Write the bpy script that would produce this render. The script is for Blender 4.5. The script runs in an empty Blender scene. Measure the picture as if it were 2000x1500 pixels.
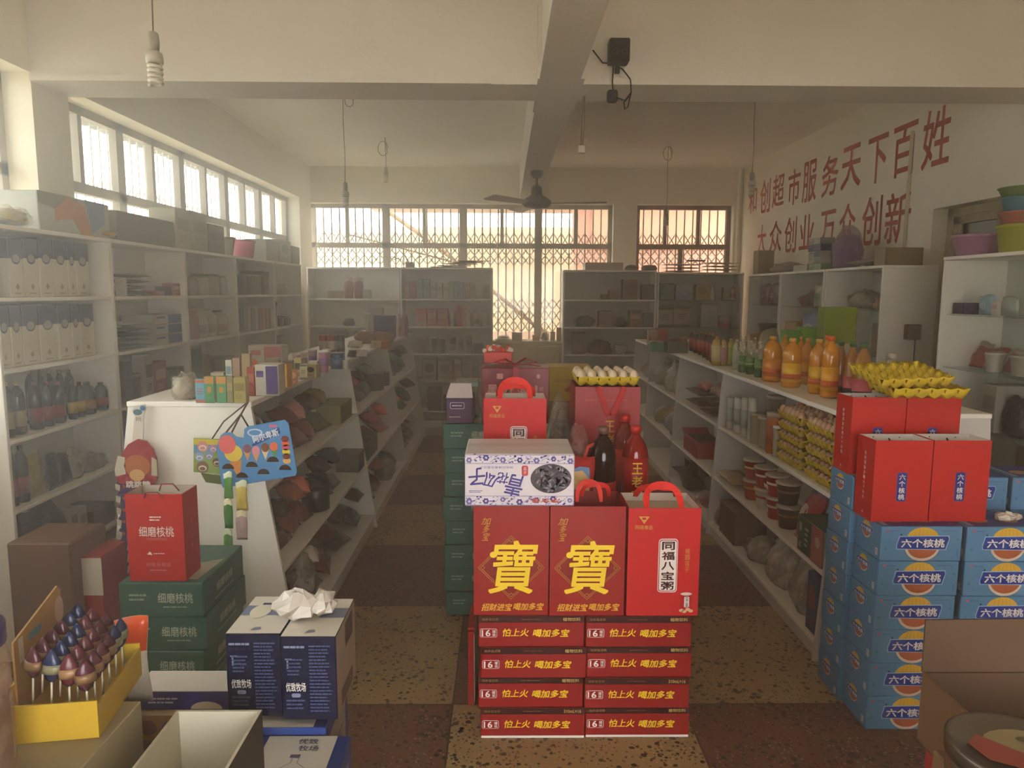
import bpy, math, random
from mathutils import Vector, Matrix, Euler
SC = bpy.context.scene
C = SC.collection
R = math.radians
random.seed(7)

# ---------------------------------------------------------------- camera
FOC, HCAM = 1421.0, 1.6
CR = Euler((R(90 - 7.18), R(-0.25), R(-0.6)), 'XYZ').to_matrix()
cd = bpy.data.cameras.new('camera'); cd.sensor_width = 36; cd.lens = 36 * FOC / 2000
cd.clip_start = 0.02; cd.clip_end = 200
cam = bpy.data.objects.new('camera', cd); C.objects.link(cam)
cam.matrix_world = Matrix.Translation((0, 0, HCAM)) @ CR.to_4x4()
SC.camera = cam
CAM = Vector((0, 0, HCAM))

def at(px, py, x=None, y=None, z=None):
    """The point of the place seen at a photo pixel, on the plane x=, y= or z= (metres)."""
    v = CR @ Vector(((px - 1000) / FOC, -(py - 750) / FOC, -1))
    k = x / v.x if x is not None else (y / v.y if y is not None else (z - HCAM) / v.z)
    return CAM + v * k

# ---------------------------------------------------------------- sky, sun, exposure
W = bpy.data.worlds.new('sky'); SC.world = W; W.use_nodes = True
bg = W.node_tree.nodes['Background']
bg.inputs['Color'].default_value = (1, .99, .975, 1); bg.inputs['Strength'].default_value = 8.5
sl = bpy.data.lights.new('sun', 'SUN'); sl.energy = 30; sl.color = (1, .9, .72); sl.angle = R(1)
sun = bpy.data.objects.new('sun', sl); C.objects.link(sun)
sun.rotation_euler = Vector((0.52, 0.62, -0.6)).to_track_quat('-Z', 'Y').to_euler()
def portal(name, loc, rot, sx, sy):
    l = bpy.data.lights.new(name, 'AREA'); l.shape = 'RECTANGLE'; l.size = sx; l.size_y = sy
    l.cycles.is_portal = True
    o = bpy.data.objects.new(name, l); C.objects.link(o); o.location = loc; o.rotation_euler = rot
portal('portal_left', (-2.62, 6.25, 2.2), (0, R(-90), 0), 1.0, 4.6)
portal('portal_near', (-2.62, 1.6, 1.95), (0, R(-90), 0), 1.5, 4.4)
portal('portal_back', (-.5, 9.28, 1.75), (R(-90), 0, 0), 3.8, 1.8)
portal('portal_back_small', (2.2, 9.28, 1.75), (R(-90), 0, 0), 1.3, 1.8)
portal('portal_front', (0.6, -1.72, 1.1), (R(90), 0, 0), 2.4, 2.2)
vs = SC.view_settings
vs.view_transform = 'Standard'; vs.look = 'None'; vs.exposure = .72; vs.gamma = 1; vs.use_curve_mapping = False
SC.cycles.max_bounces = 7; SC.cycles.diffuse_bounces = 6; SC.cycles.glossy_bounces = 3
SC.cycles.transmission_bounces = 5; SC.cycles.transparent_max_bounces = 14; SC.cycles.volume_bounces = 1
SC.cycles.caustics_reflective = False; SC.cycles.caustics_refractive = False
SC.cycles.sample_clamp_indirect = 6

# ---------------------------------------------------------------- materials
MATS = {}
def lin(h):
    h = h.lstrip('#'); c = [int(h[i:i + 2], 16) / 255 for i in (0, 2, 4)]
    return [x / 12.92 if x <= .04045 else ((x + .055) / 1.055) ** 2.4 for x in c]
def m(hexcol, rough=.55, metal=0, trans=0, alpha=1, var=.07, sc=9, bump=0, emis=0):
    """Painted, printed, plastic or metal surface with slight procedural mottling."""
    key = (hexcol, rough, metal, trans, alpha, var, sc, bump, emis)
    if key in MATS: return MATS[key]
    mt = bpy.data.materials.new('surface_' + hexcol.lstrip('#')); mt.use_nodes = True
    nt = mt.node_tree; b = nt.nodes['Principled BSDF']; c = lin(hexcol)
    b.inputs['Roughness'].default_value = rough; b.inputs['Metallic'].default_value = metal
    b.inputs['Transmission Weight'].default_value = trans; b.inputs['Alpha'].default_value = alpha
    b.inputs['Specular IOR Level'].default_value = .35
    tc = nt.nodes.new('ShaderNodeTexCoord'); n = nt.nodes.new('ShaderNodeTexNoise')
    n.inputs['Scale'].default_value = sc; n.inputs['Detail'].default_value = 3
    nt.links.new(tc.outputs['Object'], n.inputs['Vector'])
    mx = nt.nodes.new('ShaderNodeMix'); mx.data_type = 'RGBA'
    mx.inputs['A'].default_value = [max(0, x * (1 - var)) for x in c] + [1]
    mx.inputs['B'].default_value = [min(1, x * (1 + var)) for x in c] + [1]
    nt.links.new(n.outputs['Fac'], mx.inputs['Factor']); nt.links.new(mx.outputs['Result'], b.inputs['Base Color'])
    if bump:
        n2 = nt.nodes.new('ShaderNodeTexNoise'); n2.inputs['Scale'].default_value = sc * 2.2; n2.inputs['Detail'].default_value = 4
        nt.links.new(tc.outputs['Object'], n2.inputs['Vector'])
        bp = nt.nodes.new('ShaderNodeBump'); bp.inputs['Strength'].default_value = bump; bp.inputs['Distance'].default_value = .02
        nt.links.new(n2.outputs['Fac'], bp.inputs['Height']); nt.links.new(bp.outputs['Normal'], b.inputs['Normal'])
    MATS[key] = mt
    return mt
def clear(hexcol='#ffffff', op=.25, rough=.12, bump=.6, sc=14):
    """Thin clear film: mostly lets light straight through, with crinkled gloss."""
    key = ('clear', hexcol, op, rough, bump, sc)
    if key in MATS: return MATS[key]
    mt = bpy.data.materials.new('clear_film_' + hexcol.lstrip('#')); mt.use_nodes = True; nt = mt.node_tree
    b = nt.nodes['Principled BSDF']; b.inputs['Base Color'].default_value = lin(hexcol) + [1]
    b.inputs['Roughness'].default_value = rough
    tr = nt.nodes.new('ShaderNodeBsdfTransparent'); tr.inputs['Color'].default_value = [.6 + .4 * x for x in lin(hexcol)] + [1]
    mix = nt.nodes.new('ShaderNodeMixShader'); tc = nt.nodes.new('ShaderNodeTexCoord')
    n = nt.nodes.new('ShaderNodeTexNoise'); n.inputs['Scale'].default_value = sc; n.inputs['Detail'].default_value = 5
    nt.links.new(tc.outputs['Object'], n.inputs['Vector'])
    mr = nt.nodes.new('ShaderNodeMapRange'); mr.inputs['From Min'].default_value = .3; mr.inputs['From Max'].default_value = .7
    mr.inputs['To Min'].default_value = op * .4; mr.inputs['To Max'].default_value = min(1, op * 1.6)
    nt.links.new(n.outputs['Fac'], mr.inputs['Value']); nt.links.new(mr.outputs['Result'], mix.inputs['Fac'])
    if bump:
        bp = nt.nodes.new('ShaderNodeBump'); bp.inputs['Strength'].default_value = bump; bp.inputs['Distance'].default_value = .03
        nt.links.new(n.outputs['Fac'], bp.inputs['Height']); nt.links.new(bp.outputs['Normal'], b.inputs['Normal'])
    nt.links.new(tr.outputs[0], mix.inputs[1]); nt.links.new(b.outputs[0], mix.inputs[2])
    nt.links.new(mix.outputs[0], nt.nodes['Material Output'].inputs['Surface'])
    MATS[key] = mt
    return mt
def glassm():
    if 'pane' in MATS: return MATS['pane']
    mt = bpy.data.materials.new('dusty_window_glass'); mt.use_nodes = True; nt = mt.node_tree
    tr = nt.nodes.new('ShaderNodeBsdfTransparent'); tr.inputs['Color'].default_value = (.9, .92, .9, 1)
    gl = nt.nodes.new('ShaderNodeBsdfGlossy'); gl.inputs['Roughness'].default_value = .08
    df = nt.nodes.new('ShaderNodeBsdfTranslucent'); df.inputs['Color'].default_value = (.8, .78, .7, 1)
    fr = nt.nodes.new('ShaderNodeValue'); fr.outputs[0].default_value = .05
    a = nt.nodes.new('ShaderNodeMixShader'); b = nt.nodes.new('ShaderNodeMixShader'); b.inputs['Fac'].default_value = .05
    nt.links.new(fr.outputs[0], a.inputs['Fac']); nt.links.new(tr.outputs[0], a.inputs[1]); nt.links.new(gl.outputs[0], a.inputs[2])
    nt.links.new(a.outputs[0], b.inputs[1]); nt.links.new(df.outputs[0], b.inputs[2])
    nt.links.new(b.outputs[0], nt.nodes['Material Output'].inputs['Surface'])
    MATS['pane'] = mt
    return mt

# ---------------------------------------------------------------- mesh collector
GLY = {}
def glyphs(s, bold):
    bold = min(bold * .6, .03); k = (s, bold)
    if k not in GLY:
        c = bpy.data.curves.new('glyphs', 'FONT'); c.body = s; c.resolution_u = 2
        o = bpy.data.objects.new('glyphs', c); C.objects.link(o)
        dg = bpy.context.evaluated_depsgraph_get()
        me = bpy.data.meshes.new_from_object(o.evaluated_get(dg))
        V, P = [(v.co.x, v.co.y) for v in me.vertices], [tuple(p.vertices) for p in me.polygons]; n = len(V)
        ds = [(0, 0)] if bold < .004 else [(bold * math.cos(a), bold * math.sin(a)) for a in ((.785, 2.356, 3.927, 5.498) if bold < .022 else [.3 + i * .7854 for i in range(8)])]
        GLY[k] = ([(x + e, y + g, q * .11) for q, (e, g) in enumerate(ds) for x, y in V], [tuple(i + q * n for i in p) for q in range(len(ds)) for p in P])
        bpy.data.objects.remove(o); bpy.data.meshes.remove(me); bpy.data.curves.remove(c)
    return GLY[k]

class Fc:
    """A flat face to print on: centre o, right u, up v (unit), width, height."""
    def __init__(s, o, u, v, w, h):
        s.o, s.u, s.v, s.w, s.h = Vector(o), Vector(u), Vector(v), w, h
        s.n = s.u.cross(s.v)
    def p(s, a, b, lay=1):
        return s.o + s.u * a + s.v * b + s.n * (.0006 * lay)

class MB:
    def __init__(s): s.v = []; s.f = []; s.mi = []; s.sm = []; s.mats = []
    def _m(s, mt):
        if isinstance(mt, str): mt = m(mt)
        if mt not in s.mats: s.mats.append(mt)
        return s.mats.index(mt)
    def add(s, vs, fs, mt, smooth=False):
        b = len(s.v); i = s._m(mt); s.v += [tuple(x) for x in vs]
        for f in fs: s.f.append([b + k for k in f]); s.mi.append(i); s.sm.append(smooth)
        return s
    def box(s, x0, x1, y0, y1, z0, z1, mt, c=0, M=None, top=None):
        if c <= 0:
            vs = [(x, y, z) for z in (z0, z1) for y in (y0, y1) for x in (x0, x1)]
            fs = [(0, 2, 3, 1), (4, 5, 7, 6), (0, 1, 5, 4), (2, 6, 7, 3), (0, 4, 6, 2), (1, 3, 7, 5)]
        else:
            lo, hi = (x0, y0, z0), (x1, y1, z1); idx = {}; vs = []
            for i in range(8):
                sg = (i & 1, i >> 1 & 1, i >> 2 & 1)
                for ax in range(3):
                    p = []
                    for k in range(3):
                        e = hi[k] if sg[k] else lo[k]
                        p.append(e if k == ax else e + (-c if sg[k] else c))
                    idx[(sg, ax)] = len(vs); vs.append(tuple(p))
            fs = []
            for ax in range(3):
                o1, o2 = (ax + 1) % 3, (ax + 2) % 3
                for sd in (0, 1):
                    q = []
                    for a, b in ((0, 0), (1, 0), (1, 1), (0, 1)):
                        sg = [0, 0, 0]; sg[ax] = sd; sg[o1] = a; sg[o2] = b
                        q.append(idx[(tuple(sg), ax)])
                    fs.append(tuple(q if sd else q[::-1]))
                for a in (0, 1):
                    for b in (0, 1):
                        s0 = [0, 0, 0]; s0[o1] = a; s0[o2] = b; s1 = list(s0); s1[ax] = 1
                        s0, s1 = tuple(s0), tuple(s1)
                        q = [idx[(s0, o1)], idx[(s1, o1)], idx[(s1, o2)], idx[(s0, o2)]]
                        fs.append(tuple(q[::-1] if a == b else q))
            for i in range(8):
                sg = (i & 1, i >> 1 & 1, i >> 2 & 1)
                t = [idx[(sg, 0)], idx[(sg, 1)], idx[(sg, 2)]]
                fs.append(tuple(t if sum(sg) % 2 else t[::-1]))
        if M is not None: vs = [M @ Vector(v) for v in vs]
        if top is not None:
            s.add(vs, [f for k, f in enumerate(fs) if k != 1], mt); s.add([vs[k] for k in fs[1]], [(0, 1, 2, 3)], top); return s
        return s.add(vs, fs, mt)
    def bar(s, a, b, w, t, mt, up=(0, 0, 1)):
        """Flat rectangular bar from a to b, w wide and t thick (along up x direction / up)."""
        a, b = Vector(a), Vector(b); d = (b - a).normalized(); u = Vector(up)
        sd = d.cross(u)
        sd = sd.normalized() if sd.length > 1e-4 else Vector((1, 0, 0))
        u = sd.cross(d)
        vs = [p + sd * (i * w / 2) + u * (j * t / 2) for p in (a, b) for i, j in ((-1, -1), (1, -1), (1, 1), (-1, 1))]
        return s.add(vs, [(0, 1, 2, 3), (7, 6, 5, 4), (0, 4, 5, 1), (1, 5, 6, 2), (2, 6, 7, 3), (3, 7, 4, 0)], mt)
    def tube(s, pts, r, mt, n=6, caps=True, smooth=True, flat=1.0):
        pts = [Vector(p) for p in pts]; vs = []; k = len(pts)
        rr = r if isinstance(r, (list, tuple)) else [r] * k
        ref = Vector((0.13, 0.31, 0.94)); pn = None
        for i, p in enumerate(pts):
            d = (pts[min(i + 1, k - 1)] - pts[max(i - 1, 0)]).normalized()
            a = (pn - d * pn.dot(d)) if pn is not None else ref.cross(d)
            if a.length < 1e-5: a = Vector((1, 0, 0)).cross(d)
            a.normalize(); pn = a; b = d.cross(a)
            for j in range(n):
                t = 2 * math.pi * j / n
                vs.append(p + (a * math.cos(t) + b * math.sin(t) * flat) * rr[i])
        fs = [(i * n + j, i * n + (j + 1) % n, (i + 1) * n + (j + 1) % n, (i + 1) * n + j) for i in range(k - 1) for j in range(n)]
        if caps: fs += [tuple(range(n - 1, -1, -1)), tuple((k - 1) * n + j for j in range(n))]
        return s.add(vs, fs, mt, smooth)
    def lathe(s, prof, mt, n=16, o=(0, 0, 0), sx=1, sy=1, smooth=True, M=None, sq=0):
        """prof: [(radius, z)] bottom to top; sq > 0 squares the section off."""
        vs = []; o = Vector(o)
        for r, z in prof:
            for j in range(n):
                t = 2 * math.pi * (j + .5) / n; c, d = math.cos(t), math.sin(t)
                k = 1.0
                if sq: k = 1 / max(1e-6, (abs(c) ** (2 + sq * 6) + abs(d) ** (2 + sq * 6)) ** (1 / (2 + sq * 6)))
                p = o + Vector((r * c * k * sx, r * d * k * sy, z))
                vs.append(M @ p if M is not None else p)
        K = len(prof)
        fs = [(i * n + j, i * n + (j + 1) % n, (i + 1) * n + (j + 1) % n, (i + 1) * n + j) for i in range(K - 1) for j in range(n)]
        if prof[0][0] > 1e-5: fs.append(tuple(range(n - 1, -1, -1)))
        if prof[-1][0] > 1e-5: fs.append(tuple((K - 1) * n + j for j in range(n)))
        return s.add(vs, fs, mt, smooth)
    def blob(s, a, b, c, mt, seed=0, amp=.16, n=14, k=9, o=(0, 0, 0), flat=True, pinch=0):
        """Lumpy soft body a x b x c (full sizes) resting on z=0."""
        rnd = random.Random(seed); ph = [(rnd.uniform(1.5, 4.5), rnd.uniform(0, 6.3), rnd.uniform(1.5, 4), rnd.uniform(0, 6.3)) for _ in range(5)]
        vs = []; o = Vector(o)
        for i in range(k + 1):
            th = math.pi * i / k
            for j in range(n):
                p = 2 * math.pi * j / n
                x, y, z = math.sin(th) * math.cos(p), math.sin(th) * math.sin(p), -math.cos(th)
                x = math.copysign(abs(x) ** .8, x); y = math.copysign(abs(y) ** .8, y)
                d = 1 + amp * sum(math.sin(f * x * 1.7 + q) * math.cos(g * (y + z) * 1.6 + h) for f, q, g, h in ph) / 1.7
                zz = z * (d if z > 0 else 1)
                if pinch and z > 0: x *= 1 - pinch * z * z; y *= 1 - pinch * z * z
                if flat and zz < -.62: zz = -.62
                vs.append(o + Vector((x * d * a / 2, y * d * b / 2, (zz + (.62 if flat else 1)) * c / (1.62 if flat else 2))))
        lo = [min(v[q] for v in vs) for q in range(3)]; hi = [max(v[q] for v in vs) for q in range(3)]
        vs = [(o.x + ((v[0] - lo[0]) / (hi[0] - lo[0]) - .5) * a, o.y + ((v[1] - lo[1]) / (hi[1] - lo[1]) - .5) * b, o.z + (v[2] - lo[2]) / (hi[2] - lo[2]) * c) for v in vs]
        fs = [(i * n + j, i * n + (j + 1) % n, (i + 1) * n + (j + 1) % n, (i + 1) * n + j) for i in range(k) for j in range(n)]
        return s.add(vs, fs, mt, True)
    def pouch(s, w, h, t, mt, seed=0, M=None, mt2=None, band=.28):
        """Pillow pack w x h standing in the xz plane, t thick, crimped ends."""
        rnd = random.Random(seed); nx, nz = 8, 10; a, b, e = rnd.uniform(0, 6), rnd.uniform(0, 6), rnd.uniform(.6, 1)
        vs = []
        for sd in (-1, 1):
            for i in range(nz + 1):
                for j in range(nx + 1):
                    x, z = j / nx, i / nz
                    k = (math.sin(math.pi * x) ** .5) * (max(0, math.sin(math.pi * min(1, max(0, (z - .06) / .88)))) ** .5)
                    k *= 1 + .3 * math.sin(11 * x + a) * math.sin(9 * z + b) + .15 * math.sin(23 * x + 2 * b) * math.sin(19 * z + a)
                    p = Vector(((x - .5) * w * (1 - .06 * k + .05 * math.sin(6 * z + a + 2 * b)), sd * (t / 2 * k * e + .0012), z * h * (1 + .05 * math.sin(5 * x + b))))
                    vs.append(M @ p if M is not None else p)
        q = (nx + 1) * (nz + 1); fs = []; f2 = []
        for sd in (0, 1):
            for i in range(nz):
                for j in range(nx):
                    l = sd * q + i * (nx + 1) + j; f = (l, l + 1, l + nx + 2, l + nx + 1)
                    (f2 if mt2 is not None and i / nz > 1 - band else fs).append(f if sd == 0 else f[::-1])
        ring = [j for j in range(nx + 1)] + [i * (nx + 1) + nx for i in range(1, nz + 1)] + [nz * (nx + 1) + j for j in range(nx - 1, -1, -1)] + [i * (nx + 1) for i in range(nz - 1, 0, -1)]
        for i in range(len(ring)):
            u, v = ring[i], ring[(i + 1) % len(ring)]; fs.append((v, u, u + q, v + q))
        b0 = len(s.v); s.add(vs, fs, mt, True)
        if f2:
            i2 = s._m(mt2)
            for f in f2: s.f.append([b0 + k for k in f]); s.mi.append(i2); s.sm.append(True)
        return s
    # ---- printing on a face
    def rect(s, F, cx, cy, w, h, mt, lay=1):
        return s.add([F.p(cx + i * w / 2, cy + j * h / 2, lay) for i, j in ((-1, -1), (1, -1), (1, 1), (-1, 1))], [(0, 1, 2, 3)], mt)
    def rrect(s, F, cx, cy, w, h, r, mt, lay=1):
        pts = []
        for qx, qy, a0 in ((1, 1, 0), (-1, 1, 90), (-1, -1, 180), (1, -1, 270)):
            for k in range(5):
                t = R(a0 + 22.5 * k); pts.append((cx + qx * (w / 2 - r) + r * math.cos(t), cy + qy * (h / 2 - r) + r * math.sin(t)))
        return s.poly(F, pts, mt, lay)
    def poly(s, F, pts, mt, lay=1):
        return s.add([F.p(a, b, lay) for a, b in pts], [tuple(range(len(pts)))], mt)
    def ell(s, F, cx, cy, w, h, mt, lay=1, n=18, a0=0, a1=360):
        pts = [(cx + w / 2 * math.cos(R(a0 + (a1 - a0) * i / n)), cy + h / 2 * math.sin(R(a0 + (a1 - a0) * i / n))) for i in range(n + (a1 - a0 < 360))]
        return s.poly(F, pts, mt, lay)
    def line(s, F, pts, w, mt, lay=1):
        for (a, b), (c, d) in zip(pts, pts[1:]):
            L = math.hypot(c - a, d - b) or 1; nx, ny = -(d - b) / L * w / 2, (c - a) / L * w / 2
            s.add([F.p(a + nx, b + ny, lay), F.p(a - nx, b - ny, lay), F.p(c - nx, d - ny, lay), F.p(c + nx, d + ny, lay)], [(0, 1, 2, 3)], mt)
        return s
    def txt(s, F, st, cx, cy, h, mt, bold=.02, w=None, shear=0, lay=2, rot=0):
        """Lettering centred at (cx, cy), h tall, stretched to width w."""
        vs, fs = glyphs(st, bold)
        if not vs: return s
        xs = [a for a, b, c in vs]; ys = [b for a, b, c in vs]
        x0, x1, y0, y1 = min(xs), max(xs), min(ys), max(ys); k = h / (y1 - y0); kx = w / (x1 - x0) if w else k
        cr, sr = math.cos(R(rot)), math.sin(R(rot)); out = []
        for a, b, c in vs:
            p = (a - (x0 + x1) / 2) * kx + shear * (b - (y0 + y1) / 2) * k; q = (b - (y0 + y1) / 2) * k
            out.append(F.p(cx + p * cr - q * sr, cy + p * sr + q * cr, lay + c))
        return s.add(out, fs, mt)
    def vtxt(s, F, st, cx, cy, step, h, mt, bold=.02, w=None, lay=2):
        for i, ch in enumerate(st): s.txt(F, ch, cx, cy - (i - (len(st) - 1) / 2) * step, h, mt, bold, w or h, 0, lay)
        return s
    def mesh(s, name):
        me = bpy.data.meshes.new(name); me.from_pydata(s.v, [], s.f)
        for x in s.mats: me.materials.append(x)
        me.polygons.foreach_set('material_index', s.mi); me.polygons.foreach_set('use_smooth', s.sm)
        me.update(); return me
    def build(s, name, parent=None, loc=None, rz=0, label=None):
        o = bpy.data.objects.new(name, s.mesh(name)); C.objects.link(o)
        if parent is not None: o.parent = parent
        if loc is not None: o.location = loc
        if rz: o.rotation_euler = (0, 0, R(rz))
        if label: o['label'] = label
        return o

def fit(label):
    """Trim articles until a label has at most 16 words."""
    for a, c in ((' from the ', ' from '), (' of the ', ' of '), (' on the ', ' on '), (' in the ', ' in '), (' the ', ' ')):
        while label and len(label.split()) > 16 and a in label: label = label.replace(a, c, 1)
    return label
def tag(o, label, cat, group=None, kind=None):
    if label: o['label'] = fit(label)
    if cat: o['category'] = cat
    if group: o['group'] = group
    if kind: o['kind'] = kind
    return o
def thing(name, label, cat, loc=(0, 0, 0), rz=0, group=None):
    o = bpy.data.objects.new(name, None); C.objects.link(o); o.location = loc; o.rotation_euler = (0, 0, R(rz))
    o.empty_display_size = .05
    return tag(o, label, cat, group)
def copy_thing(src, loc, rz=0, label=None, group=None):
    def rec(o, par):
        c = o.copy(); C.objects.link(c); c.parent = par
        for ch in o.children: rec(ch, c)
        return c
    c = rec(src, None); c.location = loc; c.rotation_euler = (0, 0, R(rz))
    if label: c['label'] = fit(label)
    if group: c['group'] = group
    return c
ORD = 'first second third fourth fifth sixth seventh eighth ninth tenth eleventh twelfth'.split()
def struct(mb, name, label=None, parent=None):
    o = mb.build(name, parent)
    if parent is None: o['kind'] = 'structure'
    if label: o['label'] = label
    return o
# ================================================================ the room
XL, XR, YB, YF, ZC = -2.35, 2.9, 9.05, -1.6, 3.1
def plaster(name, h1, h2, sc=1.2, bump=.15):
    mt = bpy.data.materials.new(name); mt.use_nodes = True; nt = mt.node_tree; b = nt.nodes['Principled BSDF']
    tc = nt.nodes.new('ShaderNodeTexCoord'); n = nt.nodes.new('ShaderNodeTexNoise'); n.inputs['Scale'].default_value = sc; n.inputs['Detail'].default_value = 6
    cr = nt.nodes.new('ShaderNodeValToRGB'); cr.color_ramp.elements[0].position = .3; cr.color_ramp.elements[1].position = .7
    cr.color_ramp.elements[0].color = lin(h1) + [1]; cr.color_ramp.elements[1].color = lin(h2) + [1]
    nt.links.new(tc.outputs['Object'], n.inputs['Vector']); nt.links.new(n.outputs['Fac'], cr.inputs['Fac']); nt.links.new(cr.outputs['Color'], b.inputs['Base Color'])
    b.inputs['Roughness'].default_value = .9; b.inputs['Specular IOR Level'].default_value = .15
    n2 = nt.nodes.new('ShaderNodeTexNoise'); n2.inputs['Scale'].default_value = 40
    bp = nt.nodes.new('ShaderNodeBump'); bp.inputs['Strength'].default_value = bump; bp.inputs['Distance'].default_value = .01
    nt.links.new(tc.outputs['Object'], n2.inputs['Vector']); nt.links.new(n2.outputs['Fac'], bp.inputs['Height']); nt.links.new(bp.outputs['Normal'], b.inputs['Normal'])
    return mt
PLA = plaster('cream_wall_plaster', '#e9e1cb', '#f0e9d6')
CEI = plaster('ceiling_plaster', '#e6e0d2', '#ece7db')
BEA = plaster('beam_plaster', '#d8d0c3', '#dfd8cc')

def floor_mat():
    mt = bpy.data.materials.new('terrazzo_floor_tiles'); mt.use_nodes = True; nt = mt.node_tree; b = nt.nodes['Principled BSDF']
    L = nt.links.new; N = nt.nodes.new
    tc = N('ShaderNodeTexCoord'); mp = N('ShaderNodeMapping'); mp.inputs['Location'].default_value = (.2 / .9 + 20, -2.666 / .9 + 20, .5)
    mp.inputs['Scale'].default_value = (1 / .9, 1 / .9, 0); L(tc.outputs['Object'], mp.inputs['Vector'])
    ck = N('ShaderNodeTexChecker'); ck.inputs['Scale'].default_value = 1; L(mp.outputs['Vector'], ck.inputs['Vector'])
    ck.inputs['Color1'].default_value = lin('#b3976a') + [1]; ck.inputs['Color2'].default_value = lin('#7d5747') + [1]
    n1 = N('ShaderNodeTexNoise'); n1.inputs['Scale'].default_value = 2.2; n1.inputs['Detail'].default_value = 6; L(tc.outputs['Object'], n1.inputs['Vector'])
    mx = N('ShaderNodeMix'); mx.data_type = 'RGBA'; mx.blend_type = 'MULTIPLY'; mx.inputs['Factor'].default_value = .55
    r1 = N('ShaderNodeValToRGB'); r1.color_ramp.elements[0].position = .3; r1.color_ramp.elements[0].color = (.55, .5, .46, 1); r1.color_ramp.elements[1].position = .65
    L(n1.outputs['Fac'], r1.inputs['Fac']); L(ck.outputs['Color'], mx.inputs['A']); L(r1.outputs['Color'], mx.inputs['B'])
    cur = mx.outputs['Result']
    for sc, thr, col, fac in ((30, .13, (.035, .025, .02, 1), 1.1), (58, .13, (.05, .03, .025, 1), .9), (50, .09, (.62, .52, .38, 1), .5)):
        v = N('ShaderNodeTexVoronoi'); v.inputs['Scale'].default_value = sc; v.inputs['Randomness'].default_value = 1; L(tc.outputs['Object'], v.inputs['Vector'])
        nz = N('ShaderNodeTexNoise'); nz.inputs['Scale'].default_value = 5.3; nz.inputs['Detail'].default_value = 2; L(tc.outputs['Object'], nz.inputs['Vector'])
        ad = N('ShaderNodeMath'); ad.operation = 'MULTIPLY'; ad.inputs[1].default_value = thr * 4; L(nz.outputs['Fac'], ad.inputs[0])
        lt = N('ShaderNodeMath'); lt.operation = 'LESS_THAN'; L(v.outputs['Distance'], lt.inputs[0]); L(ad.outputs[0], lt.inputs[1])
        ml = N('ShaderNodeMath'); ml.operation = 'MULTIPLY'; ml.inputs[1].default_value = fac * .75; L(lt.outputs[0], ml.inputs[0])
        q = N('ShaderNodeMix'); q.data_type = 'RGBA'; q.inputs['B'].default_value = col; L(ml.outputs[0], q.inputs['Factor']); L(cur, q.inputs['A']); cur = q.outputs['Result']
    sep = N('ShaderNodeSeparateXYZ'); L(mp.outputs['Vector'], sep.inputs[0]); gs = []
    for ax in ('X', 'Y'):
        fr = N('ShaderNodeMath'); fr.operation = 'FRACT'; L(sep.outputs[ax], fr.inputs[0])
        pp = N('ShaderNodeMath'); pp.operation = 'LESS_THAN'; pp.inputs[1].default_value = .008; L(fr.outputs[0], pp.inputs[0]); gs.append(pp)
    mxx = N('ShaderNodeMath'); mxx.operation = 'MAXIMUM'; L(gs[0].outputs[0], mxx.inputs[0]); L(gs[1].outputs[0], mxx.inputs[1])
    q = N('ShaderNodeMix'); q.data_type = 'RGBA'; q.inputs['B'].default_value = lin('#5a4634') + [1]; L(mxx.outputs[0], q.inputs['Factor']); L(cur, q.inputs['A'])
    L(q.outputs['Result'], b.inputs['Base Color'])
    rr = N('ShaderNodeMapRange'); rr.inputs['To Min'].default_value = .32; rr.inputs['To Max'].default_value = .6; L(n1.outputs['Fac'], rr.inputs['Value']); L(rr.outputs['Result'], b.inputs['Roughness'])
    b.inputs['Specular IOR Level'].default_value = .35
    return mt
b = MB(); b.box(XL - .3, XR + .3, YF - .3, YB + .3, -.12, 0, floor_mat()); struct(b, 'floor')
b = MB(); b.box(XL - .3, XR + .3, YF - .3, YB + .3, ZC, ZC + .15, CEI); struct(b, 'ceiling')
# down-stand beams with thin plaster ridges along their feet
BZ, BY0, BY1, BX0, BX1 = 2.63, 3.79, 4.1, .18, .37
b = MB(); b.box(XL, XR, BY0, BY1, BZ, ZC - .002, BEA); b.box(XL, BX0 - .25, BY0 - .012, BY0, BZ, BZ + .03, BEA); b.box(BX1, XR, BY0 - .012, BY0, BZ, BZ + .03, BEA)
struct(b, 'trim_1', 'downstand beam running across the ceiling')
b = MB()
for a, c in ((YF, BY0 - .1), (BY1 + .25, YB)):
    b.box(BX0, BX1, a, c, BZ + .001, ZC - .002, BEA); b.box(BX0 - .012, BX0, a, c, BZ, BZ + .028, BEA)
b.box(BX0 - .02, BX1 + .02, BY0 - .1, BY0, BZ + .0005, ZC - .002, BEA); b.box(BX0 - .02, BX1 + .02, BY1, BY1 + .25, BZ + .0005, ZC - .002, BEA)
struct(b, 'trim_2', 'downstand beam running along the ceiling to the back wall')
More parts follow.
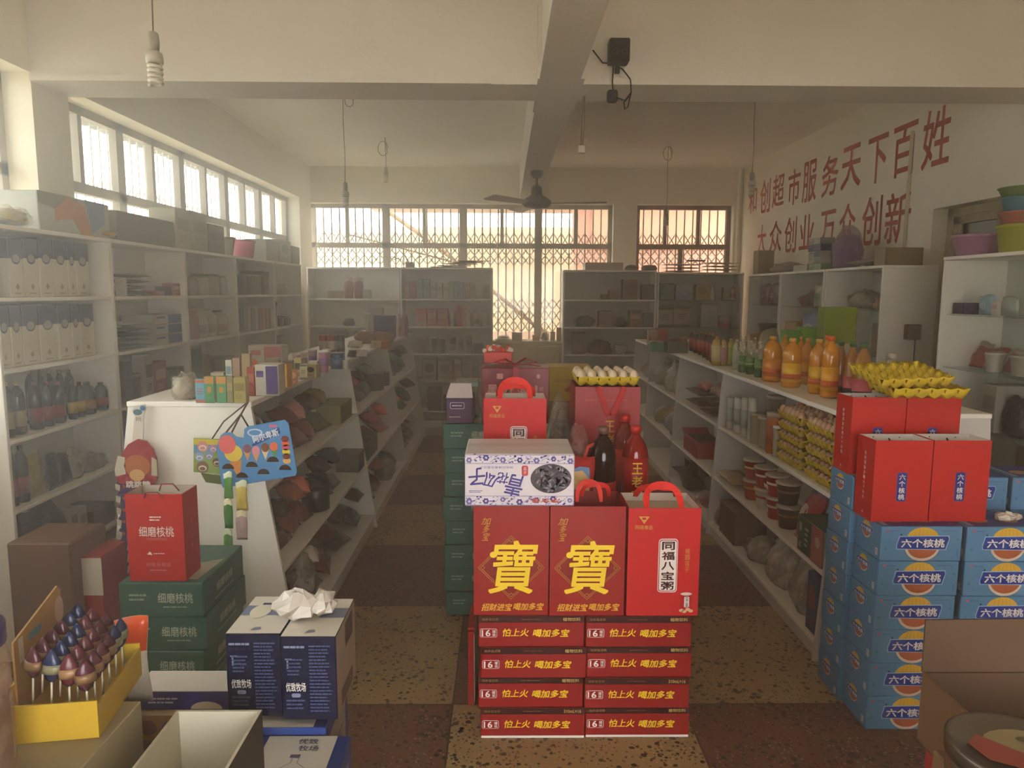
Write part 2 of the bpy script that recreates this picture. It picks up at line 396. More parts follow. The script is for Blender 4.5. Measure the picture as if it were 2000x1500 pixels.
# walls (recessed windows cut out as openings between wall blocks)
T = .24
HD = 2.67                                # window head height
b = MB()
b.box(XL - T, XL, YF, YB, HD, ZC, PLA)                      # above the heads
b.box(XL - T, XL, BY0, BY1, 0, HD, PLA); b.box(XL - T, XL, 8.55, YB, 0, HD, PLA)
b.box(XL - T, XL, BY1, 8.55, 0, 1.7, PLA); b.box(XL - T, XL, YF, BY0, 0, 1.2, PLA); b.box(XL - T, XL, YF, -.6, 1.2, HD, PLA)
struct(b, 'wall_left')
WB = [(-2.38, 1.33), (1.62, 2.8)]
b = MB(); y0, y1 = YB, YB + T
b.box(XL - T, XR + T, y0, y1, HD, ZC, PLA); b.box(WB[0][1], WB[1][0], y0, y1, 0, HD, PLA); b.box(WB[1][1], XR + T, y0, y1, 0, HD, PLA)
b.box(WB[0][0], WB[0][1], y0, y1, 0, .95, PLA); b.box(WB[1][0], WB[1][1], y0, y1, 0, .95, PLA)
b.box(2.83, 2.87, YB - .035, YB, 0, ZC, PLA, c=.01)         # corner pipe boxing
struct(b, 'wall_back')
DY0, DY1, DZ = 4.22, 5.0, 2.17
b = MB(); b.box(XR, XR + T, DY1, YB, 0, ZC, PLA); b.box(XR, XR + T, YF, DY0, 0, ZC, PLA); b.box(XR, XR + T, DY0, DY1, DZ, ZC, PLA)
wr = struct(b, 'wall_right')
b = MB()
b.box(XL, -.6, YF - T, YF, 0, ZC, PLA); b.box(1.8, XR, YF - T, YF, 0, ZC, PLA); b.box(-.6, 1.8, YF - T, YF, 2.2, ZC, PLA)
struct(b, 'wall_front')

# painted slogans on the right wall (letters are part of the wall)
F = Fc((XR - .001, 0, 0), (0, -1, 0), (0, 0, 1), 1, 1); b = MB(); red = m('#b8483a', .8, var=.2, sc=6)
def slogan(pairs):
    for ch, xa, ya0, xb, ya1 in pairs:
        p = at(xa, ya1, x=XR); q = at(xb, ya1, x=XR); t = at((xa + xb) / 2, ya0, x=XR); u = at((xa + xb) / 2, ya1, x=XR)
        yc = (p.y + q.y) / 2; w = abs(p.y - q.y); h = t.z - u.z
        b.txt(F, ch, -yc, (t.z + u.z) / 2, h, red, .025, w, 0, 1)
slogan([('和', 1462, 366, 1477, 416), ('创', 1484, 352, 1503, 416), ('超', 1508, 341, 1530, 404), ('市', 1538, 331, 1561, 400), ('服', 1566, 315, 1593, 394),
        ('务', 1604, 305, 1635, 383), ('天', 1642, 285, 1679, 368), ('下', 1692, 267, 1730, 358), ('百', 1741, 244, 1787, 344), ('姓', 1799, 213, 1852, 327)])
slogan([('大', 1478, 440, 1495, 498), ('众', 1502, 432, 1525, 493), ('创', 1531, 425, 1554, 493), ('业', 1560, 420, 1588, 487), ('万', 1600, 412, 1629, 485),
        ('众', 1637, 398, 1668, 482), ('创', 1681, 385, 1719, 480), ('新', 1726, 376, 1775, 476)])
o = b.build('painted_slogan', wr, label='two lines of red painted lettering')
b = MB(); p = at(1785, 256, x=XR)
b.box(XR - .02, XR, p.y - .012, p.y + .012, 1.78, p.z, m('#cfc3a4'), c=.004); b.build('cable_conduit', wr, label='white cable duct running down the wall')

# ---------------------------------------------------------------- windows
FRM = m('#b0a899', .6); FRW = m('#7f6a5c', .6); GRL = m('#aca498', .55); GRP = m('#c4bcb0', .55)  # frames and side grilles lightened: window glare is put into their colour
def grille(P, s0, s1, z0, z1, out, zones, mt, step=.1, bw=.013):
    """Folding lattice gate in the plane given by P(s, z, out)."""
    g = MB(); n = max(2, round((s1 - s0) / step)); st = (s1 - s0) / n
    for i in range(n + 1): g.bar(P(s0 + i * st, z0, out), P(s0 + i * st, z1, out), bw, .008, mt, up=P(0, 0, 1) - P(0, 0, 0))
    nv = P(0, 0, 1) - P(0, 0, 0)
    for za, zb, k in zones:
        h = (zb - za) / k
        for i in range(n):
            for r in range(k):
                a, c = za + r * h, za + (r + 1) * h
                g.bar(P(s0 + i * st, a, out + .01), P(s0 + (i + 1) * st, c, out + .01), bw * .7, .005, mt, up=nv)
                g.bar(P(s0 + (i + 1) * st, a, out + .018), P(s0 + i * st, c, out + .018), bw * .7, .005, mt, up=nv)
    return g
def window(name, label, P, s0, s1, z0, z1, tran, thin, thick, low, fm, zones, pane_label=None):
    f = MB(); d = .05
    def member(a, c, e, h, w=.05):
        q = [P(x, z, y) for z in (e, h) for y in (.05 - d / 2, .05 + d / 2) for x in (a, c)]
        f.add(q, [(0, 2, 3, 1), (4, 5, 7, 6), (0, 1, 5, 4), (2, 6, 7, 3), (0, 4, 6, 2), (1, 3, 7, 5)], fm)
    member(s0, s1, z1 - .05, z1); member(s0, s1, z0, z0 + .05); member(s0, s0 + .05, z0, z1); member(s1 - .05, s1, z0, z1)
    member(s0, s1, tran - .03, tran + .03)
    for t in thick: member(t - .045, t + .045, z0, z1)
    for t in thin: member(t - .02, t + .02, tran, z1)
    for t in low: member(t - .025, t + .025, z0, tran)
    w = struct(f, name, label)
    g = MB(); q = [P(x, z, y) for z in (z0 + .01, z1 - .01) for y in (.062, .066) for x in (s0 + .01, s1 - .01)]
    g.add(q, [(0, 2, 3, 1), (4, 5, 7, 6), (0, 1, 5, 4), (2, 6, 7, 3), (0, 4, 6, 2), (1, 3, 7, 5)], glassm()); g.build('glass_pane', w)
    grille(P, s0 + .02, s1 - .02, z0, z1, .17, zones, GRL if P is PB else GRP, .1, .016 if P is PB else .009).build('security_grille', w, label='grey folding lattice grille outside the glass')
    return w
PL = lambda s, z, o: Vector((XL - .12 - o, s, z))
PB = lambda s, z, o: Vector((s, YB + .08 + o, z))
Z2 = [(2.18, 2.34, 1), (1.94, 2.18, 2), (1.1, 1.52, 3)]
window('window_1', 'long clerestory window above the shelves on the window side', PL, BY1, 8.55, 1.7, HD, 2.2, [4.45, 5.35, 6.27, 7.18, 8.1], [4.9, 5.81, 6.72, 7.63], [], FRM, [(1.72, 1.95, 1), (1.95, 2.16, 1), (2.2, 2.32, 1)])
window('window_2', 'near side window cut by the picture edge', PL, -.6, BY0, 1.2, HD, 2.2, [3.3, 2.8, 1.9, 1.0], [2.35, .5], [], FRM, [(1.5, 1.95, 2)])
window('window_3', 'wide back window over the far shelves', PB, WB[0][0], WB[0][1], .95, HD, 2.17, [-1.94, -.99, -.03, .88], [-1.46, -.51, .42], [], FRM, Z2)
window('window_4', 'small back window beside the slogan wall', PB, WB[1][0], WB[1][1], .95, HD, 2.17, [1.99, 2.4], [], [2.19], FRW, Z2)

# ---------------------------------------------------------------- small door window in the right wall
b = MB(); dk = m('#8f846c', .8); wd = m('#a89a7a', .7, var=.25, sc=14)
b.box(XR + .10, XR + .16, DY0, DY0 + .06, 0, DZ, wd, c=.004); b.box(XR + .10, XR + .16, DY1 - .06, DY1, 0, DZ, wd, c=.004); b.box(XR + .10, XR + .16, DY0, DY1, DZ - .06, DZ, wd, c=.004)
d = struct(b, 'door_1', 'old timber side door in a deep reveal')
b = MB(); b.box(XR + .11, XR + .15, DY0 + .06, DY1 - .06, 0, .9, wd); b.box(XR + .105, XR + .155, DY0 + .2, DY0 + .28, .9, 2.11, wd, c=.004); b.box(XR + .105, XR + .155, DY1 - .14, DY1 - .06, .9, 2.11, wd, c=.004)
b.box(XR + .105, XR + .155, DY0 + .06, DY1 - .06, .85, .95, wd); b.box(XR + .105, XR + .155, DY0 + .06, DY1 - .06, 2.06, 2.11, wd); b.build('door_leaf', d)
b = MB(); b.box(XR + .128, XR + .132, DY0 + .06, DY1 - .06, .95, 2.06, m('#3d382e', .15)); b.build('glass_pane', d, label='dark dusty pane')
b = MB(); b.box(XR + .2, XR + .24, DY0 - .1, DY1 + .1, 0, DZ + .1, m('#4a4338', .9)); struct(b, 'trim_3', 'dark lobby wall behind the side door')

# ---------------------------------------------------------------- outside
b = MB(); b.box(-30, 30, -14, 40, -.3, -.13, m('#b8ad98', .9)); struct(b, 'ground_outside', 'pale paved yard outside')
b = MB(); b.box(-3.6, 6, 13.2, 13.5, -.2, 2.75, m('#f4e8c2', .9)); b.box(-3.6, 6, 13.1, 13.2, -.2, 0.9, m('#dcb9a0', .9))
struct(b, 'exterior_wall', 'sunlit pale yellow wall across the yard')
b = MB(); b.box(1.0, 6, 10.6, 10.9, -.2, 5, m('#cf9a86', .9)); b.box(1.25, 6, 10.55, 10.6, 2.25, 5, m('#d3a488', .9)); struct(b, 'exterior_pink_wall', 'salmon pink rendered wall outside the small window')
b = MB(); b.box(-2.2, 6, 10.3, 12.8, 2.95, 3.2, m('#d8b8a4', .9)); struct(b, 'exterior_canopy', 'pinkish concrete canopy outside the back window')
b = MB()
for i in range(84):
    y = -2.0 + i * .13  # the stretch over the near window is added to block the sun
    b.box(XL - T - .34, XL - T, y, y + .065, 2.76, 2.79, m('#8b8a80', .6)); b.box(XL - T - .34, XL - T, y + .065, y + .13, 2.735, 2.765, m('#8b8a80', .6))
struct(b, 'exterior_awning', 'corrugated awning over the side window')
b = MB(); b.tube([(-1.9, 10.2, 2.9), (-.9, 10.6, 2.2), (.6, 11.2, 1.0)], .03, m('#b09070', .8)); b.tube([(-2.2, 10.4, 2.4), (-.8, 10.8, 2.05), (-.3, 11, 1.6)], .012, m('#7d6a50', .8))
struct(b, 'exterior_pole', 'slanting brown pole and cable outside the back window')
# ================================================================ shop furniture
WHT = m('#ebe6dc', .5, var=.05, sc=3); WHE = m('#f1ede5', .45, var=.03); GLS = clear('#d8eae2', .18, .05, 0, 3); GRY = m('#b9b4a6', .6)
CRM = m('#d8c9a2', .6)
def shelf_unit(label, w, dep, h, levels, loc, rz, group=None, glass=False, back=None, board=WHT, kick=.08):
    t = thing('shelving_unit', label, 'shelf', loc, rz, group); e = .018
    for x in (.001, w - e - .001): MB().box(x, x + e, 0, dep, 0, h, board, c=.002).build('side_panel', t)
    MB().box(e, w - e, dep - .012, dep, 0, h, back or board).build('back_panel', t)
    MB().box(.001, w - .001, -.004, dep, h, h + .02, WHE, c=.003).build('top_board', t)
    MB().box(e, w - e, .03, .045, 0, kick, board).build('kick_board', t)
    for z in levels:
        if glass and z > .5: MB().box(e, w - e, .03, dep - .014, z - .008, z, GLS).build('glass_shelf', t)
        else: MB().box(e, w - e, 0, dep - .012, z - .018, z, WHE, c=.002).build('shelf_board', t)
    return t
LX, LZ = -2.07, [.08, .37, .67, .97, 1.27, 1.57]
LY = [3.0, 3.9, 4.8, 5.7, 6.62, 7.52]
for i, (nm, a, c) in enumerate(zip(['nearest', 'second nearest', 'middle', 'second farthest', 'farthest'], LY, LY[1:])):
    shelf_unit('tall white shelving unit along the window wall, %s of five' % nm, c - a, .26, 1.85, LZ, (LX, a, 0), 90, 'shelving units along the window wall')
BYF, BZ_ = 8.5, [.2, .56, .88, 1.2, 1.52]
shelf_unit('tall white shelving unit on the back wall in the left corner, nearly empty', 1.07, .32, 1.86, BZ_, (-2.28, BYF, 0), 0, 'shelving units on the back wall')
shelf_unit('tall white shelving unit on the back wall packed with toiletry boxes', 1.07, .32, 1.86, BZ_, (-1.205, BYF, 0), 0, 'shelving units on the back wall')
shelf_unit('tall shelving unit right of the bright back window gap, with brown bags', 1.09, .34, 1.84, BZ_, (.68, BYF, 0), 0, 'shelving units on the back wall', back=m('#c4c2b8', .5))
shelf_unit('tall glass shelved unit in the back right corner with stacked cartons', 1.0, .34, 1.82, BZ_, (1.78, BYF, 0), 0, 'shelving units on the back wall', True, m('#bbbeb4', .4))
RX, RZ_ = 2.5, [.2, .56, .88, 1.19, 1.49]
for lab, a, c in (('farthest of the three under the slogan', 6.64, 7.5), ('middle of the three under the slogan', 5.72, 6.62), ('nearest of the three under the slogan', 4.83, 5.7)):
    shelf_unit('white framed glass shelf unit on the slogan wall, ' + lab, c - a, .37, 1.77, RZ_, (RX, c, 0), -90, 'glass shelf units on the slogan wall', True, m('#bfc3b8', .35))
shelf_unit('white framed glass shelf unit nearest on the right, with plastic basins on top', 1.5, .37, 1.79, RZ_, (RX, 4.17, 0), -90, 'glass shelf units on the slogan wall', True, m('#bfc3b8', .35))
b = MB(); b.box(-.11, .66, 8.56, 8.95, 0, 1.0, CRM, c=.006); b.box(-.12, .67, 8.55, 8.96, 1.0, 1.03, m('#e0d3b0', .5), c=.004)
t = thing('low_cabinet', 'low cream cabinet under the bright gap in the back window', 'cabinet', (0, 0, 0)); b.build('cabinet_body', t)
for x in (-.1, .28): MB().box(x, x + .36, 8.545, 8.56, .06, .97, CRM, c=.003).build('cabinet_door', t)

def gondola(label, cx, th, bh, h, ya, yb, levels, near_end, group, bc=WHT):
    """Island shelf: spine, sloping ends that widen to the base, decks on both sides."""
    t = thing('gondola_shelf', label, 'shelf', (cx, ya, 0), 0, group); L = yb - ya; e = .02
    hw = lambda z: bh + (th - bh) * z / h
    for y in ([0] if near_end else []) + [L - e]:
        MB().add([(x, yy, z) for yy in (y, y + e) for x, z in ((-bh, 0), (bh, 0), (th, h), (-th, h))],
                 [(0, 1, 2, 3), (7, 6, 5, 4), (0, 4, 5, 1), (1, 5, 6, 2), (2, 6, 7, 3), (3, 7, 4, 0)], bc).build('end_panel', t)
    MB().box(-.008, .008, e, L - e, 0, h, m('#cfccc6', .5)).build('spine_panel', t)
    MB().box(-th - .004, th + .004, -.004 if near_end else 0, L, h, h + .022, WHE, c=.003).build('top_board', t)
    for z in levels:
        for s in (-1, 1):
            w = hw(z); x0, x1 = (.009, w) if s > 0 else (-w, -.009)
            MB().box(x0, x1, e, L - e, z - .02, z, WHE, c=.002).build('shelf_deck', t)
    for s in (-1, 1):
        x = s * (bh - .03); MB().box(x - .008, x + .008, e, L - e, 0, levels[0] - .021, bc).build('kick_board', t)
    return t
GZ = [.09, .43, .79]; GT = 1.13 + .022
for i, (lab, a, c) in enumerate((('nearest section, with a bare end panel', 2.95, 4.85), ('middle section', 4.855, 6.45), ('far section beside the back shelves', 6.455, 8.0))):
    gondola('left island shelf heaped with snacks, ' + lab, -1.285, .25, .42, 1.13, a, c, GZ, i == 0, 'left island shelf sections')
HZ = [.09, .40, .74]; HT = 1.08 + .022
for i, (lab, a, c) in enumerate((('nearest section, with the egg trays', 3.0, 4.72), ('second section, with brown noodle bricks', 4.725, 5.9), ('third section, with clear bags', 5.905, 7.05), ('far end section', 7.055, 7.9))):
    gondola('right island shelf under the drink bottles, ' + lab, 1.74, .31, .38, 1.08, a, c, HZ, i == 0, 'right island shelf sections', m('#d3cfca', .5))

# ================================================================ goods: shapes and placing
def proj(p):
    v = CR.transposed() @ (Vector(p) - CAM)
    return 1000 + FOC * v.x / -v.z, 750 - FOC * v.y / -v.z
UNX = {-2: list(zip(LY, LY[1:])), -1: [(2.97, 4.85), (4.875, 6.45), (6.475, 8.0)], 1: [(3.02, 4.72), (4.745, 5.9), (5.925, 7.05), (7.075, 7.9)], 2: [(6.64, 7.5), (5.72, 6.62), (4.83, 5.7), (2.67, 4.17)]}
UNY = [(-2.28, -1.21), (-1.205, -.135), (.68, 1.77), (1.78, 2.78)]
def clip(c, w, units, g=.024):
    """Keep an item between the side panels of the unit it stands in."""
    for a, e in units:
        if a <= c <= e:
            lo, hi = max(c - w / 2, a + g), min(c + w / 2, e - g); return (lo + hi) / 2, max(.01, hi - lo)
    return c, w
def frame(fr, x0, x1, yt):
    """Where an item stands: fr = ('y', depth, z) on a surface facing the room's front, ('x', X, z, rz) along a side shelf,
    ('t', z, base pixel row) on a table top. Gives location, turn, width, height."""
    xc = (x0 + x1) / 2
    if fr[0] == 'x':
        X, z, rz = fr[1:]; ys = []
        for px in (x0, x1):
            py = 650
            for _ in range(4): p = at(px, py, x=X); py = proj((X, p.y, z))[1]
            ys.append(p.y)
        yc = sum(ys) / 2; w = abs(ys[0] - ys[1]); h = at(proj((X, yc, z))[0], yt, x=X).z - z
        k = round(X) if abs(X) > 1.75 else (-1 if X < 0 else 1)
        if z < 1.75: yc, w = clip(yc, w, UNX[max(-2, min(2, k)) if abs(X) > 1.75 else k]); h = min(h, .262 if abs(k) == 2 else .29)
        return (X, yc, z), rz, w, h
    if fr[0] == 't': z = fr[1]; d = at(xc, fr[2], z=z).y
    else: d, z = fr[1], fr[2]
    py = proj((0, d, z))[1]
    a, c = at(x0, py, y=d), at(x1, py, y=d)
    x, w, h = (a.x + c.x) / 2, abs(c.x - a.x), at(xc, yt, y=d).z - z
    if d > 8.45 and z < 1.75 and fr[0] == 'y' and d < 8.6: x, w = clip(x, w, UNY); h = min(h, .285)
    return (x, d, z), 0, w, h
def micro(b, F, cx, cy, w, h, mt, rows=4, lay=2, seed=1):
    """Rows of illegibly small print, as broken dashes."""
    rnd = random.Random(seed)
    for i in range(rows):
        y = cy + h / 2 - (i + .5) * h / rows; x = cx - w / 2; end = cx + w / 2 - rnd.random() * w * .3
        while x < end:
            k = min(end - x, w * rnd.uniform(.08, .3)); b.rect(F, x + k / 2, y, k, h / rows * .45, mt, lay); x += k + w * .03
FR = lambda w, h, y=0: Fc((0, y, h / 2), (1, 0, 0), (0, 0, 1), w, h)
def g_box(nm, w, h, c, o):
    w *= .72 if o.get('open') else 1; dep = o.get('dep', min(w * .8, .2)); b = MB(); b.box(-w / 2, w / 2, 0, dep, 0, h, m(c, .5), c=min(w, h, dep) * .03, top=m(o['top'], .5) if 'top' in o else None)
    F = FR(w, h)
    if 'a' in o:
        st = o.get('st', 0)
        if st == 0: b.rect(F, 0, h * .12, w * .8, h * .3, m(o['a'])); micro(b, F, 0, -h * .25, w * .6, h * .2, m(o['a']), 3)
        elif st == 1: b.rect(F, 0, h * .36, w, h * .26, m(o['a'])); b.ell(F, 0, 0, w * .5, h * .24, m(o['a']))
        elif st == 2: b.ell(F, 0, h * .1, w * .66, h * .42, m(o['a'])); micro(b, F, 0, -h * .32, w * .7, h * .16, m(o['a']), 2)
        elif st == 3: b.rect(F, w * .22, 0, w * .5, h * .9, m(o['a'])); b.rect(F, -w * .28, h * .2, w * .3, h * .2, m(o['a']))
        elif st == 4: b.poly(F, [(-w / 2, -h / 2), (w / 2, -h / 2), (w / 2, h * .05), (0, -h * .2), (-w / 2, h * .2)], m(o['a']))
        elif st == 5: b.rect(F, 0, -h * .42, w, h * .12, m(o['a'])); b.rect(F, 0, h * .42, w, h * .12, m(o['a'])); micro(b, F, 0, 0, w * .6, h * .3, m(o['a']), 3)
    if 'text' in o: b.txt(F, o['text'], 0, o.get('ty', 0) * h, h * o.get('th', .25), m(o.get('tc', '#f0ead8')), .03, w * o.get('tw', .7))
    if o.get('side'): b.rect(Fc((w / 2, dep / 2, h / 2), (0, 1, 0), (0, 0, 1), dep, h), 0, 0, dep * .7, h * .5, m(o['side']))
    if o.get('open'):
        k = m('#8a7352', .8); b.rect(Fc((0, dep / 2, h), (1, 0, 0), (0, 1, 0), w, dep), 0, 0, w * .9, dep * .86, m('#3a3026', .9))
        for sg in (-1, 1): b.add([(sg * w / 2, 0, h), (sg * w / 2, dep, h), (sg * (w / 2 + w * .16), dep, h + h * .25), (sg * (w / 2 + w * .16), 0, h + h * .25), (sg * w / 2, 0, h - .003), (sg * w / 2, dep, h - .003), (sg * (w / 2 + w * .16), dep, h + h * .25 - .003), (sg * (w / 2 + w * .16), 0, h + h * .25 - .003)], [(0, 1, 2, 3), (7, 6, 5, 4), (0, 3, 7, 4), (1, 5, 6, 2), (2, 6, 7, 3)], m(c, .7))
    return b.build(nm)
def g_bottle(nm, w, h, c, o):
    r = w / 2; t = thing(nm, None, None); n = 14; sq = o.get('sq', 0)
    cl = m(c, .12, trans=o.get('tr', 0), var=.05); nk = o.get('neck', .3); sh = o.get('sh', .72); ch = o.get('ch', .07)
    prof = [(r * .8, 0), (r * .97, h * .02), (r, h * .06)]
    if o.get('waist'): prof += [(r, h * .3), (r * .93, h * .38), (r, h * .46)]
    prof += [(r, h * sh * .92), (r * .96, h * sh), (r * .86, h * (sh + (1 - ch - sh) * .3)), (r * (.62 + nk * .1), h * (sh + (1 - ch - sh) * .62)), (r * nk * 1.12, h * (sh + (1 - ch - sh) * .88)), (r * nk, h * (1 - ch))]
    fill = o.get('fill')
    b = MB()
    if fill: # liquid level part way up the shoulder
        cut = [i for i, (q, z) in enumerate(prof) if z <= h * fill][-1]
        b.lathe(prof[:cut + 1], cl, n, (0, r, 0), sq=sq); b.lathe(prof[cut:], clear('#f4f1e4', .3, .08, .1), n, (0, r, 0), sq=sq)
    else: b.lathe(prof, cl, n, (0, r, 0), sq=sq)
    b.build('bottle_body', t)
    b = MB(); b.lathe([(r * nk * 1.25, h * (1 - ch)), (r * nk * 1.3, h * .985), (r * nk * 1.1, h)], m(o.get('cap', '#d8872a'), .4), n, (0, r, 0)); b.build('bottle_cap', t)
    if 'lab' in o:
        l0, l1 = o.get('lz', (.16, .46)); lm = m(o['lab'], .35); b = MB()
        pr = [(r * 1.012, h * l0), (r * 1.012, h * l1)]
        b.lathe(pr, lm, n, (0, r, 0), sq=sq); F = FR(w, h, -.014 * w)
        if 'la' in o: b.lathe([(r * 1.016, h * (l0 + (l1 - l0) * .15)), (r * 1.016, h * (l0 + (l1 - l0) * .42))], m(o['la'], .35), n, (0, r, 0), sq=sq)
        if 'lt' in o:
            F.o.y -= w * .03; st = h * (l1 - l0) / (len(o['lt']) + .4)
            b.vtxt(F, o['lt'], 0, h * ((l0 + l1) / 2 - .5), st, st * .85, m(o.get('ltc', '#f0d040')), .03, w * .4)
        b.build('bottle_label', t)
    return t
def g_can(nm, w, h, c, o):
    r = w / 2; b = MB(); b.lathe([(r * .9, 0), (r, h * .04), (r, h * .93), (r * .92, h)], m(c, .35), 14, (0, r, 0))
    if 'a' in o: b.lathe([(r * 1.012, h * .25), (r * 1.012, h * .7)], m(o['a'], .35), 14, (0, r, 0))
    if 'lid' not in o: return b.build(nm)
    t = thing(nm, None, None); b.build('can_body', t)
    MB().lathe([(r * 1.03, h * .9), (r * 1.03, h * 1.0), (r * .9, h * 1.005)], m(o['lid'], .4), 14, (0, r, 0)).build('lid', t); return t
def g_cup(nm, w, h, c, o):
    r = w / 2; t = thing(nm, None, None); k = o.get('taper', .74); b = MB(); hh = h * .93
    b.lathe([(r * k, 0), (r * k * 1.02, hh * .03), (r * .96, hh * .96), (r * 1.02, hh)], m(c, .4), 18, (0, r, 0))
    if 'a' in o: b.lathe([(r * (k + (.96 - k) * .2) * 1.015, hh * .22), (r * (k + (.96 - k) * .68) * 1.015, hh * .7)], m(o['a'], .4), 18, (0, r, 0))
    if 'text' in o:
        F = Fc((0, r - r * (k + .96) / 2 - .006, hh * .46), (1, 0, 0), Vector((0, -(1 - k) * r / hh, 1)).normalized(), w, h); b.txt(F, o['text'], 0, 0, h * .25, m(o.get('tc', '#f4eede')), .04, w * .5)
    b.build('cup_body', t)
    MB().lathe([(r * 1.04, hh * .98), (r * 1.05, h * .99), (r * .7, h * .985)], m(o.get('lid', '#e4ddcc'), .35), 18, (0, r, 0)).build('lid', t); return t
def g_pouch(nm, w, h, c, o):
    t = o.get('t', min(w, h) * .35); tl = o.get('tilt', 0); b = MB(); M_ = Matrix.Translation((0, t * .6, 0)) @ Matrix.Rotation(R(-tl), 4, 'X') @ Matrix.Rotation(R(o.get('roll', 0)), 4, 'Y')
    b.pouch(w, h, t, m(c, o.get('rough', .28), var=.1, sc=16, bump=.3), o.get('seed', int(w * 9999) % 97), M_, m(o['a'], .28) if 'a' in o else None, o.get('band', .3))
    if 'dot' in o:
        F = Fc(M_ @ Vector((0, -t * .5 * .93, h * .46)), M_.to_3x3() @ Vector((1, 0, 0)), M_.to_3x3() @ Vector((0, 0, 1)), w, h); b.ell(F, 0, 0, w * .46, h * .34, m(o['dot'], .35), 4)
    ob = b.build(nm)
    mn = min(v.co.z for v in ob.data.vertices)
    for v in ob.data.vertices: v.co.z -= mn
    return ob
def g_blob(nm, w, h, c, o):
    dep = o.get('dep', w * .8); b = MB(); b.blob(w, dep, h, m(c, o.get('rough', .35), var=.18, sc=18, bump=.5), o.get('seed', int(w * 9999 + h * 777) % 89), o.get('amp', .16), o=(0, dep / 2, 0), pinch=o.get('pinch', 0))
    return b.build(nm)
def g_bag(nm, w, h, c, o):
    """Clear bag with its contents showing through."""
    dep = o.get('dep', w * .8); t = thing(nm, None, None); sd = o.get('seed', int(w * 9999 + h * 777) % 89)
    MB().blob(w * .86, dep * .86, h * .78, m(c, .6, var=.3, sc=22, bump=.6), sd, .14, o=(0, dep / 2, .004)).build('contents', t)
    MB().blob(w, dep, h, clear(o.get('film', '#f2efe4'), o.get('op', .3)), sd + 1, .14, 18, 11, o=(0, dep / 2, 0), pinch=o.get('pinch', .35)).build('clear_film', t)
    return t
def g_flat(nm, w, h, c, o):
    """A short pile's worth of flat wrapped packs as one pack lying down."""
    dep = o.get('dep', .2); b = MB(); b.pouch(w, dep, h, m(c, .25, var=.15, sc=18, bump=.4), int(w * 999) % 50, Matrix.Translation((0, dep * .0, h / 2)) @ Matrix.Rotation(R(-90), 4, 'X'))
    ob = b.build(nm); mn = min(v.co.z for v in ob.data.vertices)
    for v in ob.data.vertices: v.co.z -= mn; v.co.y += 0
    return ob
def g_basin(nm, w, h, c, o):
    r = w / 2; b = MB(); b.lathe([(r * .74, 0), (r * .78, h * .04), (r * .95, h * .86), (r * 1.0, h * .88), (r * 1.0, h * .97), (r * .93, h), (r * .9, h * .9), (r * .74, h * .08), (0, h * .06)], m(c, .35, trans=o.get('tr', 0)), 24, (0, r, 0))
    return b.build(nm)
KINDS = dict(box=(g_box, 'product_box', 'box'), bottle=(g_bottle, 'bottle', 'bottle'), can=(g_can, 'can', 'can'), cup=(g_cup, 'cup', 'cup'), pouch=(g_pouch, 'snack_pouch', 'bag'),
             blob=(g_blob, 'plastic_bag', 'bag'), bag=(g_bag, 'clear_plastic_bag', 'bag'), flat=(g_flat, 'flat_pack', 'pack'), basin=(g_basin, 'basin', 'basin'))
PROTO = {}
def put(kind, fr, x0, x1, yt, label, c, name=None, cat=None, group=None, rz=0, push=0, **o):
    loc, r0, w, h = frame(fr, x0, x1, yt)
    o['dep'] = min(o.get('dep', w * .8 if kind in ('blob', 'bag') else min(w * .8, .2)), .21 if fr[0] == 'x' and fr[1] < 0 else .26)
    if kind == 'flat' and 'dep' not in o: o['dep'] = .2
    if fr[0] == 'x' and kind in ('bottle', 'can', 'cup', 'basin'): w = min(w, o['dep'] if kind != 'basin' else .21)
    w = o.pop('w', min(w, .3) * o.pop('wk', 1) if 'wk' in o else w); h = max(.012, o.pop('h', h)); f, n, ct = KINDS[kind]
    ob = f(name or n, w, h, c, o)
    v = Vector(loc) + Vector((-math.sin(R(r0)) * push, math.cos(R(r0)) * push, .0015))
    ob.location = v; ob.rotation_euler = (0, 0, R(r0 + rz))
    return tag(ob, label, cat or ct, group)
def row(kind, fr, y_top, place, specs, **kw):
    """specs: (x0, x1, colour word(s) + kind words, colour, options[, own top row]); labels say which one, counted along the row where look-alikes repeat."""
    cnt = {}; tot = {}
    for s in specs: tot[s[2]] = tot.get(s[2], 0) + 1
    out = []
    for s in specs:
        o = dict(kw); o.update(s[4] if len(s) > 4 else {}); lab = s[2] + ' ' + place; yt = s[5] if len(s) > 5 else y_top
        if tot[s[2]] > 1:
            k = cnt.get(s[2], 0); cnt[s[2]] = k + 1; lab += ', ' + (ORD[k] if k < 12 else 'last') + ' from the left'; o.setdefault('group', s[2] + ' ' + place)
        out.append(put(kind, fr, s[0], s[1], yt, lab, s[3], **o))
    return out
# ================================================================ stacked cartons and gift bags (the centre island)
def faces(w, d, h):
    """Front, left, right, top and back of a carton standing on z=0 with its front at y=0."""
    return (Fc((0, 0, h / 2), (1, 0, 0), (0, 0, 1), w, h), Fc((-w / 2, d / 2, h / 2), (0, -1, 0), (0, 0, 1), d, h),
            Fc((w / 2, d / 2, h / 2), (0, 1, 0), (0, 0, 1), d, h), Fc((0, d / 2, h), (1, 0, 0), (0, 1, 0), w, d), Fc((0, d, h / 2), (-1, 0, 0), (0, 0, 1), w, h))
YEL, GOLD, WTX = m('#f2cf2e', .4), m('#c99a3c', .4), m('#ece4da', .45)
LVL = ['bottom', 'second', 'third', 'top']
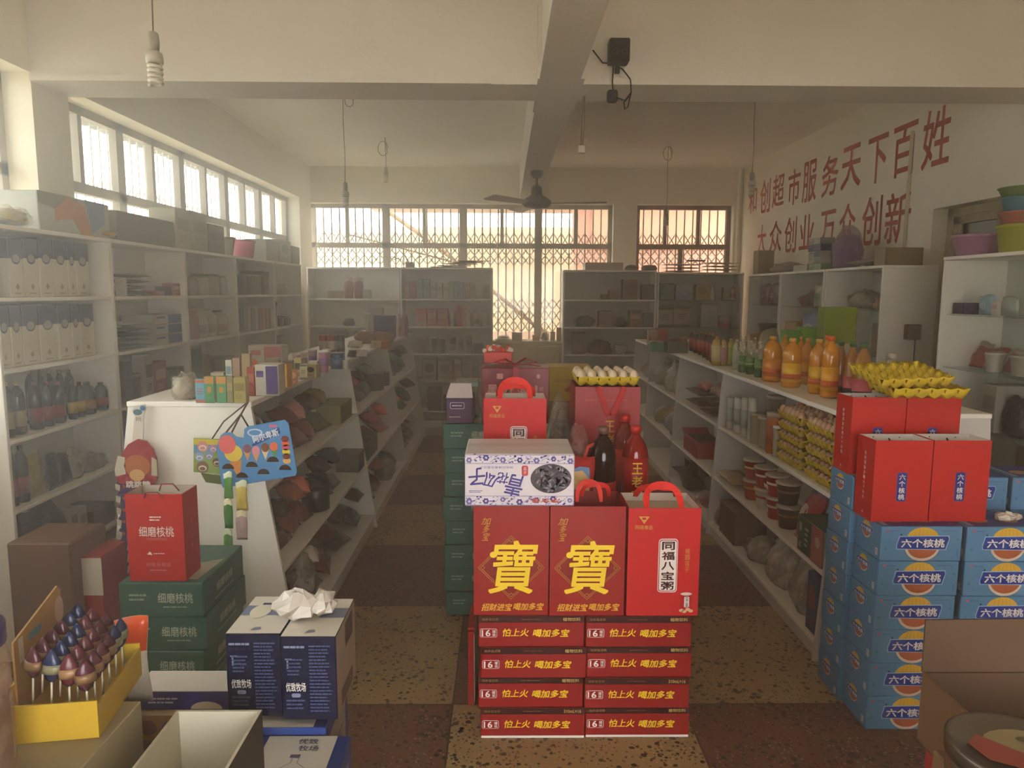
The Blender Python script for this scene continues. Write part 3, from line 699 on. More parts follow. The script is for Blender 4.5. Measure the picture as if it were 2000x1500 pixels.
# red herbal-tea cartons, two columns of four
CW, CD, CHH = .376, .36, .1155
def tea_carton(right_text, strip):
    b = MB(); c = m('#98161a', .38, var=.06); b.box(-CW / 2, CW / 2, 0, CD, 0, CHH - .001, c, c=.002)
    f, l, r, t, k = faces(CW, CD, CHH); dk = m('#3b0d10', .4)
    for F in (f, k):
        b.rect(F, 0, CHH / 2 - .013, CW - .004, .024, dk); b.txt(F, right_text, CW / 2 - .045, CHH / 2 - .013, .013, m('#d9b56a', .4), .01, .062)
        b.txt(F, '加多宝凉茶', -CW / 2 + .042, CHH / 2 - .013, .010, m('#b98f5a', .4), .005, .058); micro(b, F, 0, CHH / 2 - .013, .07, .007, m('#8a5a40', .4), 1)
        b.rrect(F, -.152, -.006, .060, .032, .006, WTX, 1); b.rrect(F, -.152, -.006, .057, .029, .005, c, 2)
        b.txt(F, '16', -.161, -.006, .024, WTX, .03, .031, 0, 3); b.vtxt(F, '罐装', -.133, -.006, .012, .011, WTX, .01, .012, 3)
        b.txt(F, '怕上火', -.056, -.004, .030, YEL, .035, .094, .22, 2); b.txt(F, '喝加多宝', .070, -.006, .030, YEL, .04, .128, .22, 2)
        b.vtxt(F, '加多宝', CW / 2 - .024, -.006, .016, .012, m('#8e2a1c', .4), .0, .010)
        if strip: b.rect(F, 0, -CHH / 2 + .005, CW - .004, .009, WTX, 3)
    for F in (l, r): b.rect(F, 0, CHH / 2 - .013, CD - .004, .024, dk); b.txt(F, '加多宝', 0, -.006, .04, YEL, .03)
    return b
X0 = -.085
PROT = {}
for ci, cn in enumerate(('left', 'right')):
    for k in range(4):
        key = ('植物饮料' if (ci, k) not in ((1, 1), (0, 0)) else '310mL×16', k == 0)
        lab = 'red sixteen-can drink carton, %s of the %s column in the centre stack' % (LVL[k], cn)
        loc = (X0 + CW / 2 + ci * (CW + .004) + (.004, -.004, .005, -.003)[k] * (1 - ci * .3), 2.452 + (.0, .004, -.003, .003)[(k + ci) % 4], .001 + k * CHH)
        if key in PROT: copy_thing(PROT[key], loc, 0, lab)
        else: PROT[key] = tag(tea_carton(*key).build('drink_carton', None, loc), lab, 'carton', 'red drink cartons in the centre stack')
ISZ = 4 * CHH + .001

def bag_shell(b, w, d, h, col, inner, deep=.16):
    """Open-topped bag: outer walls, rim, inner walls and inner floor."""
    t = .0035; o = [(-w / 2, 0), (w / 2, 0), (w / 2, d), (-w / 2, d)]; i_ = [(-w / 2 + t, t), (w / 2 - t, t), (w / 2 - t, d - t), (-w / 2 + t, d - t)]
    vs = [(x, y, 0) for x, y in o] + [(x, y, h) for x, y in o]; b.add(vs, [(3, 2, 1, 0), (0, 1, 5, 4), (1, 2, 6, 5), (2, 3, 7, 6), (3, 0, 4, 7)], col)
    b.add([(x, y, h) for x, y in o] + [(x, y, h) for x, y in i_], [(k, (k + 1) % 4, 4 + (k + 1) % 4, 4 + k) for k in range(4)], col)
    b.add([(x, y, h) for x, y in i_] + [(x, y, h - deep) for x, y in i_], [(k + 4, (k + 1) % 4 + 4, (k + 1) % 4, k)[::-1] for k in range(4)] + [(4, 5, 6, 7)], inner)
def strap(t, x0, x1, y, z, rise, wd, col, lean=0, label=None):
    """Wide flat ribbon handle arching between two points, its broad side to the front."""
    n = 12; P = []
    for k in range(n + 1):
        a = k / n; s = math.sin(math.pi * a) ** .55; P.append(Vector((x0 + (x1 - x0) * (.5 - .5 * math.cos(math.pi * a)), y + lean * s, z + rise * s)))
    vs = []
    for k, p in enumerate(P):
        d = P[min(k + 1, n)] - P[max(k - 1, 0)]; nn = Vector((-d.z, 0, d.x)).normalized(); w = wd * (.75 + .35 * math.sin(math.pi * k / n) + .12 * math.sin(k * 1.9))
        vs += [p - nn * w, p + nn * w * .2, p + nn * w * .2 + Vector((0, .003, 0)), p - nn * w + Vector((0, .003, 0))]
    b = MB(); b.add(vs, [(4 * k + i, 4 * k + (i + 1) % 4, 4 * k + 4 + (i + 1) % 4, 4 * k + 4 + i) for k in range(n) for i in range(4)] + [(3, 2, 1, 0), (4 * n, 4 * n + 1, 4 * n + 2, 4 * n + 3)], col)
    return b.build('handle', t, label=label)
def treasure_bag(label, loc, w, h, d, handle):
    t = thing('gift_bag', label, 'bag', loc, 0, 'red gift bags with the big yellow character'); c = m('#9c1c1b', .35, var=.08, sc=3); b = MB(); bag_shell(b, w, d, h, c, m('#8e1616', .5), .05)
    f, l, r, tp, k = faces(w, d, h)
    for F in (f, k):
        q = w * .44; cy = -h * .06; b.poly(F, [(0, cy + q), (-q, cy), (0, cy - q), (q, cy)], m('#8a1214', .4), 1)
        for s in (1.0, .93): b.line(F, [(0, cy + q * s), (-q * s, cy), (0, cy - q * s), (q * s, cy), (0, cy + q * s)], .0016, GOLD, 2)
        for a, e in ((0, 1), (0, -1), (1, 0), (-1, 0)): b.line(F, [(a * q * .86 + e * .008, cy + e * q * .86 + a * .008), (a * q * .8, cy + e * q * .8), (a * q * .86 - e * .008, cy + e * q * .86 - a * .008)], .0016, GOLD, 3)
        rnd = random.Random(5)
        for _ in range(16):
            a, e = rnd.uniform(-.5, .5) * q, rnd.uniform(-.5, .5) * q; b.ell(F, a, cy + e, .02, .014, m('#77101a', .4), 2, 7)
        b.txt(F, '寶', .008, cy + .002, h * .49, YEL, .024, w * .60, .12, 4)
        b.ell(F, -w * .235, cy + h * .12, w * .10, h * .058, YEL, 4)
        b.txt(F, '加', -w * .33, h * .365, .026, GOLD, .01, .03, .3, 3); b.txt(F, '多', -w * .33, h * .295, .028, GOLD, .01, .022, .3, 3); b.txt(F, '宝', -w * .335, h * .225, .03, GOLD, .01, .022, .3, 3)
        b.txt(F, '招财进宝', -w * .19, -h * .425, .028, m('#e8b436', .4), .035, w * .40, .25, 3); b.txt(F, '喝加多宝', w * .235, -h * .42, .028, m('#e8b436', .4), .035, w * .40, .25, 3)
    b.build('bag_body', t)
    if handle:
        hc = m('#d8281e', .6); strap(t, -w * .14, w * .22, d * .35, h - .004, .075, .014, hc, .02, 'red fabric carrying strap'); strap(t, -w * .05, w * .36, d * .7, h - .004, .06, .014, hc, -.03, 'red fabric carrying strap')
    return t
BGH, BGW = .398, .264
treasure_bag('red gift bag with big yellow character, under the seed carton', (-.105 + BGW / 2, 2.462, ISZ), BGW, BGH, .2, False)
treasure_bag('red gift bag with big yellow character, middle bag on the red cartons', (-.105 + BGW * 1.5 + .004, 2.458, ISZ), BGW, BGH, .2, True)
def congee_bag(label, loc, w, h, d, bulge=0):
    t = thing('gift_bag', label, 'bag', loc, 0, 'bright red porridge gift bags'); c = m('#c6191b', .5, var=.06, sc=4, bump=.15); b = MB(); bag_shell(b, w, d, h, c, m('#c8bdb0', .5), .03)
    f, l, r, tp, k = faces(w, d, h); dk = m('#4a161a', .45); gold = m('#d09a45', .4)
    for F in (f, k):
        lx, ly, lw, lh = w * .06, -h * .03, w * .27, h * .50
        b.rrect(F, lx, ly, lw, lh, .012, m('#e9ddd6', .45), 1); b.rrect(F, lx, ly, lw * .93, lh * .965, .01, m('#a3161a', .45), 2); b.rrect(F, lx, ly, lw * .86, lh * .935, .009, m('#e9ddd6', .45), 3)
        b.vtxt(F, '同福八宝粥', lx, ly, lh * .186, lh * .155, dk, .045, lw * .66, 4)
        b.vtxt(F, '桂圆莲子', w * .33, h * .02, .023, .019, gold, 0, .016, 2); micro(b, F, w * .24, h * .02, .008, h * .22, m('#a3201c', .4), 8, 2)
        b.poly(F, [(-w * .36, h * .425), (-w * .21, h * .425), (-w * .285, h * .355)], gold, 2); b.rect(F, -w * .285, h * .405, w * .05, .008, c, 3); b.txt(F, '同福食品', -w * .285, h * .325, .016, gold, .01, w * .24, 0, 2)
        b.rect(F, w * .33, -h * .36, w * .16, h * .13, m('#b0141a', .4), 1); b.ell(F, w * .33, -h * .295, w * .16, .012, m('#d8c8b8', .4), 2); b.rrect(F, w * .34, -h * .37, w * .07, h * .10, .004, m('#e9ddd6', .45), 2); b.vtxt(F, '同福八宝粥', w * .34, -h * .37, h * .019, h * .016, dk, .02, .010, 3)
        for a, e in ((.27, -.45), (.31, -.46), (.36, -.44), (.4, -.455)): b.ell(F, w * a, h * e, .018, .012, m('#d9b48c', .5), 2, 8)
    b.build('bag_body', t); hc = m('#e02a22', .6, bump=.2)
    strap(t, -w * .27, w * .27, .012, h - .012, .085, .02, hc, .06, 'soft red carrying strap'); strap(t, -w * .30, w * .34, d - .012, h - .012, .06, .02, hc, -.05, 'soft red carrying strap')
    return t
congee_bag('bright red porridge gift bag with raised strap, right end of the front bags'  , (-.105 + BGW * 2 + .012 + .128, 2.456, ISZ), .254, BGH - .005, .2)
congee_bag('bright red porridge gift bag behind the blue and white seed carton', (.044, 2.86, .782), .25, .40, .16)
# folded red bag squeezed beside the stack
b = MB(); b.box(-.012, .012, 0, .25, 0, .30, m('#a3171a', .4), c=.003); b.box(.012, .0135, -.001, .25, .01, .29, m('#d6cfc6', .5)); b.box(-.012, .012, .02, .23, .3, .31, m('#a3171a', .4))
tag(b.build('folded_bag', None, (-.1245, 2.66, .001)), 'folded red paper bag with white edge, squeezed beside the left red cartons', 'bag')
# seed carton, upside down
w, d, h = .378, .268, .184; b = MB(); wh = m('#dcd3d8', .45, var=.04); b.box(-w / 2, w / 2, 0, d, 0, h, wh, c=.003); fs = faces(w, d, h); pu, pu2 = m('#4b3f94', .45), m('#7a6fb4', .45); rnd = random.Random(3)
def floral(F, cy, hh):
    n = int(F.w / .028)
    for i in range(n):
        x = -F.w / 2 + (i + .5) * F.w / n; y = cy + rnd.uniform(-.2, .2) * hh; r = hh * rnd.uniform(.28, .42)
        if i % 2 == 0:
            for k in range(6): b.ell(F, x + r * .62 * math.cos(k * 1.05), y + r * .62 * math.sin(k * 1.05), r * .7, r * .7, pu if (i // 2) % 2 else pu2, 2, 7)
            b.ell(F, x, y, r * .4, r * .4, wh, 3, 6)
        else:
            b.line(F, [(x - .014, y - hh * .3), (x - .004, y), (x + .006, y + hh * .1), (x + .014, y + hh * .35)], .0016, pu2, 2)
            for _ in range(5): b.ell(F, x + rnd.uniform(-.014, .014), y + rnd.uniform(-.42, .42) * hh, .009, .005, rnd.choice((pu, pu2)), 2, 6)
        for _ in range(4): b.ell(F, x + rnd.uniform(-.014, .014), cy + rnd.uniform(-.46, .46) * hh, .005, .004, pu2, 2, 5)
    b.rect(F, 0, cy + hh * .5, F.w, .0016, pu2, 2); b.rect(F, 0, cy - hh * .5, F.w, .0016, pu2, 2)
for F in (fs[0], fs[1], fs[2], fs[4]): floral(F, h * .5 - .018, .030); floral(F, -h * .5 + .020, .032)
F = fs[0]
for ch, x, y, hh, ww, ro in (('青', -.018, -.018, .078, .062, 168), ('花', -.058, .008, .040, .04, 175), ('瓜', -.102, .0, .05, .05, 160), ('子', -.148, .014, .06, .058, 185)): b.txt(F, ch, x, y, hh, pu, .03, ww, .1, 2, ro)
b.txt(F, '传统风味青花瓷瓜子', -.08, .046, .009, pu2, 0, .115, 0, 2, 180); micro(b, F, -.15, -.04, .05, .01, pu2, 2)
b.rrect(F, .018, .034, .022, .036, .006, m('#c63a3a', .5), 2); b.vtxt(F, '瓜子', .018, .034, .014, .011, wh, .01, .011, 3)
b.ell(F, .108, .006, .142, .104, m('#4a434c', .5), 2, 26)
for _ in range(110):
    a, r = rnd.uniform(0, 6.28), rnd.random() ** .5; x, y = .108 + .062 * r * math.cos(a), .006 + .044 * r * math.sin(a); q = rnd.uniform(0, 3.14); L, k = .011, .0035
    co, si = math.cos(q), math.sin(q); b.poly(F, [(x + L * co, y + L * si), (x - k * si, y + k * co), (x - L * co, y - L * si), (x + k * si, y - k * co)], m(rnd.choice(('#6a626a', '#8d858c', '#2e282e', '#a29aa2')), .5), 3)
b.txt(F, '净含量', .09, -h / 2 + .020, .016, m('#c9502f', .5), .02, .10, 0, 4, 180)
b.rect(fs[3], 0, -.06, w, .0012, m('#a79fa2', .5), 1); b.rect(fs[3], 0, .02, w - .004, .05, m('#cfc6c4', .35), 1)
tag(b.build('seed_carton', None, (.055, 2.452, ISZ + BGH + .003)), 'white carton with blue floral bands and upside-down lettering, on the front red bags', 'carton')

# green cartons: tall stack on the island's left flank
def green_carton(w, d, h, text=True):
    b = MB(); b.box(-w / 2, w / 2, 0, d, 0, h - .001, m('#3c6a5e', .45, var=.08), c=.003); f, l, r, t, k = faces(w, d, h); tx = m('#b9c4b4', .5); sk = m('#9eb3a4', .5)
    for F in (f, k):
        b.txt(F, '细磨核桃', w * .17, h * .06, h * .30, tx, .02, w * .42); micro(b, F, w * .17, -h * .2, w * .3, h * .08, sk, 1); micro(b, F, -w * .27, h * .08, w * .22, h * .26, sk, 2)
    for F in (l, r): b.txt(F, '细磨核桃', 0, .0, h * .26, tx, .02, d * .4); micro(b, F, 0, -h * .3, d * .5, h * .1, sk, 1)
    b.rect(t, 0, 0, w * .9, .004, m('#6d8f82', .4)); b.poly(t, [(-w * .1, -d * .42), (w * .4, -d * .42), (w * .46, d * .1), (0, -d * .1)], m('#a9a38e', .5)); return b
gp = None
for k in range(8):
    loc = (-.292 + .15 + (.006, -.004, .0, .005, -.006, .002, .004, -.002)[k], 3.46 + (.0, .01, -.005, .006, 0, .012, -.004, 0)[k], .001 + k * .121)
    lab = 'green walnut drink carton in the tall stack behind the red bags, %s from the floor' % ORD[k]
    if gp is None: gp = tag(green_carton(.30, .40, .121).build('drink_carton', None, loc), lab, 'carton', 'green cartons in the tall stack behind the red bags')
    else: copy_thing(gp, loc, 0, lab)
for k in range(6):   # carries the second porridge bag
    copy_thing(gp, (.062 + (.004, -.003, .002, -.005, .003, 0)[k], 2.838 + (0, .004, .002, .005, .001, .003)[k], .001 + k * .13), 0, 'green carton hidden low behind the red cartons, %s from the floor' % ORD[k], 'green cartons under the second porridge bag')
# purple carton with an open white flap on top of the green stack
t = thing('carton', 'purple and white carton with its flap raised, on the green carton stack', 'carton', (-.215, 3.465, .970)); b = MB(); b.box(-.065, .065, 0, .2, 0, .125, m('#4c2350', .4), c=.003); F = Fc((0, 0, .0625), (1, 0, 0), (0, 0, 1), .13, .125)
b.rrect(F, -.01, .025, .07, .032, .008, m('#c9b9d2', .4), 1); b.rrect(F, -.01, .025, .064, .026, .006, m('#4c2350', .4), 2); micro(b, F, -.01, .025, .05, .014, m('#c9b9d2', .4), 1, 3); micro(b, F, -.02, -.03, .06, .008, m('#d9cbd0', .4), 1)
b.build('carton_body', t); b = MB(); b.add([(-.065, 0, .125), (.065, 0, .125), (.055, .05, .19), (-.045, .05, .19), (-.065, .003, .125), (.065, .003, .125), (.055, .053, .19), (-.045, .053, .19)], [(0, 1, 2, 3), (7, 6, 5, 4), (0, 3, 7, 4), (1, 5, 6, 2), (2, 6, 7, 3)], m('#cfc3c4', .5)); b.build('flap', t)
MB_ = put('box', ('y', 3.68, .97), 889, 934, 746, 'white and green carton behind the purple one beside the gift box', '#8c8471', dep=.16, top='#d5dccd', a='#7fa096', st=5)
# burgundy biscuit gift box with ribbon on the stack
gx, gy, gz = .055, 3.47, .970
t = thing('gift_box', 'burgundy biscuit gift box tied with a red ribbon bow', 'box', (gx, gy, gz)); w, d, h = .325, .2, .27; b = MB(); bc = m('#7c1a2c', .35); b.box(-w / 2, w / 2, 0, d, 0, h, bc, c=.003, top=m('#d6cbc6', .3)); F = faces(w, d, h)[0]
tx = m('#c9958c', .5); b.txt(F, '黑麦桃酥', -.03, .03, .055, tx, .04, .21); b.rrect(F, -.075, .095, .03, .026, .004, tx, 1); b.rrect(F, .11, .095, .016, .02, .004, tx, 1); b.vtxt(F, '桃酥', .125, .02, .028, .022, tx, .01, .02); b.rect(F, .10, .02, .012, .06, tx, 1); micro(b, F, -.04, -.06, .2, .02, tx, 2); b.build('box_body', t)
rb = m('#a8243c', .35); b = MB(); b.box(-.012, .012, -.003, d + .003, h, h + .004, rb); b.box(-.012, .012, -.004, 0, 0, h + .004, rb)
b.tube([(0, d * .5, h + .008), (-.05, d * .45, h + .035), (-.1, d * .4, h + .018), (-.05, d * .48, h + .010), (0, d * .5, h + .008)], .012, rb, 6, flat=.3); b.tube([(0, d * .5, h + .008), (.05, d * .45, h + .04), (.105, d * .4, h + .02), (.05, d * .48, h + .01), (0, d * .5, h + .008)], .012, rb, 6, flat=.3)
b.tube([(0, d * .5, h + .008), (.06, d * .3, h + .012), (.12, d * .2, h + .006)], .008, rb, 6, flat=.3); b.build('ribbon_bow', t)
t = thing('red_gift_box', 'small bright red box with ruffled top, on the burgundy gift box', 'box', (-.03, 3.60, gz + .2805)); b = MB(); b.box(-.07, .07, 0, .08, 0, .055, m('#c2322c', .4), c=.003); b.build('box_body', t); b = MB(); rnd = random.Random(4)
for i in range(16): b.ell(Fc((-.068 + i * .009, rnd.uniform(.01, .06), .058 + rnd.uniform(0, .02)), (1, 0, 0), (0, .3, .95), 1, 1), 0, 0, .022, .026, m(rnd.choice(('#d8452f', '#c9b8a8', '#b52a28')), .4), 1, 6)
b.build('ruffled_paper', t)
# what else stands on the island behind the front bags, right half
def floor_stack(n, x, y, w, d, h, col, lab, group):
    b = MB(); b.box(-w / 2, w / 2, 0, d, 0, h - .001, m(col, .6), c=.004); f, l, r, t_, k = faces(w, d, h); b.rect(t_, 0, 0, w, .05, m('#b99d6d', .3))
    pr = None
    for k_ in range(n):
        lb = lab + ', ' + ORD[k_] + ' from the floor'
        if pr is None: pr = tag(b.build('carton', None, (x, y, .001)), lb, 'carton', group)
        else: copy_thing(pr, (x + .004 * (-1) ** k_, y + .003 * (k_ % 2), .001 + k_ * h), 0, lb)
    return n * h
floor_stack(4, .50, 2.83, .33, .30, .1795, '#8a6b48', 'plain brown carton hidden behind the right red cartons', 'brown cartons behind the red cartons')
zz = .72
floor_stack(4, .272, 2.83, .1, .3, .1795, '#8a6b48', 'narrow brown carton hidden behind the middle red bag', 'narrow brown cartons')
def bigbottle(lab, x, y, z, c, r, h, cap, lab_c, lz, txt=None, handle=None, sh=.66, la=None):
    t = g_bottle('drink_bottle', r * 2, h, c, dict(cap=cap, lab=lab_c, lz=lz, sh=sh, neck=.32, ch=.085, **({'lt': txt} if txt else {}), **({'la': la} if la else {})))
    t.location = (x, y, z); tag(t, lab, 'bottle')
    if handle:
        b = MB(); b.tube([(-r * .35, 0 + r, h * .80), (-r * 1.15, r * .9, h * .76), (-r * 1.42, r * .8, h * .62), (-r * 1.38, r * .8, h * .48), (-r * .98, r * .9, h * .42)], .008, handle, 7); b.build('handle', t, label='red plastic handle')
    return t
bigbottle('dark sauce bottle with red handle and yellow label, behind the middle red bag', .402, 2.835, zz, '#2a0d0c', .054, .345, '#7d5a50', '#b3201c', (.04, .36), None, m('#c33a25', .35), la='#d6b92a')
bigbottle('big red herbal tea bottle with red cap, in front of its twin', .545, 2.90, zz, '#8e1512', .055, .335, '#c22a22', '#b3171a', (.06, .62), '王老吉')
bigbottle('big red herbal tea bottle with red cap, behind its twin', .522, 3.03, zz, '#7a1412', .05, .36, '#c22a22', '#b3171a', (.06, .6), None)
put('bag', ('y', 2.90, zz), 1104, 1160, 832, 'round pink rimmed clear tub of dried herbs behind the middle red bag', '#7d4a3a', 'clear_plastic_tub', 'tub', film='#e9b4b4', op=.3, pinch=.1, dep=.14)
t = thing('snack_pack', 'blue and yellow snack pack with a red top, leaning behind the middle bag', 'pack', (.262, 2.72, ISZ + BGH - .07), 0); b = MB(); M_ = Matrix.Rotation(R(-14), 4, 'X'); b.pouch(.175, .19, .05, m('#b52a26', .3, bump=.3), 4, M_)
F = Fc(M_ @ Vector((0, -.0285, .095)), (1, 0, 0), M_.to_3x3() @ Vector((0, 0, 1)), .17, .19)
b.poly(F, [(-.07, .03), (-.05, .045), (.0, .036), (.03, .05), (.066, .045), (.068, -.02), (-.066, -.01)], m('#3f74a8', .35), 1); b.poly(F, [(-.066, -.015), (-.02, .0), (.0, .028), (.04, .034), (.06, .01), (.068, -.06), (.05, -.05), (-.02, -.03), (-.068, -.035)], m('#d2a650', .35), 2); b.poly(F, [(-.068, -.036), (-.02, -.031), (.05, -.05), (.068, -.075), (.04, -.07), (-.06, -.062)], m('#2b2f66', .35), 3)
b.build('pack_body', t)
b = MB(); pass
# tea gift bag with an egg tray on top
w, d, h = .29, .26, .42; t = thing('gift_bag', 'red herbal tea gift bag with gold lettering, carrying a tray of eggs', 'bag', (.462, 3.2, .765)); b = MB(); bag_shell(b, w, d, h, m('#9e1b1c', .4), m('#7c1517', .5), .02); F = faces(w, d, h)[0]
b.vtxt(F, '王老吉', .012, -.03, .062, .052, m('#c9a03a', .4), .03, .045); micro(b, F, 0, h * .36, w * .7, .012, m('#b8443c', .5), 1); b.rect(F, -.06, -.02, .0012, .2, m('#7c1517', .5)); b.rect(F, .07, -.02, .0012, .2, m('#7c1517', .5)); b.build('bag_body', t)
hc = m('#b8282a', .6)
for a, e in ((-.045, .005), (.075, .02)): MB().bar((a, -.006, h), (e, -.006, h - .13), .026, .004, hc, up=(0, 1, 0)).build('handle', t, label='hanging red strap')
floor_stack(3, .462, 3.18, .36, .32, .2545, '#8a6b48', 'brown carton under the red herbal tea gift bag', 'brown cartons under the tea bag')

# behind the tub: dark bag, pale bag, yellow carton
zb = floor_stack(4, .245, 3.16, .05, .46, .2, '#8a6b48', 'narrow brown carton behind the herb tub', 'narrow brown cartons behind the herb tub') + .0025
put('bag', ('y', 3.17, zb), 1064, 1128, 772, 'dark clear-wrapped bag between the gift bags on the centre island', '#3d3a2e', 'clear_plastic_bag', film='#c9c6b4', op=.28, pinch=.2, dep=.2, w=.125)
put('bag', ('y', 3.42, zb), 1066, 1108, 738, 'pale clear bag standing behind the dark bag on the centre island', '#b9b2a0', 'clear_plastic_bag', film='#e4e2d8', op=.4, pinch=.12, dep=.16, w=.12, h=.2)
zb = floor_stack(4, .36, 4.1, .3, .3, .245, '#8a6b48', 'brown carton under the yellow carton', 'brown cartons under the yellow carton') + .001
t = thing('carton', 'yellow carton at the rear of the centre island, behind the bags', 'carton', (.375, 4.12, zb)); b = MB(); w, d, h = .25, .2, .2; b.box(-w / 2, w / 2, 0, d, 0, h, m('#b59a2e', .5), c=.003); F = faces(w, d, h)[0]; micro(b, F, 0, h * .1, w * .7, .02, m('#8a7422', .5), 2); b.poly(F, [(-.03, -.03), (.0, -.01), (.03, -.03), (.025, -.045), (-.025, -.045)], m('#a8432a', .5), 1); b.rect(F, .08, .06, .03, .02, m('#4a3f22', .5), 1); b.build('carton_body', t)
# ---------------------------------------------------------------- egg trays
TRY = m('#d8bb2c', .75, var=.12, sc=30, bump=.3); EGG = m('#c9a183', .5, var=.12, sc=5); EGW = m('#d9c3a6', .5, var=.1, sc=5)
def tray_mesh(nx, ny, p=.047, dp=.044, name='egg_tray'):
    b = MB(); k = 4; X, Y = nx * k, ny * k; vs = []; e = .0025
    def hz(i, j):
        a, c = math.cos(2 * math.pi * i / k), math.cos(2 * math.pi * j / k)      # peaks at the cell corners
        v = .5 + .25 * (a + c) + .12 * a * c; ed = min(i, j, X - i, Y - j)
        return dp * (min(1, v) ** 1.9 * .95 if ed > 0 else .80 + .18 * v)
    for s in (0, 1):
        for j in range(Y + 1):
            for i in range(X + 1): vs.append(((i / k - nx / 2) * p, (j / k) * p, max(0, hz(i, j)) + s * e))
    q = (X + 1) * (Y + 1); fs = []
    for j in range(Y):
        for i in range(X):
            l = j * (X + 1) + i; fs.append((l + q, l + 1 + q, l + X + 2 + q, l + X + 1 + q)); fs.append((l + X + 1, l + X + 2, l + 1, l))
    ring = list(range(X + 1)) + [j * (X + 1) + X for j in range(1, Y + 1)] + [Y * (X + 1) + i for i in range(X - 1, -1, -1)] + [j * (X + 1) for j in range(Y - 1, 0, -1)]
    fs += [(ring[i], ring[(i + 1) % len(ring)], ring[(i + 1) % len(ring)] + q, ring[i] + q) for i in range(len(ring))]
    b.add(vs, fs, TRY, True); return b
def egg_mesh(mt):
    b = MB(); pr = []
    for i in range(9):
        t = math.pi * i / 8; r = .0215 * math.sin(t) * (1 + .10 * math.cos(t)); pr.append((max(r, 0), .028 - .028 * math.cos(t)))
    pr[-1] = (0, pr[-1][1]); pr[0] = (0, 0); b.lathe(pr, mt, 12); return b
egg0 = {}
def egg(loc, label, group, mt, rz=0, sc=1):
    if mt not in egg0: egg0[mt] = tag(egg_mesh(mt).build('egg', None, loc), label, 'egg', group); egg0[mt].scale = (sc, sc, sc)
    else: copy_thing(egg0[mt], loc, rz, label, group).scale = (sc, sc, sc)
def fill(x, y, z, nx, ny, label, group, mt, p=.047, rows=None):
    rnd = random.Random(int(x * 1000) + ny)
    for j in range(ny):
        for i in range(nx):
            if rows is None or (i, j) in rows: egg((x + (i + .5 - nx / 2) * p, y + (j + .5) * p, z + (.0065 if rows is not None else .017)), label, group, mt, rnd.uniform(0, 360), .8 if rows is not None else 1)
tz = .765 + .42 + .001
tr0 = tray_mesh(6, 5); tag(tr0.build('egg_tray', None, (.462, 3.2, tz)), 'yellow pulp egg tray full of eggs on the red tea gift bag', 'egg tray')
fill(.462, 3.2, tz, 6, 5, 'pale egg in the yellow tray on the red tea gift bag', 'eggs on the tea gift bag', EGW)
# ================================================================ blue walnut-drink cartons on the right, with red bags
BW, BD, BH = .292, .187, .1295
def walnut(b, F, cx, cy, s, badge_w):
    """Sunny walnut picture behind the blue name badge."""
    b.ell(F, cx, cy + .018 * s, .105 * s, .075 * s, m('#e0b23a', .45), 1, 20, 0, 180)
    for k in range(5): b.line(F, [(cx + (-.03 + .015 * k) * s, cy + .02 * s), (cx + (-.022 + .011 * k) * s, cy + .05 * s)], .0016 * s, m('#c9962c', .45), 2)
    b.ell(F, cx, cy - .008 * s, .115 * s, .10 * s, m('#dcc7b4', .45), 1, 20, 180, 360); b.ell(F, cx, cy - .010 * s, .098 * s, .078 * s, m('#b5603a', .45), 2, 20, 180, 360)
    w = badge_w; o = .0025 * s
    for e, mt, ly in ((o, m('#a9c9e4', .4), 3), (0, m('#2a3f9e', .4), 4)):
        b.poly(F, [(cx - w / 2 + .008 * s - e, cy + .024 * s + e), (cx - w / 2 - e, cy - .006 * s), (cx - w / 2 + .002 * s - e, cy - .016 * s - e), (cx + w / 2 - .010 * s + e, cy - .018 * s - e), (cx + w / 2 + e, cy + .018 * s), (cx + w / 2 - .004 * s + e, cy + .026 * s + e)], mt, ly)
    b.txt(F, '六个核桃', cx, cy + .003 * s, .029 * s, m('#e8e2da', .4), .045, w * .84, 0, 5)
def blue_carton():
    b = MB(); b.box(-BW / 2, BW / 2, 0, BD, 0, BH - .001, m('#5a8db5', .42, var=.04), c=.0025); f, l, r, t, k = faces(BW, BD, BH)
    for F in (f, k):
        walnut(b, F, .004, 0, 1.1, .186); b.ell(F, -.124, .048, .013, .009, m('#c9607a', .4), 2, 8); micro(b, F, -.098, .048, .034, .005, m('#3a5f92', .4), 1); micro(b, F, .098, .048, .062, .004, m('#3a5f92', .4), 1)
        b.rect(F, -.075, .034, .006, .006, m('#182048', .4), 2); b.ell(F, -.128, -.018, .010, .010, m('#3f7f8a', .4), 2, 8); b.rect(F, .130, -.034, .008, .026, m('#4a7fb0', .4), 2); b.ell(F, .130, .016, .009, .009, m('#3f7f8a', .4), 2, 8)
    for F in (l, r):
        walnut(b, F, -.012, .022, .56, .094)
        for a, e in ((-.07, -.01), (.06, -.012), (-.04, .045), (.03, -.034)): b.ell(F, a, e, .008, .010, m('#3f7f8a', .4), 2, 7)
        micro(b, F, -.05, -.034, .05, .008, m('#3a6ea6', .4), 2); b.rect(F, .068, -.036, .017, .026, m('#d2d4d4', .4), 2); micro(b, F, .068, -.036, .012, .02, m('#7d7f8a', .4), 5, 3)
    b.rect(t, 0, 0, BW * .97, BD * .96, m('#3c3f96', .42), 1)
    for x in (-.07, .04): b.ell(t, x, -.02, .08, .06, m('#c9a070', .45), 2)
    b.ell(t, .105, .02, .06, .05, m('#b06a8a', .45), 2); b.rect(t, -.128, 0, .02, BD * .9, m('#8ab2d8', .4), 2); return b
bp = tag(blue_carton().build('drink_carton', None, (1.340 + BW / 2, 2.497, .001)), 'blue walnut drink carton in the near left column, first from the floor', 'carton', 'blue cartons stacked on the right')
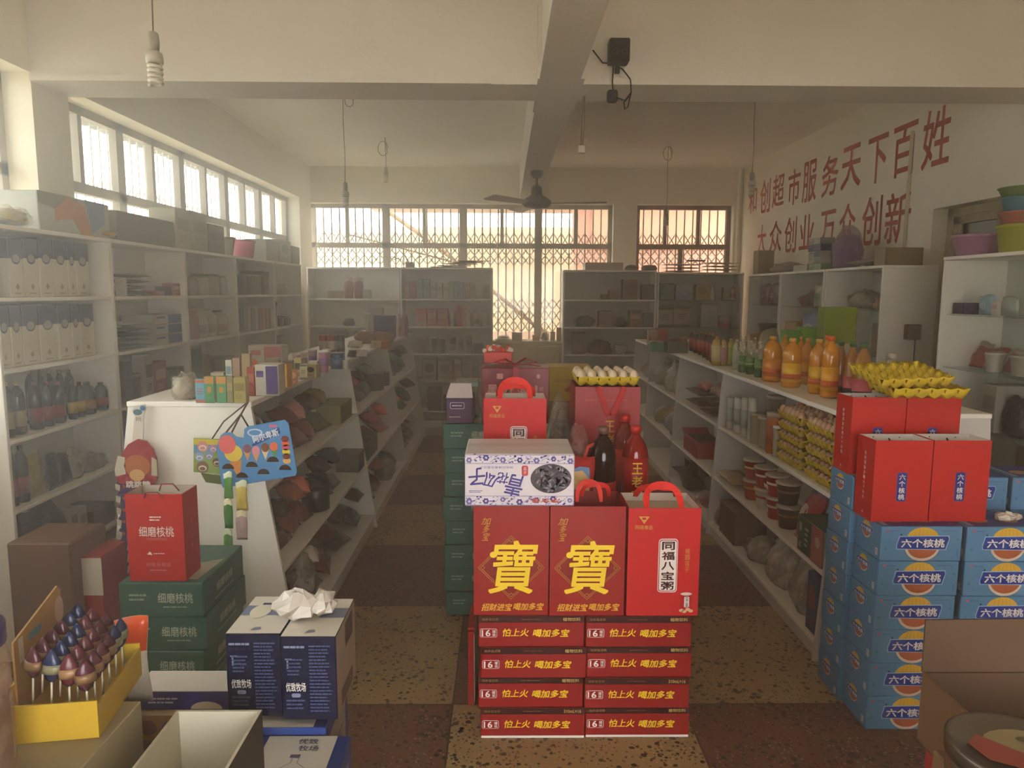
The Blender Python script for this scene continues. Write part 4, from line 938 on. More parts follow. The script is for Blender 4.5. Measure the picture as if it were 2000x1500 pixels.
for nm, x, y, n, j in (('near left', 1.340, 2.497, 6, 1), ('near right', 1.340 + BW + .018, 2.492, 6, 0), ('near far right', 1.340 + 2 * BW + .036, 2.495, 6, 0), ('rear left', 1.325, 2.692, 7, 0), ('rear right', 1.325 + BW + .016, 2.692, 7, 0), ('rear far right', 1.325 + 2 * BW + .032, 2.692, 7, 0)):
    for k in range(j, n):
        o = ((k * 7 + int(x * 100)) % 5 - 2) * .002 + k * (.006 if y < 2.6 else .004)*.5
        copy_thing(bp, (x + BW / 2 + o * .5, y, .001 + k * BH), 0, 'blue walnut drink carton in the %s column, %s from the floor' % (nm, ORD[k]))
BT = .001 + 6 * BH
def walnut_bag(lab, x, y, z, w=.208, d=.13, h=.30):
    t = thing('gift_bag', lab, 'bag', (x, y, z), 0, 'red walnut drink gift bags on the blue cartons'); b = MB(); bag_shell(b, w, d, h, m('#c01d19', .38, var=.05, sc=3), m('#d6cfc8', .5), .2); f, l, r, tp, k = faces(w, d, h)
    for F in (f, k):
        b.rrect(F, .0, -.02, .037, .108, .008, m('#6f66b0', .4), 1); b.rrect(F, .0, -.02, .034, .105, .007, m('#2b2f86', .4), 2); b.vtxt(F, '六个核桃', 0, -.02, .0245, .021, m('#e8e0d6', .4), .03, .023, 3)
        b.rect(F, 0, h * .42, w * .9, .001, m('#a51815', .4), 1)
    for F in (l, r):
        b.vtxt(F, '经常用脑多喝六个核桃', .0, .01, .0185, .013, m('#e8ddd2', .4), .015, .013); b.poly(F, [(0, -.12), (-.008, -.132), (.008, -.132)], m('#e3b0a4', .4), 1); micro(b, F, 0, -.139, .02, .004, m('#e3b0a4', .4), 1)
        b.line(F, [(d * .5, -h * .5), (0, -h * .32)], .001, m('#a51815', .4), 1); b.line(F, [(-d * .5, -h * .5), (0, -h * .32)], .001, m('#a51815', .4), 1)
    b.build('bag_body', t); bl = m('#1f1a1c', .5)
    for y_ in (.006, d - .006): MB().tube([(-.05, y_, h - .012), (-.045, y_ + .02, h + .004), (-.01, y_ + .035, h - .03), (.03, y_ + .03, h - .02), (.05, y_, h - .012)], .002, bl, 5).build('handle', t, label='thin dark cord handle')
    return t
walnut_bag('red walnut drink gift bag at the front of the blue cartons, left of the pair', 1.334 + .104, 2.548, BT)
walnut_bag('red walnut drink gift bag at the front of the blue cartons, right of the pair', 1.334 + .208 * 1.5 + .006, 2.552, BT)
BT7 = .001 + 7 * BH
walnut_bag('red walnut drink gift bag behind, under the empty egg trays, left of the pair', 1.332 + .104, 2.735, BT7)
walnut_bag('red walnut drink gift bag behind, under the empty egg trays, right of the pair', 1.332 + .208 * 1.5 + .004, 2.737, BT7)
e1 = copy_thing(bpy.data.objects['egg_tray'], (1.585, 2.66, BT7 + .302), 0, 'empty yellow egg tray, lower of the two on the red bags'); e1.rotation_euler = (R(2), 0, R(-4))
e2 = copy_thing(bpy.data.objects['egg_tray'], (1.515, 2.63, BT7 + .345), 0, 'empty yellow egg tray, upper and tilted one on the red bags'); e2.rotation_euler = (R(9), R(-2), R(3))
for o_ in (e1, e2): o_['group'] = 'empty egg trays'
# crumpled tissue on the blue cartons
def crumple(b, a, c, h, mt, seed, o=(0, 0, 0)):
    rnd = random.Random(seed); n, k = 12, 7; vs = []
    for i in range(k + 1):
        th = math.pi * i / k
        for j in range(n):
            p = 2 * math.pi * j / n; d = rnd.uniform(.62, 1.1); vs.append((o[0] + math.sin(th) * math.cos(p) * d * a / 2, o[1] + math.sin(th) * math.sin(p) * d * c / 2, o[2] + max(0, (1 - math.cos(th)) * .5 * h * rnd.uniform(.8, 1.1))))
    b.add(vs, [(i * n + j, i * n + (j + 1) % n, (i + 1) * n + (j + 1) % n, (i + 1) * n + j) for i in range(k) for j in range(n)], mt)
b = MB(); crumple(b, .085, .06, .035, m('#d9cdbf', .7), 3); crumple(b, .05, .05, .025, m('#d9cdbf', .7), 5, (.045, .01, 0)); tag(b.build('crumpled_tissue', None, (1.835, 2.56, BT)), 'crumpled white tissue on the blue cartons beside the red bags', 'tissue')

# ================================================================ left foreground: red bag on green cartons, milk cartons, sweets
gx, gy, gh = -1.168, 2.385, .1225
for k in range(5):
    o = copy_thing(gp, (gx + (.0, .004, -.006, .005, 0)[k], gy + (0, .006, .0, .004, 0)[k], .001 + k * gh), 0, 'green walnut drink carton below the tall red bag, %s from the floor' % ORD[k], 'green cartons below the tall red bag'); o.scale = (.95, .95, gh / .121)
w, d, h = .192, .12, .305; t = thing('gift_bag', 'tall red walnut gift bag with white lettering on the green cartons', 'bag', (-1.182, 2.40, 5 * gh + .002)); b = MB(); bag_shell(b, w, d, h, m('#bb2420', .38, var=.05, sc=3), m('#b9b0a2', .5), .03); f, l, r, tp, k = faces(w, d, h); tx = m('#e0cfc6', .45); t2 = m('#d08a80', .45)
for F in (f, k):
    b.txt(F, '细磨核桃', .004, .022, .036, tx, .015, .118); b.txt(F, 'XIMOHETAO', .004, -.004, .008, t2, 0, .07); micro(b, F, .004, .068, .042, .02, tx, 2); micro(b, F, .01, -.055, .04, .008, tx, 1, 2, 4); b.poly(F, [(-.032, -.058), (-.022, -.048), (-.018, -.052), (-.014, -.06)], tx, 2); b.txt(F, '好喝 好吸收', .005, -.094, .015, t2, .0, .085); micro(b, F, .005, -.114, .06, .008, t2, 1)
b.vtxt(r, '细磨核桃', 0, .0, .03, .014, t2, 0, .012); b.build('bag_body', t)
for y_ in (.004, d - .004): MB().tube([(-.035, y_, h - .02), (-.02, y_ - .012, h + .008), (.02, y_ - .012, h + .008), (.035, y_, h - .02)], .0025, m('#8e1c1a', .5), 5).build('handle', t, label='thin red cord handle')
# white and red carton and brown carton on the floor by the window shelves
put('box', ('y', 2.72, .0), 178, 216, 1088, 'white topped red carton on the floor between shelf and end panel', '#9b2f24', 'carton', 'carton', dep=.2, a='#c9c2b4', st=1)
put('box', ('y', 2.66, .0), 38, 160, 1062, 'big brown carton on the floor at the foot of the window shelves', '#6b4a30', 'carton', 'carton', dep=.25, top='#7d5a3c')

# milk cartons: two upright ones, more below
def milk_carton(w, d, h):
    b = MB(); b.box(-w / 2, w / 2, 0, d, 0, h, m('#191d3c', .4, var=.05), c=.002); f, l, r, t, k = faces(w, d, h); gr = m('#7e86a4', .45); g2 = m('#4a527c', .45); wt = m('#dcd8d0', .45)
    b.rect(t, 0, 0, w * .985, d * .985, wt, 1); b.rect(t, 0, .02, w * .985, d * .26, m('#7f8cb0', .45), 2); b.ell(t, -.02, .015, .05, .08, m('#e6e2d2', .4), 3); b.rect(t, -.012, .055, .03, .012, m('#3a4478', .4), 4); b.txt(t, '优致牧场', .02, d * .36, .014, m('#6a6f86', .45), .02, .035, 0, 3, 90); b.poly(t, [(-.012, -d * .42), (.012, -d * .40), (.008, -d * .34), (-.006, -d * .35)], m('#8d93ac', .45), 3)
    for F in (f, k):
        b.txt(F, '优致牧场', -w * .24, -h * .10, .022, wt, .02, w * .36); micro(b, F, w * .22, .0, w * .42, h * .82, g2, 20); micro(b, F, -w * .24, h * .38, w * .40, .012, gr, 1); micro(b, F, -w * .24, h * .14, w * .3, h * .22, g2, 5); b.rect(F, -w * .38, h * .18, .004, .024, gr, 2); b.rect(F, -w * .36, h * .235, .016, .003, gr, 2); b.rrect(F, -w * .24, -h * .2, w * .16, .010, .004, gr, 2); micro(b, F, -w * .24, -h * .31, w * .36, h * .14, g2, 3)
    for F in (l, r):
        b.rect(F, 0, 0, d * .985, h * .985, m('#9a938a', .45), 1); b.rect(F, .03, .06, d * .4, h * .3, m('#4b4a52', .45), 2); b.rect(F, .0, -h * .36, d * .6, h * .2, m('#5a5750', .45), 2)
    return b
MW, MD, MH = .128, .21, .205
zt = .603
mp = tag(milk_carton(MW, MD, MH).build('milk_carton', None, (-.584, 1.615, zt)), 'navy and white milk carton, left of the upright pair', 'carton', 'navy milk cartons')
copy_thing(mp, (-.452, 1.60, zt), 0, 'navy and white milk carton, right of the upright pair', 'navy milk cartons')
def lid_carton(w, d, h):
    b = MB(); b.box(-w / 2, w / 2, 0, d, 0, h, m('#31488e', .4, var=.05), c=.002); t = faces(w, d, h)[3]; b.rect(t, -.005, .0, w * .76, d * .985, m('#cfcbc4', .45), 1); b.txt(t, '优致', .012, d * .40, .020, m('#3a4478', .45), .02, .045, 0, 2); b.txt(t, '牧场', .018, d * .29, .020, m('#3a4478', .45), .02, .045, 0, 2)
    b.rect(t, -.004, d * .17, .022, .012, m('#6b6486', .4), 2); b.line(t, [(-.008, d * .14), (-.008, d * .07), (-.03, -d * .02), (-.035, -d * .3)], .002, m('#8f8c8c', .45), 2); b.line(t, [(.006, d * .14), (.006, d * .07), (.03, -d * .02), (.035, -d * .3)], .002, m('#8f8c8c', .45), 2); b.poly(t, [(-w * .48, -d * .2), (-w * .3, -d * .45), (-w * .48, -d * .48)], m('#e2ded6', .4), 2)
    for F in faces(w, d, h)[:3]: b.rect(F, 0, 0, F.w * .7, h * .6, m('#8d8a86', .45), 1); micro(b, F, 0, -h * .1, F.w * .5, h * .3, m('#4b527c', .45), 4)
    return b
lp = tag(lid_carton(.208, .232, .188).build('milk_carton', None, (-.458, 1.352, .385)), 'milk carton lying with its pictured lid up, in front of the upright pair', 'carton', 'blue sided milk cartons')
for k in range(3): copy_thing(lp, (-.518, 1.59, .001 + k * .2), 0, 'milk carton carrying the upright pair, %s from the floor' % ORD[k], 'milk cartons under the upright pair')
for k in range(2): copy_thing(lp, (-.458, 1.35, .001 + k * .191), 0, 'milk carton below the lid-up one, %s from the floor' % ORD[k], 'milk cartons under the upright pair')
b = MB(); crumple(b, .12, .12, .07, m('#d2ccc4', .7), 8); crumple(b, .08, .11, .055, m('#d2ccc4', .7), 9, (.055, .03, 0)); tag(b.build('crumpled_bag', None, (-.505, 1.70, zt + MH + .001)), 'crumpled white paper bag on top of the navy milk cartons', 'bag')

# white open tray box, flat boxes and the sweets display
def flatbox(lab, x0, x1, y, d, z, h, col, front=None, group=None):
    w = x1 - x0; b = MB(); b.box(-w / 2, w / 2, 0, d, 0, h, m(col, .5), c=.002); F = faces(w, d, h)[0]
    if front: front(b, F, faces(w, d, h)[3])
    return tag(b.build('flat_carton', None, ((x0 + x1) / 2, y, z)), lab, 'carton', group)
def purple_front(b, F, T):
    b.rect(F, 0, 0, F.w * .99, F.h * .96, m('#46347e', .4), 1); micro(b, F, -F.w * .2, .0, F.w * .3, F.h * .4, m('#d8d0dc', .4), 2); b.ell(F, F.w * .2, -F.h * .45, F.w * .3, F.h * .8, m('#d0bfa8', .4), 2, 14, 0, 180); b.rect(T, F.w * .1, .0, F.w * .5, T.h * .9, m('#c9c4bc', .4), 1)
def orange_front(b, F, T):
    b.rect(F, 0, 0, F.w * .99, F.h * .9, m('#b98848', .45), 1)
    for k in range(4): b.ell(F, -F.w * .3 + k * F.w * .2, 0, F.w * .16, F.h * .6, m(('#9a6a4a', '#7d7466', '#b06b3a', '#8a7a6a')[k], .5), 2, 10)
flatbox('purple and white flat snack carton behind the open white box', -.93, -.665, 1.72, .1, .556, .05, '#c9c4bc', purple_front)
flatbox('flat carton with orange picture strip, under the purple flat carton', -.94, -.66, 1.70, .14, .485, .07, '#b59a6e', orange_front)
for k in range(2): flatbox('brown carton under the flat cartons by the milk cartons, %s from the floor' % ORD[k], -.95, -.66, 1.70, .16, .001 + k * .242, .2405, '#7b5c3e', None, 'brown cartons under the flat cartons')
t = thing('open_box', 'open white lined box with dark outer sides in front of the milk cartons', 'box', (-.605, 1.145, .578)); w, d, h, e = .18, .315, .135, .006; wh, dk = m('#cfcab8', .55), m('#4b463c', .55)
b = MB(); b.box(-w / 2, w / 2, 0, d, 0, e, wh); b.box(-w / 2, -w / 2 + e, 0, d, e, h, wh); b.box(w / 2 - e, w / 2, 0, d, e, h, wh); b.box(-w / 2 + e, w / 2 - e, d - e, d, e, h, wh); b.box(-w / 2 + e, w / 2 - e, 0, e, e, h, wh)
b.rect(Fc((w / 2, d / 2, h / 2), (0, 1, 0), (0, 0, 1), d, h), 0, 0, d, h, dk, 1); b.rect(Fc((0, d / 2, e), (1, 0, 0), (0, 1, 0), w, d), .02, 0, .05, .012, m('#8f8a78', .5), 1); b.rect(Fc((0, d / 2, e), (1, 0, 0), (0, 1, 0), w, d), .0, .07, w * .9, .0015, m('#8f8a78', .5), 1); b.build('box_body', t)
b = MB(); b.add([(-w / 2, .02, h), (-w / 2, d - .01, h), (-w / 2 - .045, d - .05, h - .075), (-w / 2 - .045, .04, h - .075), (-w / 2, .02, h - .004), (-w / 2, d - .01, h - .004), (-w / 2 - .049, d - .05, h - .079), (-w / 2 - .049, .04, h - .079)], [(0, 1, 2, 3), (7, 6, 5, 4), (0, 3, 7, 4), (1, 5, 6, 2), (2, 6, 7, 3)], wh); b.build('flap', t)
for k in range(2): flatbox('pale carton carrying the open white box, %s from the floor' % ORD[k], -.700, -.568, 1.13, .32, .001 + k * .2885, .288, '#8d8573', None, 'pale cartons under the open white box')
flatbox('big pale carton carrying the yellow sweets display', -1.36, -.757, .95, .485, .001, .748, '#a2977b')
t = thing('sweets_display', 'yellow cardboard sweets display with tall printed back card', 'display', (-.884, 1.41, .75), 8); yl, y2 = m('#c2a02a', .5), m('#b38e55', .5); w, d, h, e = .19, .235, .075, .004
b = MB(); b.box(-w / 2, w / 2, -d / 2, d / 2, 0, e, yl); b.box(-w / 2, w / 2, -d / 2, -d / 2 + e, e, h, yl); b.box(-w / 2, w / 2, d / 2 - e, d / 2, e, h, yl); b.box(w / 2 - e, w / 2, -d / 2 + e, d / 2 - e, e, h * .86, yl); b.box(-w / 2, -w / 2 + e, -d / 2 + e, d / 2 - e, e, h, yl); b.box(-w / 2 + e, w / 2 - e, -d / 2 + e, d / 2 - e, h * .40, h * .42, yl); b.build('tray', t)
b = MB(); x = -.058; pts = [(-.085, .035), (d / 2 - e, .035), (d / 2 - e, .21), (d / 2 - .016, .222), (-.085, .185)]
b.add([(x, p, q) for p, q in pts] + [(x - .004, p, q) for p, q in pts], [(0, 1, 2, 3, 4), (9, 8, 7, 6, 5)] + [(i, 5 + i, 5 + (i + 1) % 5, (i + 1) % 5) for i in range(5)], y2); F = Fc((x, .015, .15), (0, 1, 0), (0, 0, 1), d, .15)
b.rect(F, -.02, .02, .05, .015, m('#5f93a6', .45), 1); b.rect(F, -.075, .01, .018, .05, m('#d2c6b0', .45), 1); b.ell(F, .085, .02, .04, .06, m('#c9b49c', .45), 1, 12); b.ell(F, .085, -.03, .03, .03, m('#7a4a34', .45), 1, 10); b.build('back_card', t)
def lolly(b, px, pz):
    b.tube([(0, 0, 0), (0, 0, .055)], .0022, m('#cfc8b4', .5), 5); b.lathe([(.002, .05), (.012, .058), (.0185, .078), (.017, .094), (.008, .108), (.002, .116)], m(px, .25), 9, sy=.55); b.lathe([(.0188, .070), (.0196, .079), (.0188, .088)], m(pz, .3), 9, sy=.58); return b
cols = [('#5a2636', '#8a6a4a'), ('#2c3560', '#8d8a6c'), ('#6a2f3c', '#a07c5a')]; lb = [tag(lolly(MB(), *c_).build('lollipop', None, (0, 0, -1)), 'x', 'lollipop') for c_ in cols]; used_l = set()
for i in range(4):
    for j in range(6):
        c_ = (i + (j > 3)) % 3; lx = -.028 + i * .032; ly = -d / 2 + .025 + j * .036; p = Matrix.Rotation(R(8), 4, 'Z') @ Vector((lx, ly, .032 + .012 * (3 - i))); loc = Vector((-.884, 1.41, .75)) + p
        lab = '%s lollipop in the yellow display, %s row from its back card, %s from the near end' % (('maroon', 'navy', 'plum')[c_], ORD[i], ORD[j])
        if c_ in used_l: o = copy_thing(lb[c_], loc, 0, lab)
        else: used_l.add(c_); o = lb[c_]; o.location = loc; o['label'] = fit(lab)
        o['group'] = 'lollipops in the yellow display'; o.rotation_euler = (0, R(6 - 2 * i), R(20 * (i - 1) + 8 * j))
t = put('pouch', ('y', 1.62, .62), 146, 284, 1222, 'orange and white snack bag standing behind the yellow display', '#cfc6b8', t=.05, a='#d8521e', band=.45, dot='#d2b43a', seed=3)
flatbox('brown carton under the orange and white snack bag', -1.22, -.955, 1.50, .24, .001, .618, '#7b5c3e')
t = thing('sweets_jar', 'big clear sweets jar with purple lid at the left picture edge', 'jar', (-.935, 1.185, .75)); b = MB(); b.lathe([(.065, 0), (.073, .01), (.075, .03), (.075, .215), (.068, .235), (.06, .24)], clear('#e2c9b4', .35, .1, .15), 24); b.build('jar_body', t)
b = MB(); b.lathe([(.0, .006), (.062, .006), (.07, .03), (.07, .15), (.05, .16), (0, .165)], m('#7a3a2e', .5, var=.4, sc=40), 20); b.build('jar_contents', t); b = MB(); b.lathe([(.070, .24), (.073, .242), (.073, .275), (.068, .28), (0, .282)], m('#4b3d78', .35), 24); b.build('lid', t)
# open brown carton and round tin in the near right corner
t = thing('open_carton', 'open brown carton with raised back flap in the near right corner', 'carton', (1.19, 1.2, .585)); w, d, h, e = .48, .345, .165, .005; br, bi = m('#7d6044', .7), m('#5d4634', .75); b = MB()
b.box(-w / 2, w / 2, 0, d, 0, e, bi); b.box(-w / 2, -w / 2 + e, 0, d, e, h, br); b.box(w / 2 - e, w / 2, 0, d, e, h, br); b.box(-w / 2 + e, w / 2 - e, d - e, d, e, h, bi); b.box(-w / 2 + e, w / 2 - e, 0, e, e, h, br); F = Fc((-w / 2, d / 2, h / 2), (0, -1, 0), (0, 0, 1), d, h); dk = m('#3d2b22', .6)
b.line(F, [(-.02, .0), (-.02, .035), (.0, .045), (.02, .035), (.02, .0)], .003, dk, 1); b.line(F, [(-.012, -.01), (.012, -.01), (.012, .02), (-.012, .02), (-.012, -.01)], .003, dk, 1); b.line(F, [(.035, .05), (.035, .03), (.06, .03)], .003, dk, 1); b.rect(F, .075, .0, .014, .03, dk, 1); b.rect(F, -.02, -.05, .03, .03, dk, 1); micro(b, F, .05, -.05, .05, .02, dk, 2); b.build('carton_body', t)
b = MB(); b.add([(-w / 2, d, h), (w / 2, d, h), (w / 2, d + .05, h + .105), (-w / 2 + .03, d + .05, h + .10), (-w / 2, d + .005, h), (w / 2, d + .005, h), (w / 2, d + .055, h + .105), (-w / 2 + .03, d + .055, h + .10)], [(0, 1, 2, 3), (7, 6, 5, 4), (0, 3, 7, 4), (1, 5, 6, 2), (2, 6, 7, 3)], bi); b.build('flap', t)
b = MB(); b.add([(w / 2 - .22, .0, h), (w / 2 - .22, d - .08, h + .0), (w / 2 - .20, d - .08, h - .09), (w / 2 - .20, 0, h - .09), (w / 2 - .215, .0, h), (w / 2 - .215, d - .08, h), (w / 2 - .195, d - .08, h - .09), (w / 2 - .195, 0, h - .09)], [(0, 1, 2, 3), (7, 6, 5, 4), (0, 3, 7, 4), (1, 5, 6, 2), (2, 6, 7, 3)], br); b.build('flap', t)
b = MB(); b.blob(.30, .2, .07, m('#b3a8ac', .4, bump=.4), 4, .12); tag(b.build('white_packet', None, (1.13, 1.36, .592)), 'crumpled pale plastic packet inside the open brown carton', 'bag')
b = MB(); b.box(-.22, .22, 0, .34, 0, .583, m('#a3201c', .5), c=.004); tag(b.build('carton', None, (1.19, 1.205, .001)), 'red carton under the open brown carton', 'carton')
b = MB(); b.box(-.085, .085, 0, .2, 0, .80, m('#7d6044', .6), c=.004); tag(b.build('carton', None, (.845, .99, .001)), 'brown carton carrying the round tin in the near right corner', 'carton')
t = thing('round_tin', 'round shiny tin with a printed lid in the near right corner', 'tin', (.838, 1.09, .802)); t.scale = (.75, .75, 1); b = MB(); b.lathe([(.13, 0), (.135, .004), (.135, .05)], m('#8d8478', .25, metal=.7), 32); b.build('tin_body', t); b = MB(); b.lathe([(.139, .042), (.140, .066), (.134, .070), (.128, .066), (0, .066)], m('#6d6258', .25, metal=.5), 32)
F = Fc((0, 0, .066), (1, 0, 0), (0, 1, 0), .2, .2); b.ell(F, .02, .02, .16, .10, m('#9a8b6a', .35), 1); b.poly(F, [(-.1, .02), (-.06, .05), (.0, -.02), (.06, -.06), (-.02, -.08), (-.09, -.04)], m('#9a4a42', .35), 2); b.ell(F, .03, .03, .03, .02, m('#6a5f4a', .35), 3); b.build('lid', t)
# ================================================================ goods on the shelves and island tops
def L(k): return ('x', -2.10, LZ[k] if k < 6 else 1.871, 90)
def BK(k): return ('y', BYF + .03, BZ_[k] if k < 5 else 1.881)
def RR(k): return ('x', RX + .05, RZ_[k] if k < 5 else 1.791, -90)
def GT_(yb): return ('t', GT, yb)
def HT_(yb): return ('t', HT, yb)
# ---- window-wall shelves, nearest unit
nv, cw = '#2f3350', '#cfc6ae'
def milkbox(lab, fr, x0, x1, yt, grp, band):
    loc, rz, w, h = frame(fr, x0, x1, yt); b = MB(); d = .2; b.box(-w / 2, w / 2, 0, d, 0, h, m(cw, .5), c=.002)
    for F in faces(w, d, h)[:3]:
        b.rect(F, 0, h / 2 - h * band / 2, F.w, h * band, m(nv, .5), 1); b.ell(F, 0, h * (.5 - band), F.w * .62, h * .20, m('#4a3f58', .5), 2, 14); b.ell(F, 0, h * (.5 - band), F.w * .48, h * .14, m('#a59c94', .5), 3, 14)
        b.poly(F, [(0, -h * .26), (-F.w * .14, -h * .33), (0, -h * .38), (F.w * .14, -h * .33)], m('#a08a62', .5), 1); micro(b, F, 0, -h * .44, F.w * .5, h * .04, m('#a08a62', .5), 1)
    o = b.build('milk_carton', None, (loc[0], loc[1], loc[2] + .0015), rz); tag(o, lab, 'carton', grp)
for i, (a, c) in enumerate(((22, 50), (52, 79), (81, 108), (110, 135), (137, 151), (153, 177))): milkbox('white milk carton with dark top on the highest window shelf, %s from the left' % ORD[i], L(5), a, c, 468, 'milk cartons on the highest window shelf', .34)
for i, (a, c) in enumerate(((2, 25), (27, 48), (50, 80), (82, 114), (119, 143), (145, 159), (161, 187))): milkbox('white milk carton with dark top on the second window shelf, %s from the left' % ORD[i], L(4), a, c, 592, 'milk cartons on the second window shelf', .34)
P3 = 'on the third window shelf down'
row('bottle', L(3), 745, P3, [(22, 37, 'dark sauce bottle with pale label', '#1c1712', dict(cap='#b9a23a', lab='#9a8c62')), (42, 62, 'dark sauce bottle with pale label', '#1c1712', dict(cap='#b9a23a', lab='#9a8c62')), (76, 96, 'dark bottle with red label', '#23221c', dict(cap='#8e4a44', lab='#8a2c22', waist=1)), (98, 116, 'dark bottle with red label', '#23221c', dict(cap='#8e4a44', lab='#8a2c22', waist=1)), (120, 138, 'dark bottle with red label', '#23221c', dict(cap='#8e4a44', lab='#8a2c22', waist=1)), (146, 158, 'dark bottle with yellow label', '#1b2420', dict(cap='#3a4a40', lab='#b89a34')), (161, 174, 'dark bottle with yellow label', '#1b2420', dict(cap='#3a4a40', lab='#b89a34')), (177, 198, 'big dark bottle with orange label', '#1b2420', dict(cap='#3a4a40', lab='#9a6a2a')), (203, 228, 'big dark bottle with brick red label', '#1b2420', dict(cap='#5a3030', lab='#8a3024'))], cat='bottle')
row('bottle', ('x', -2.22, LZ[3], 90), 722, 'in the rear row of the third window shelf', [(66, 80, 'black vinegar bottle', '#17140f', dict(cap='#8e3a34', lab='#6a2a22')), (86, 100, 'black vinegar bottle', '#17140f', dict(cap='#8e3a34', lab='#6a2a22')), (104, 118, 'black vinegar bottle', '#17140f', dict(cap='#b9a38a', lab='#6a2a22')), (124, 138, 'black vinegar bottle', '#17140f', dict(cap='#b9a38a', lab='#3a3a22')), (142, 156, 'black vinegar bottle', '#17140f', dict(cap='#6a7a5a', lab='#3a3a22'))])
P4 = 'on the fourth window shelf down'
row('bottle', L(2), 868, P4, [(30, 46, 'red labelled sauce bottle', '#2a1c14', dict(cap='#7a3a2a', lab='#8a2a1e')), (49, 68, 'red labelled sauce bottle', '#2a1c14', dict(cap='#3a4a2a', lab='#8a2a1e'))])
row('pouch', L(2), 885, P4, [(72, 100, 'yellow seasoning pack', '#9a8430', dict(a='#b09a3a', tilt=8)), (104, 128, 'glossy black seasoning pack', '#1f1a17', dict(tilt=6)), (128, 151, 'glossy black seasoning pack', '#241c18', dict(tilt=10))])
row('bag', L(2), 872, P4, [(150, 178, 'white clear-wrapped salt bag', '#a9a498', {}), (180, 224, 'loose clear bag of brown goods', '#6b5c48', {}, 880)])
put('blob', L(1), 130, 141, 945, 'black carrier bag on the fifth window shelf down', '#191817', dep=.2, pinch=.4)
row('box', L(1), 988, 'on the fifth window shelf down', [(142, 156, 'narrow white carton', '#b4ab9c', dict(a='#8a8174')), (159, 173, 'narrow white carton', '#b4ab9c', dict(a='#8a8174')), (185, 226, 'brown carton', '#5a4430', dict(dep=.2))])
put('basin', L(1), 62, 128, 1010, 'dark pan on the fifth window shelf down', '#2b2824', 'pan', 'pan'); put('blob', L(1), 36, 60, 1000, 'dark cloth bundle on the fifth window shelf down', '#2a221c', 'cloth_bundle', 'cloth')
put('box', L(0), 60, 120, 1105, 'brown carton on the lowest window shelf', '#5e4630', dep=.2, a='#4d3a28'); put('box', L(0), 128, 200, 1095, 'long brown carton on the lowest window shelf', '#664c34', dep=.2)
# second unit
U2 = 'in the second window unit'
put('box', L(5), 240, 249, 545, 'narrow white box at the left of the top shelf ' + U2, '#c3b9a6')
for k in range(4): put('flat', ('x', -2.10, LZ[5] + k * .034, 90), 251 + k * 3, 303 - k * 2, 566 - k * 9, 'grey flat wrapped pack on the top shelf %s, %s from below' % (U2, ORD[k]), ('#6d6a5e', '#837c6c', '#5b5a50', '#8d8574')[k], group='grey flat packs in the second window unit', h=.03)
row('box', L(5), 568, 'on the top shelf ' + U2, [(306, 322, 'small brick red box', '#94503a', dict(a='#b98a6a')), (324, 336, 'dark small box', '#4a3a34', dict(), 560), (340, 362, 'small red and white box', '#a8533c', dict(a='#c9b49a'), 554)])
for k in range(5): put('flat', ('x', -2.10, LZ[4] + k * .032, 90), 243, 298 - (k % 2) * 4, 676 - k * 11, 'flat wrapped shirt pack on the second shelf %s, %s from below' % (U2, ORD[k]), ('#6a675a', '#a09a8c', '#54554a', '#7d786a', '#b4ae9e')[k], group='flat wrapped packs in the second window unit', h=.03)
for k in range(3): put('box', ('x', -2.10, LZ[4] + k * .062, 90), 303, 360 - k * 2, 662 - k * 18, 'white and blue long box %s of the stack %s' % (('lowest', 'middle', 'topmost')[k], U2), '#b3ae9f', a='#3d5288', st=3, group='white and blue long boxes', h=.06, dep=.2)
row('box', L(3), 692, 'on the third shelf ' + U2, [(246, 262, 'dark box', '#3b3430', {}, 705), (287, 302, 'white and pink box', '#a99b92', dict(a='#7a5a6a')), (304, 328, 'brick red box', '#9a4334', dict(a='#b98a6a'), 706), (332, 346, 'olive box', '#6c684a', dict(a='#8d8662'), 722), (349, 372, 'dark green box', '#4a5140', {}, 715)])
put('can', L(3), 265, 284, 730, 'dark round tin on the third shelf ' + U2, '#4b433e', lid='#a59c8e'); row('blob', L(2), 800, 'on the fourth shelf ' + U2, [(248, 290, 'dark blue bundle', '#2b3348', {}), (295, 330, 'dim yellow bundle', '#7b6a38', {}, 815)], cat='bundle', name='bundle')
# third to fifth units
row('bottle', L(5), 540, 'on the top shelf of the middle window unit', [(380, 394, 'faded pink bottle', '#a58d7e', dict(cap='#b3a48e', nk=.4)), (399, 418, 'wide pale tub bottle', '#b3aa92', dict(cap='#71907a', neck=.7, sh=.86), 536), (420, 438, 'wide pale tub bottle', '#b3aa92', dict(cap='#71907a', neck=.7, sh=.86), 536), (440, 449, 'slim white bottle', '#bcb4a2', dict(cap='#a59c8c', neck=.6)), (451, 460, 'slim white bottle', '#bcb4a2', dict(cap='#a59c8c', neck=.6))])
row('bottle', L(4), 603, 'on the second shelf of the middle window unit', [(382, 396, 'pink shampoo bottle', '#b3826f', dict(cap='#c0b39c', neck=.5)), (398, 414, 'white shampoo bottle', '#c3bba8', dict(cap='#c9c0ae', neck=.5, lab='#a9a08c')), (415, 432, 'white shampoo bottle', '#c3bba8', dict(cap='#c9c0ae', neck=.5, lab='#a9a08c')), (436, 456, 'white lotion bottle with dark cap', '#c0b9a8', dict(cap='#4a443c', neck=.4, lab='#b09a8a'), 606)])
row('box', L(3), 680, 'on the third shelf of the middle window unit', [(384, 397, 'dark green box', '#3e5a40', {}), (399, 412, 'olive yellow box', '#8a8338', dict(), 694), (420, 436, 'dim grey box', '#7d7768', dict(), 700), (440, 462, 'pale box', '#a39a88', dict(), 696)])
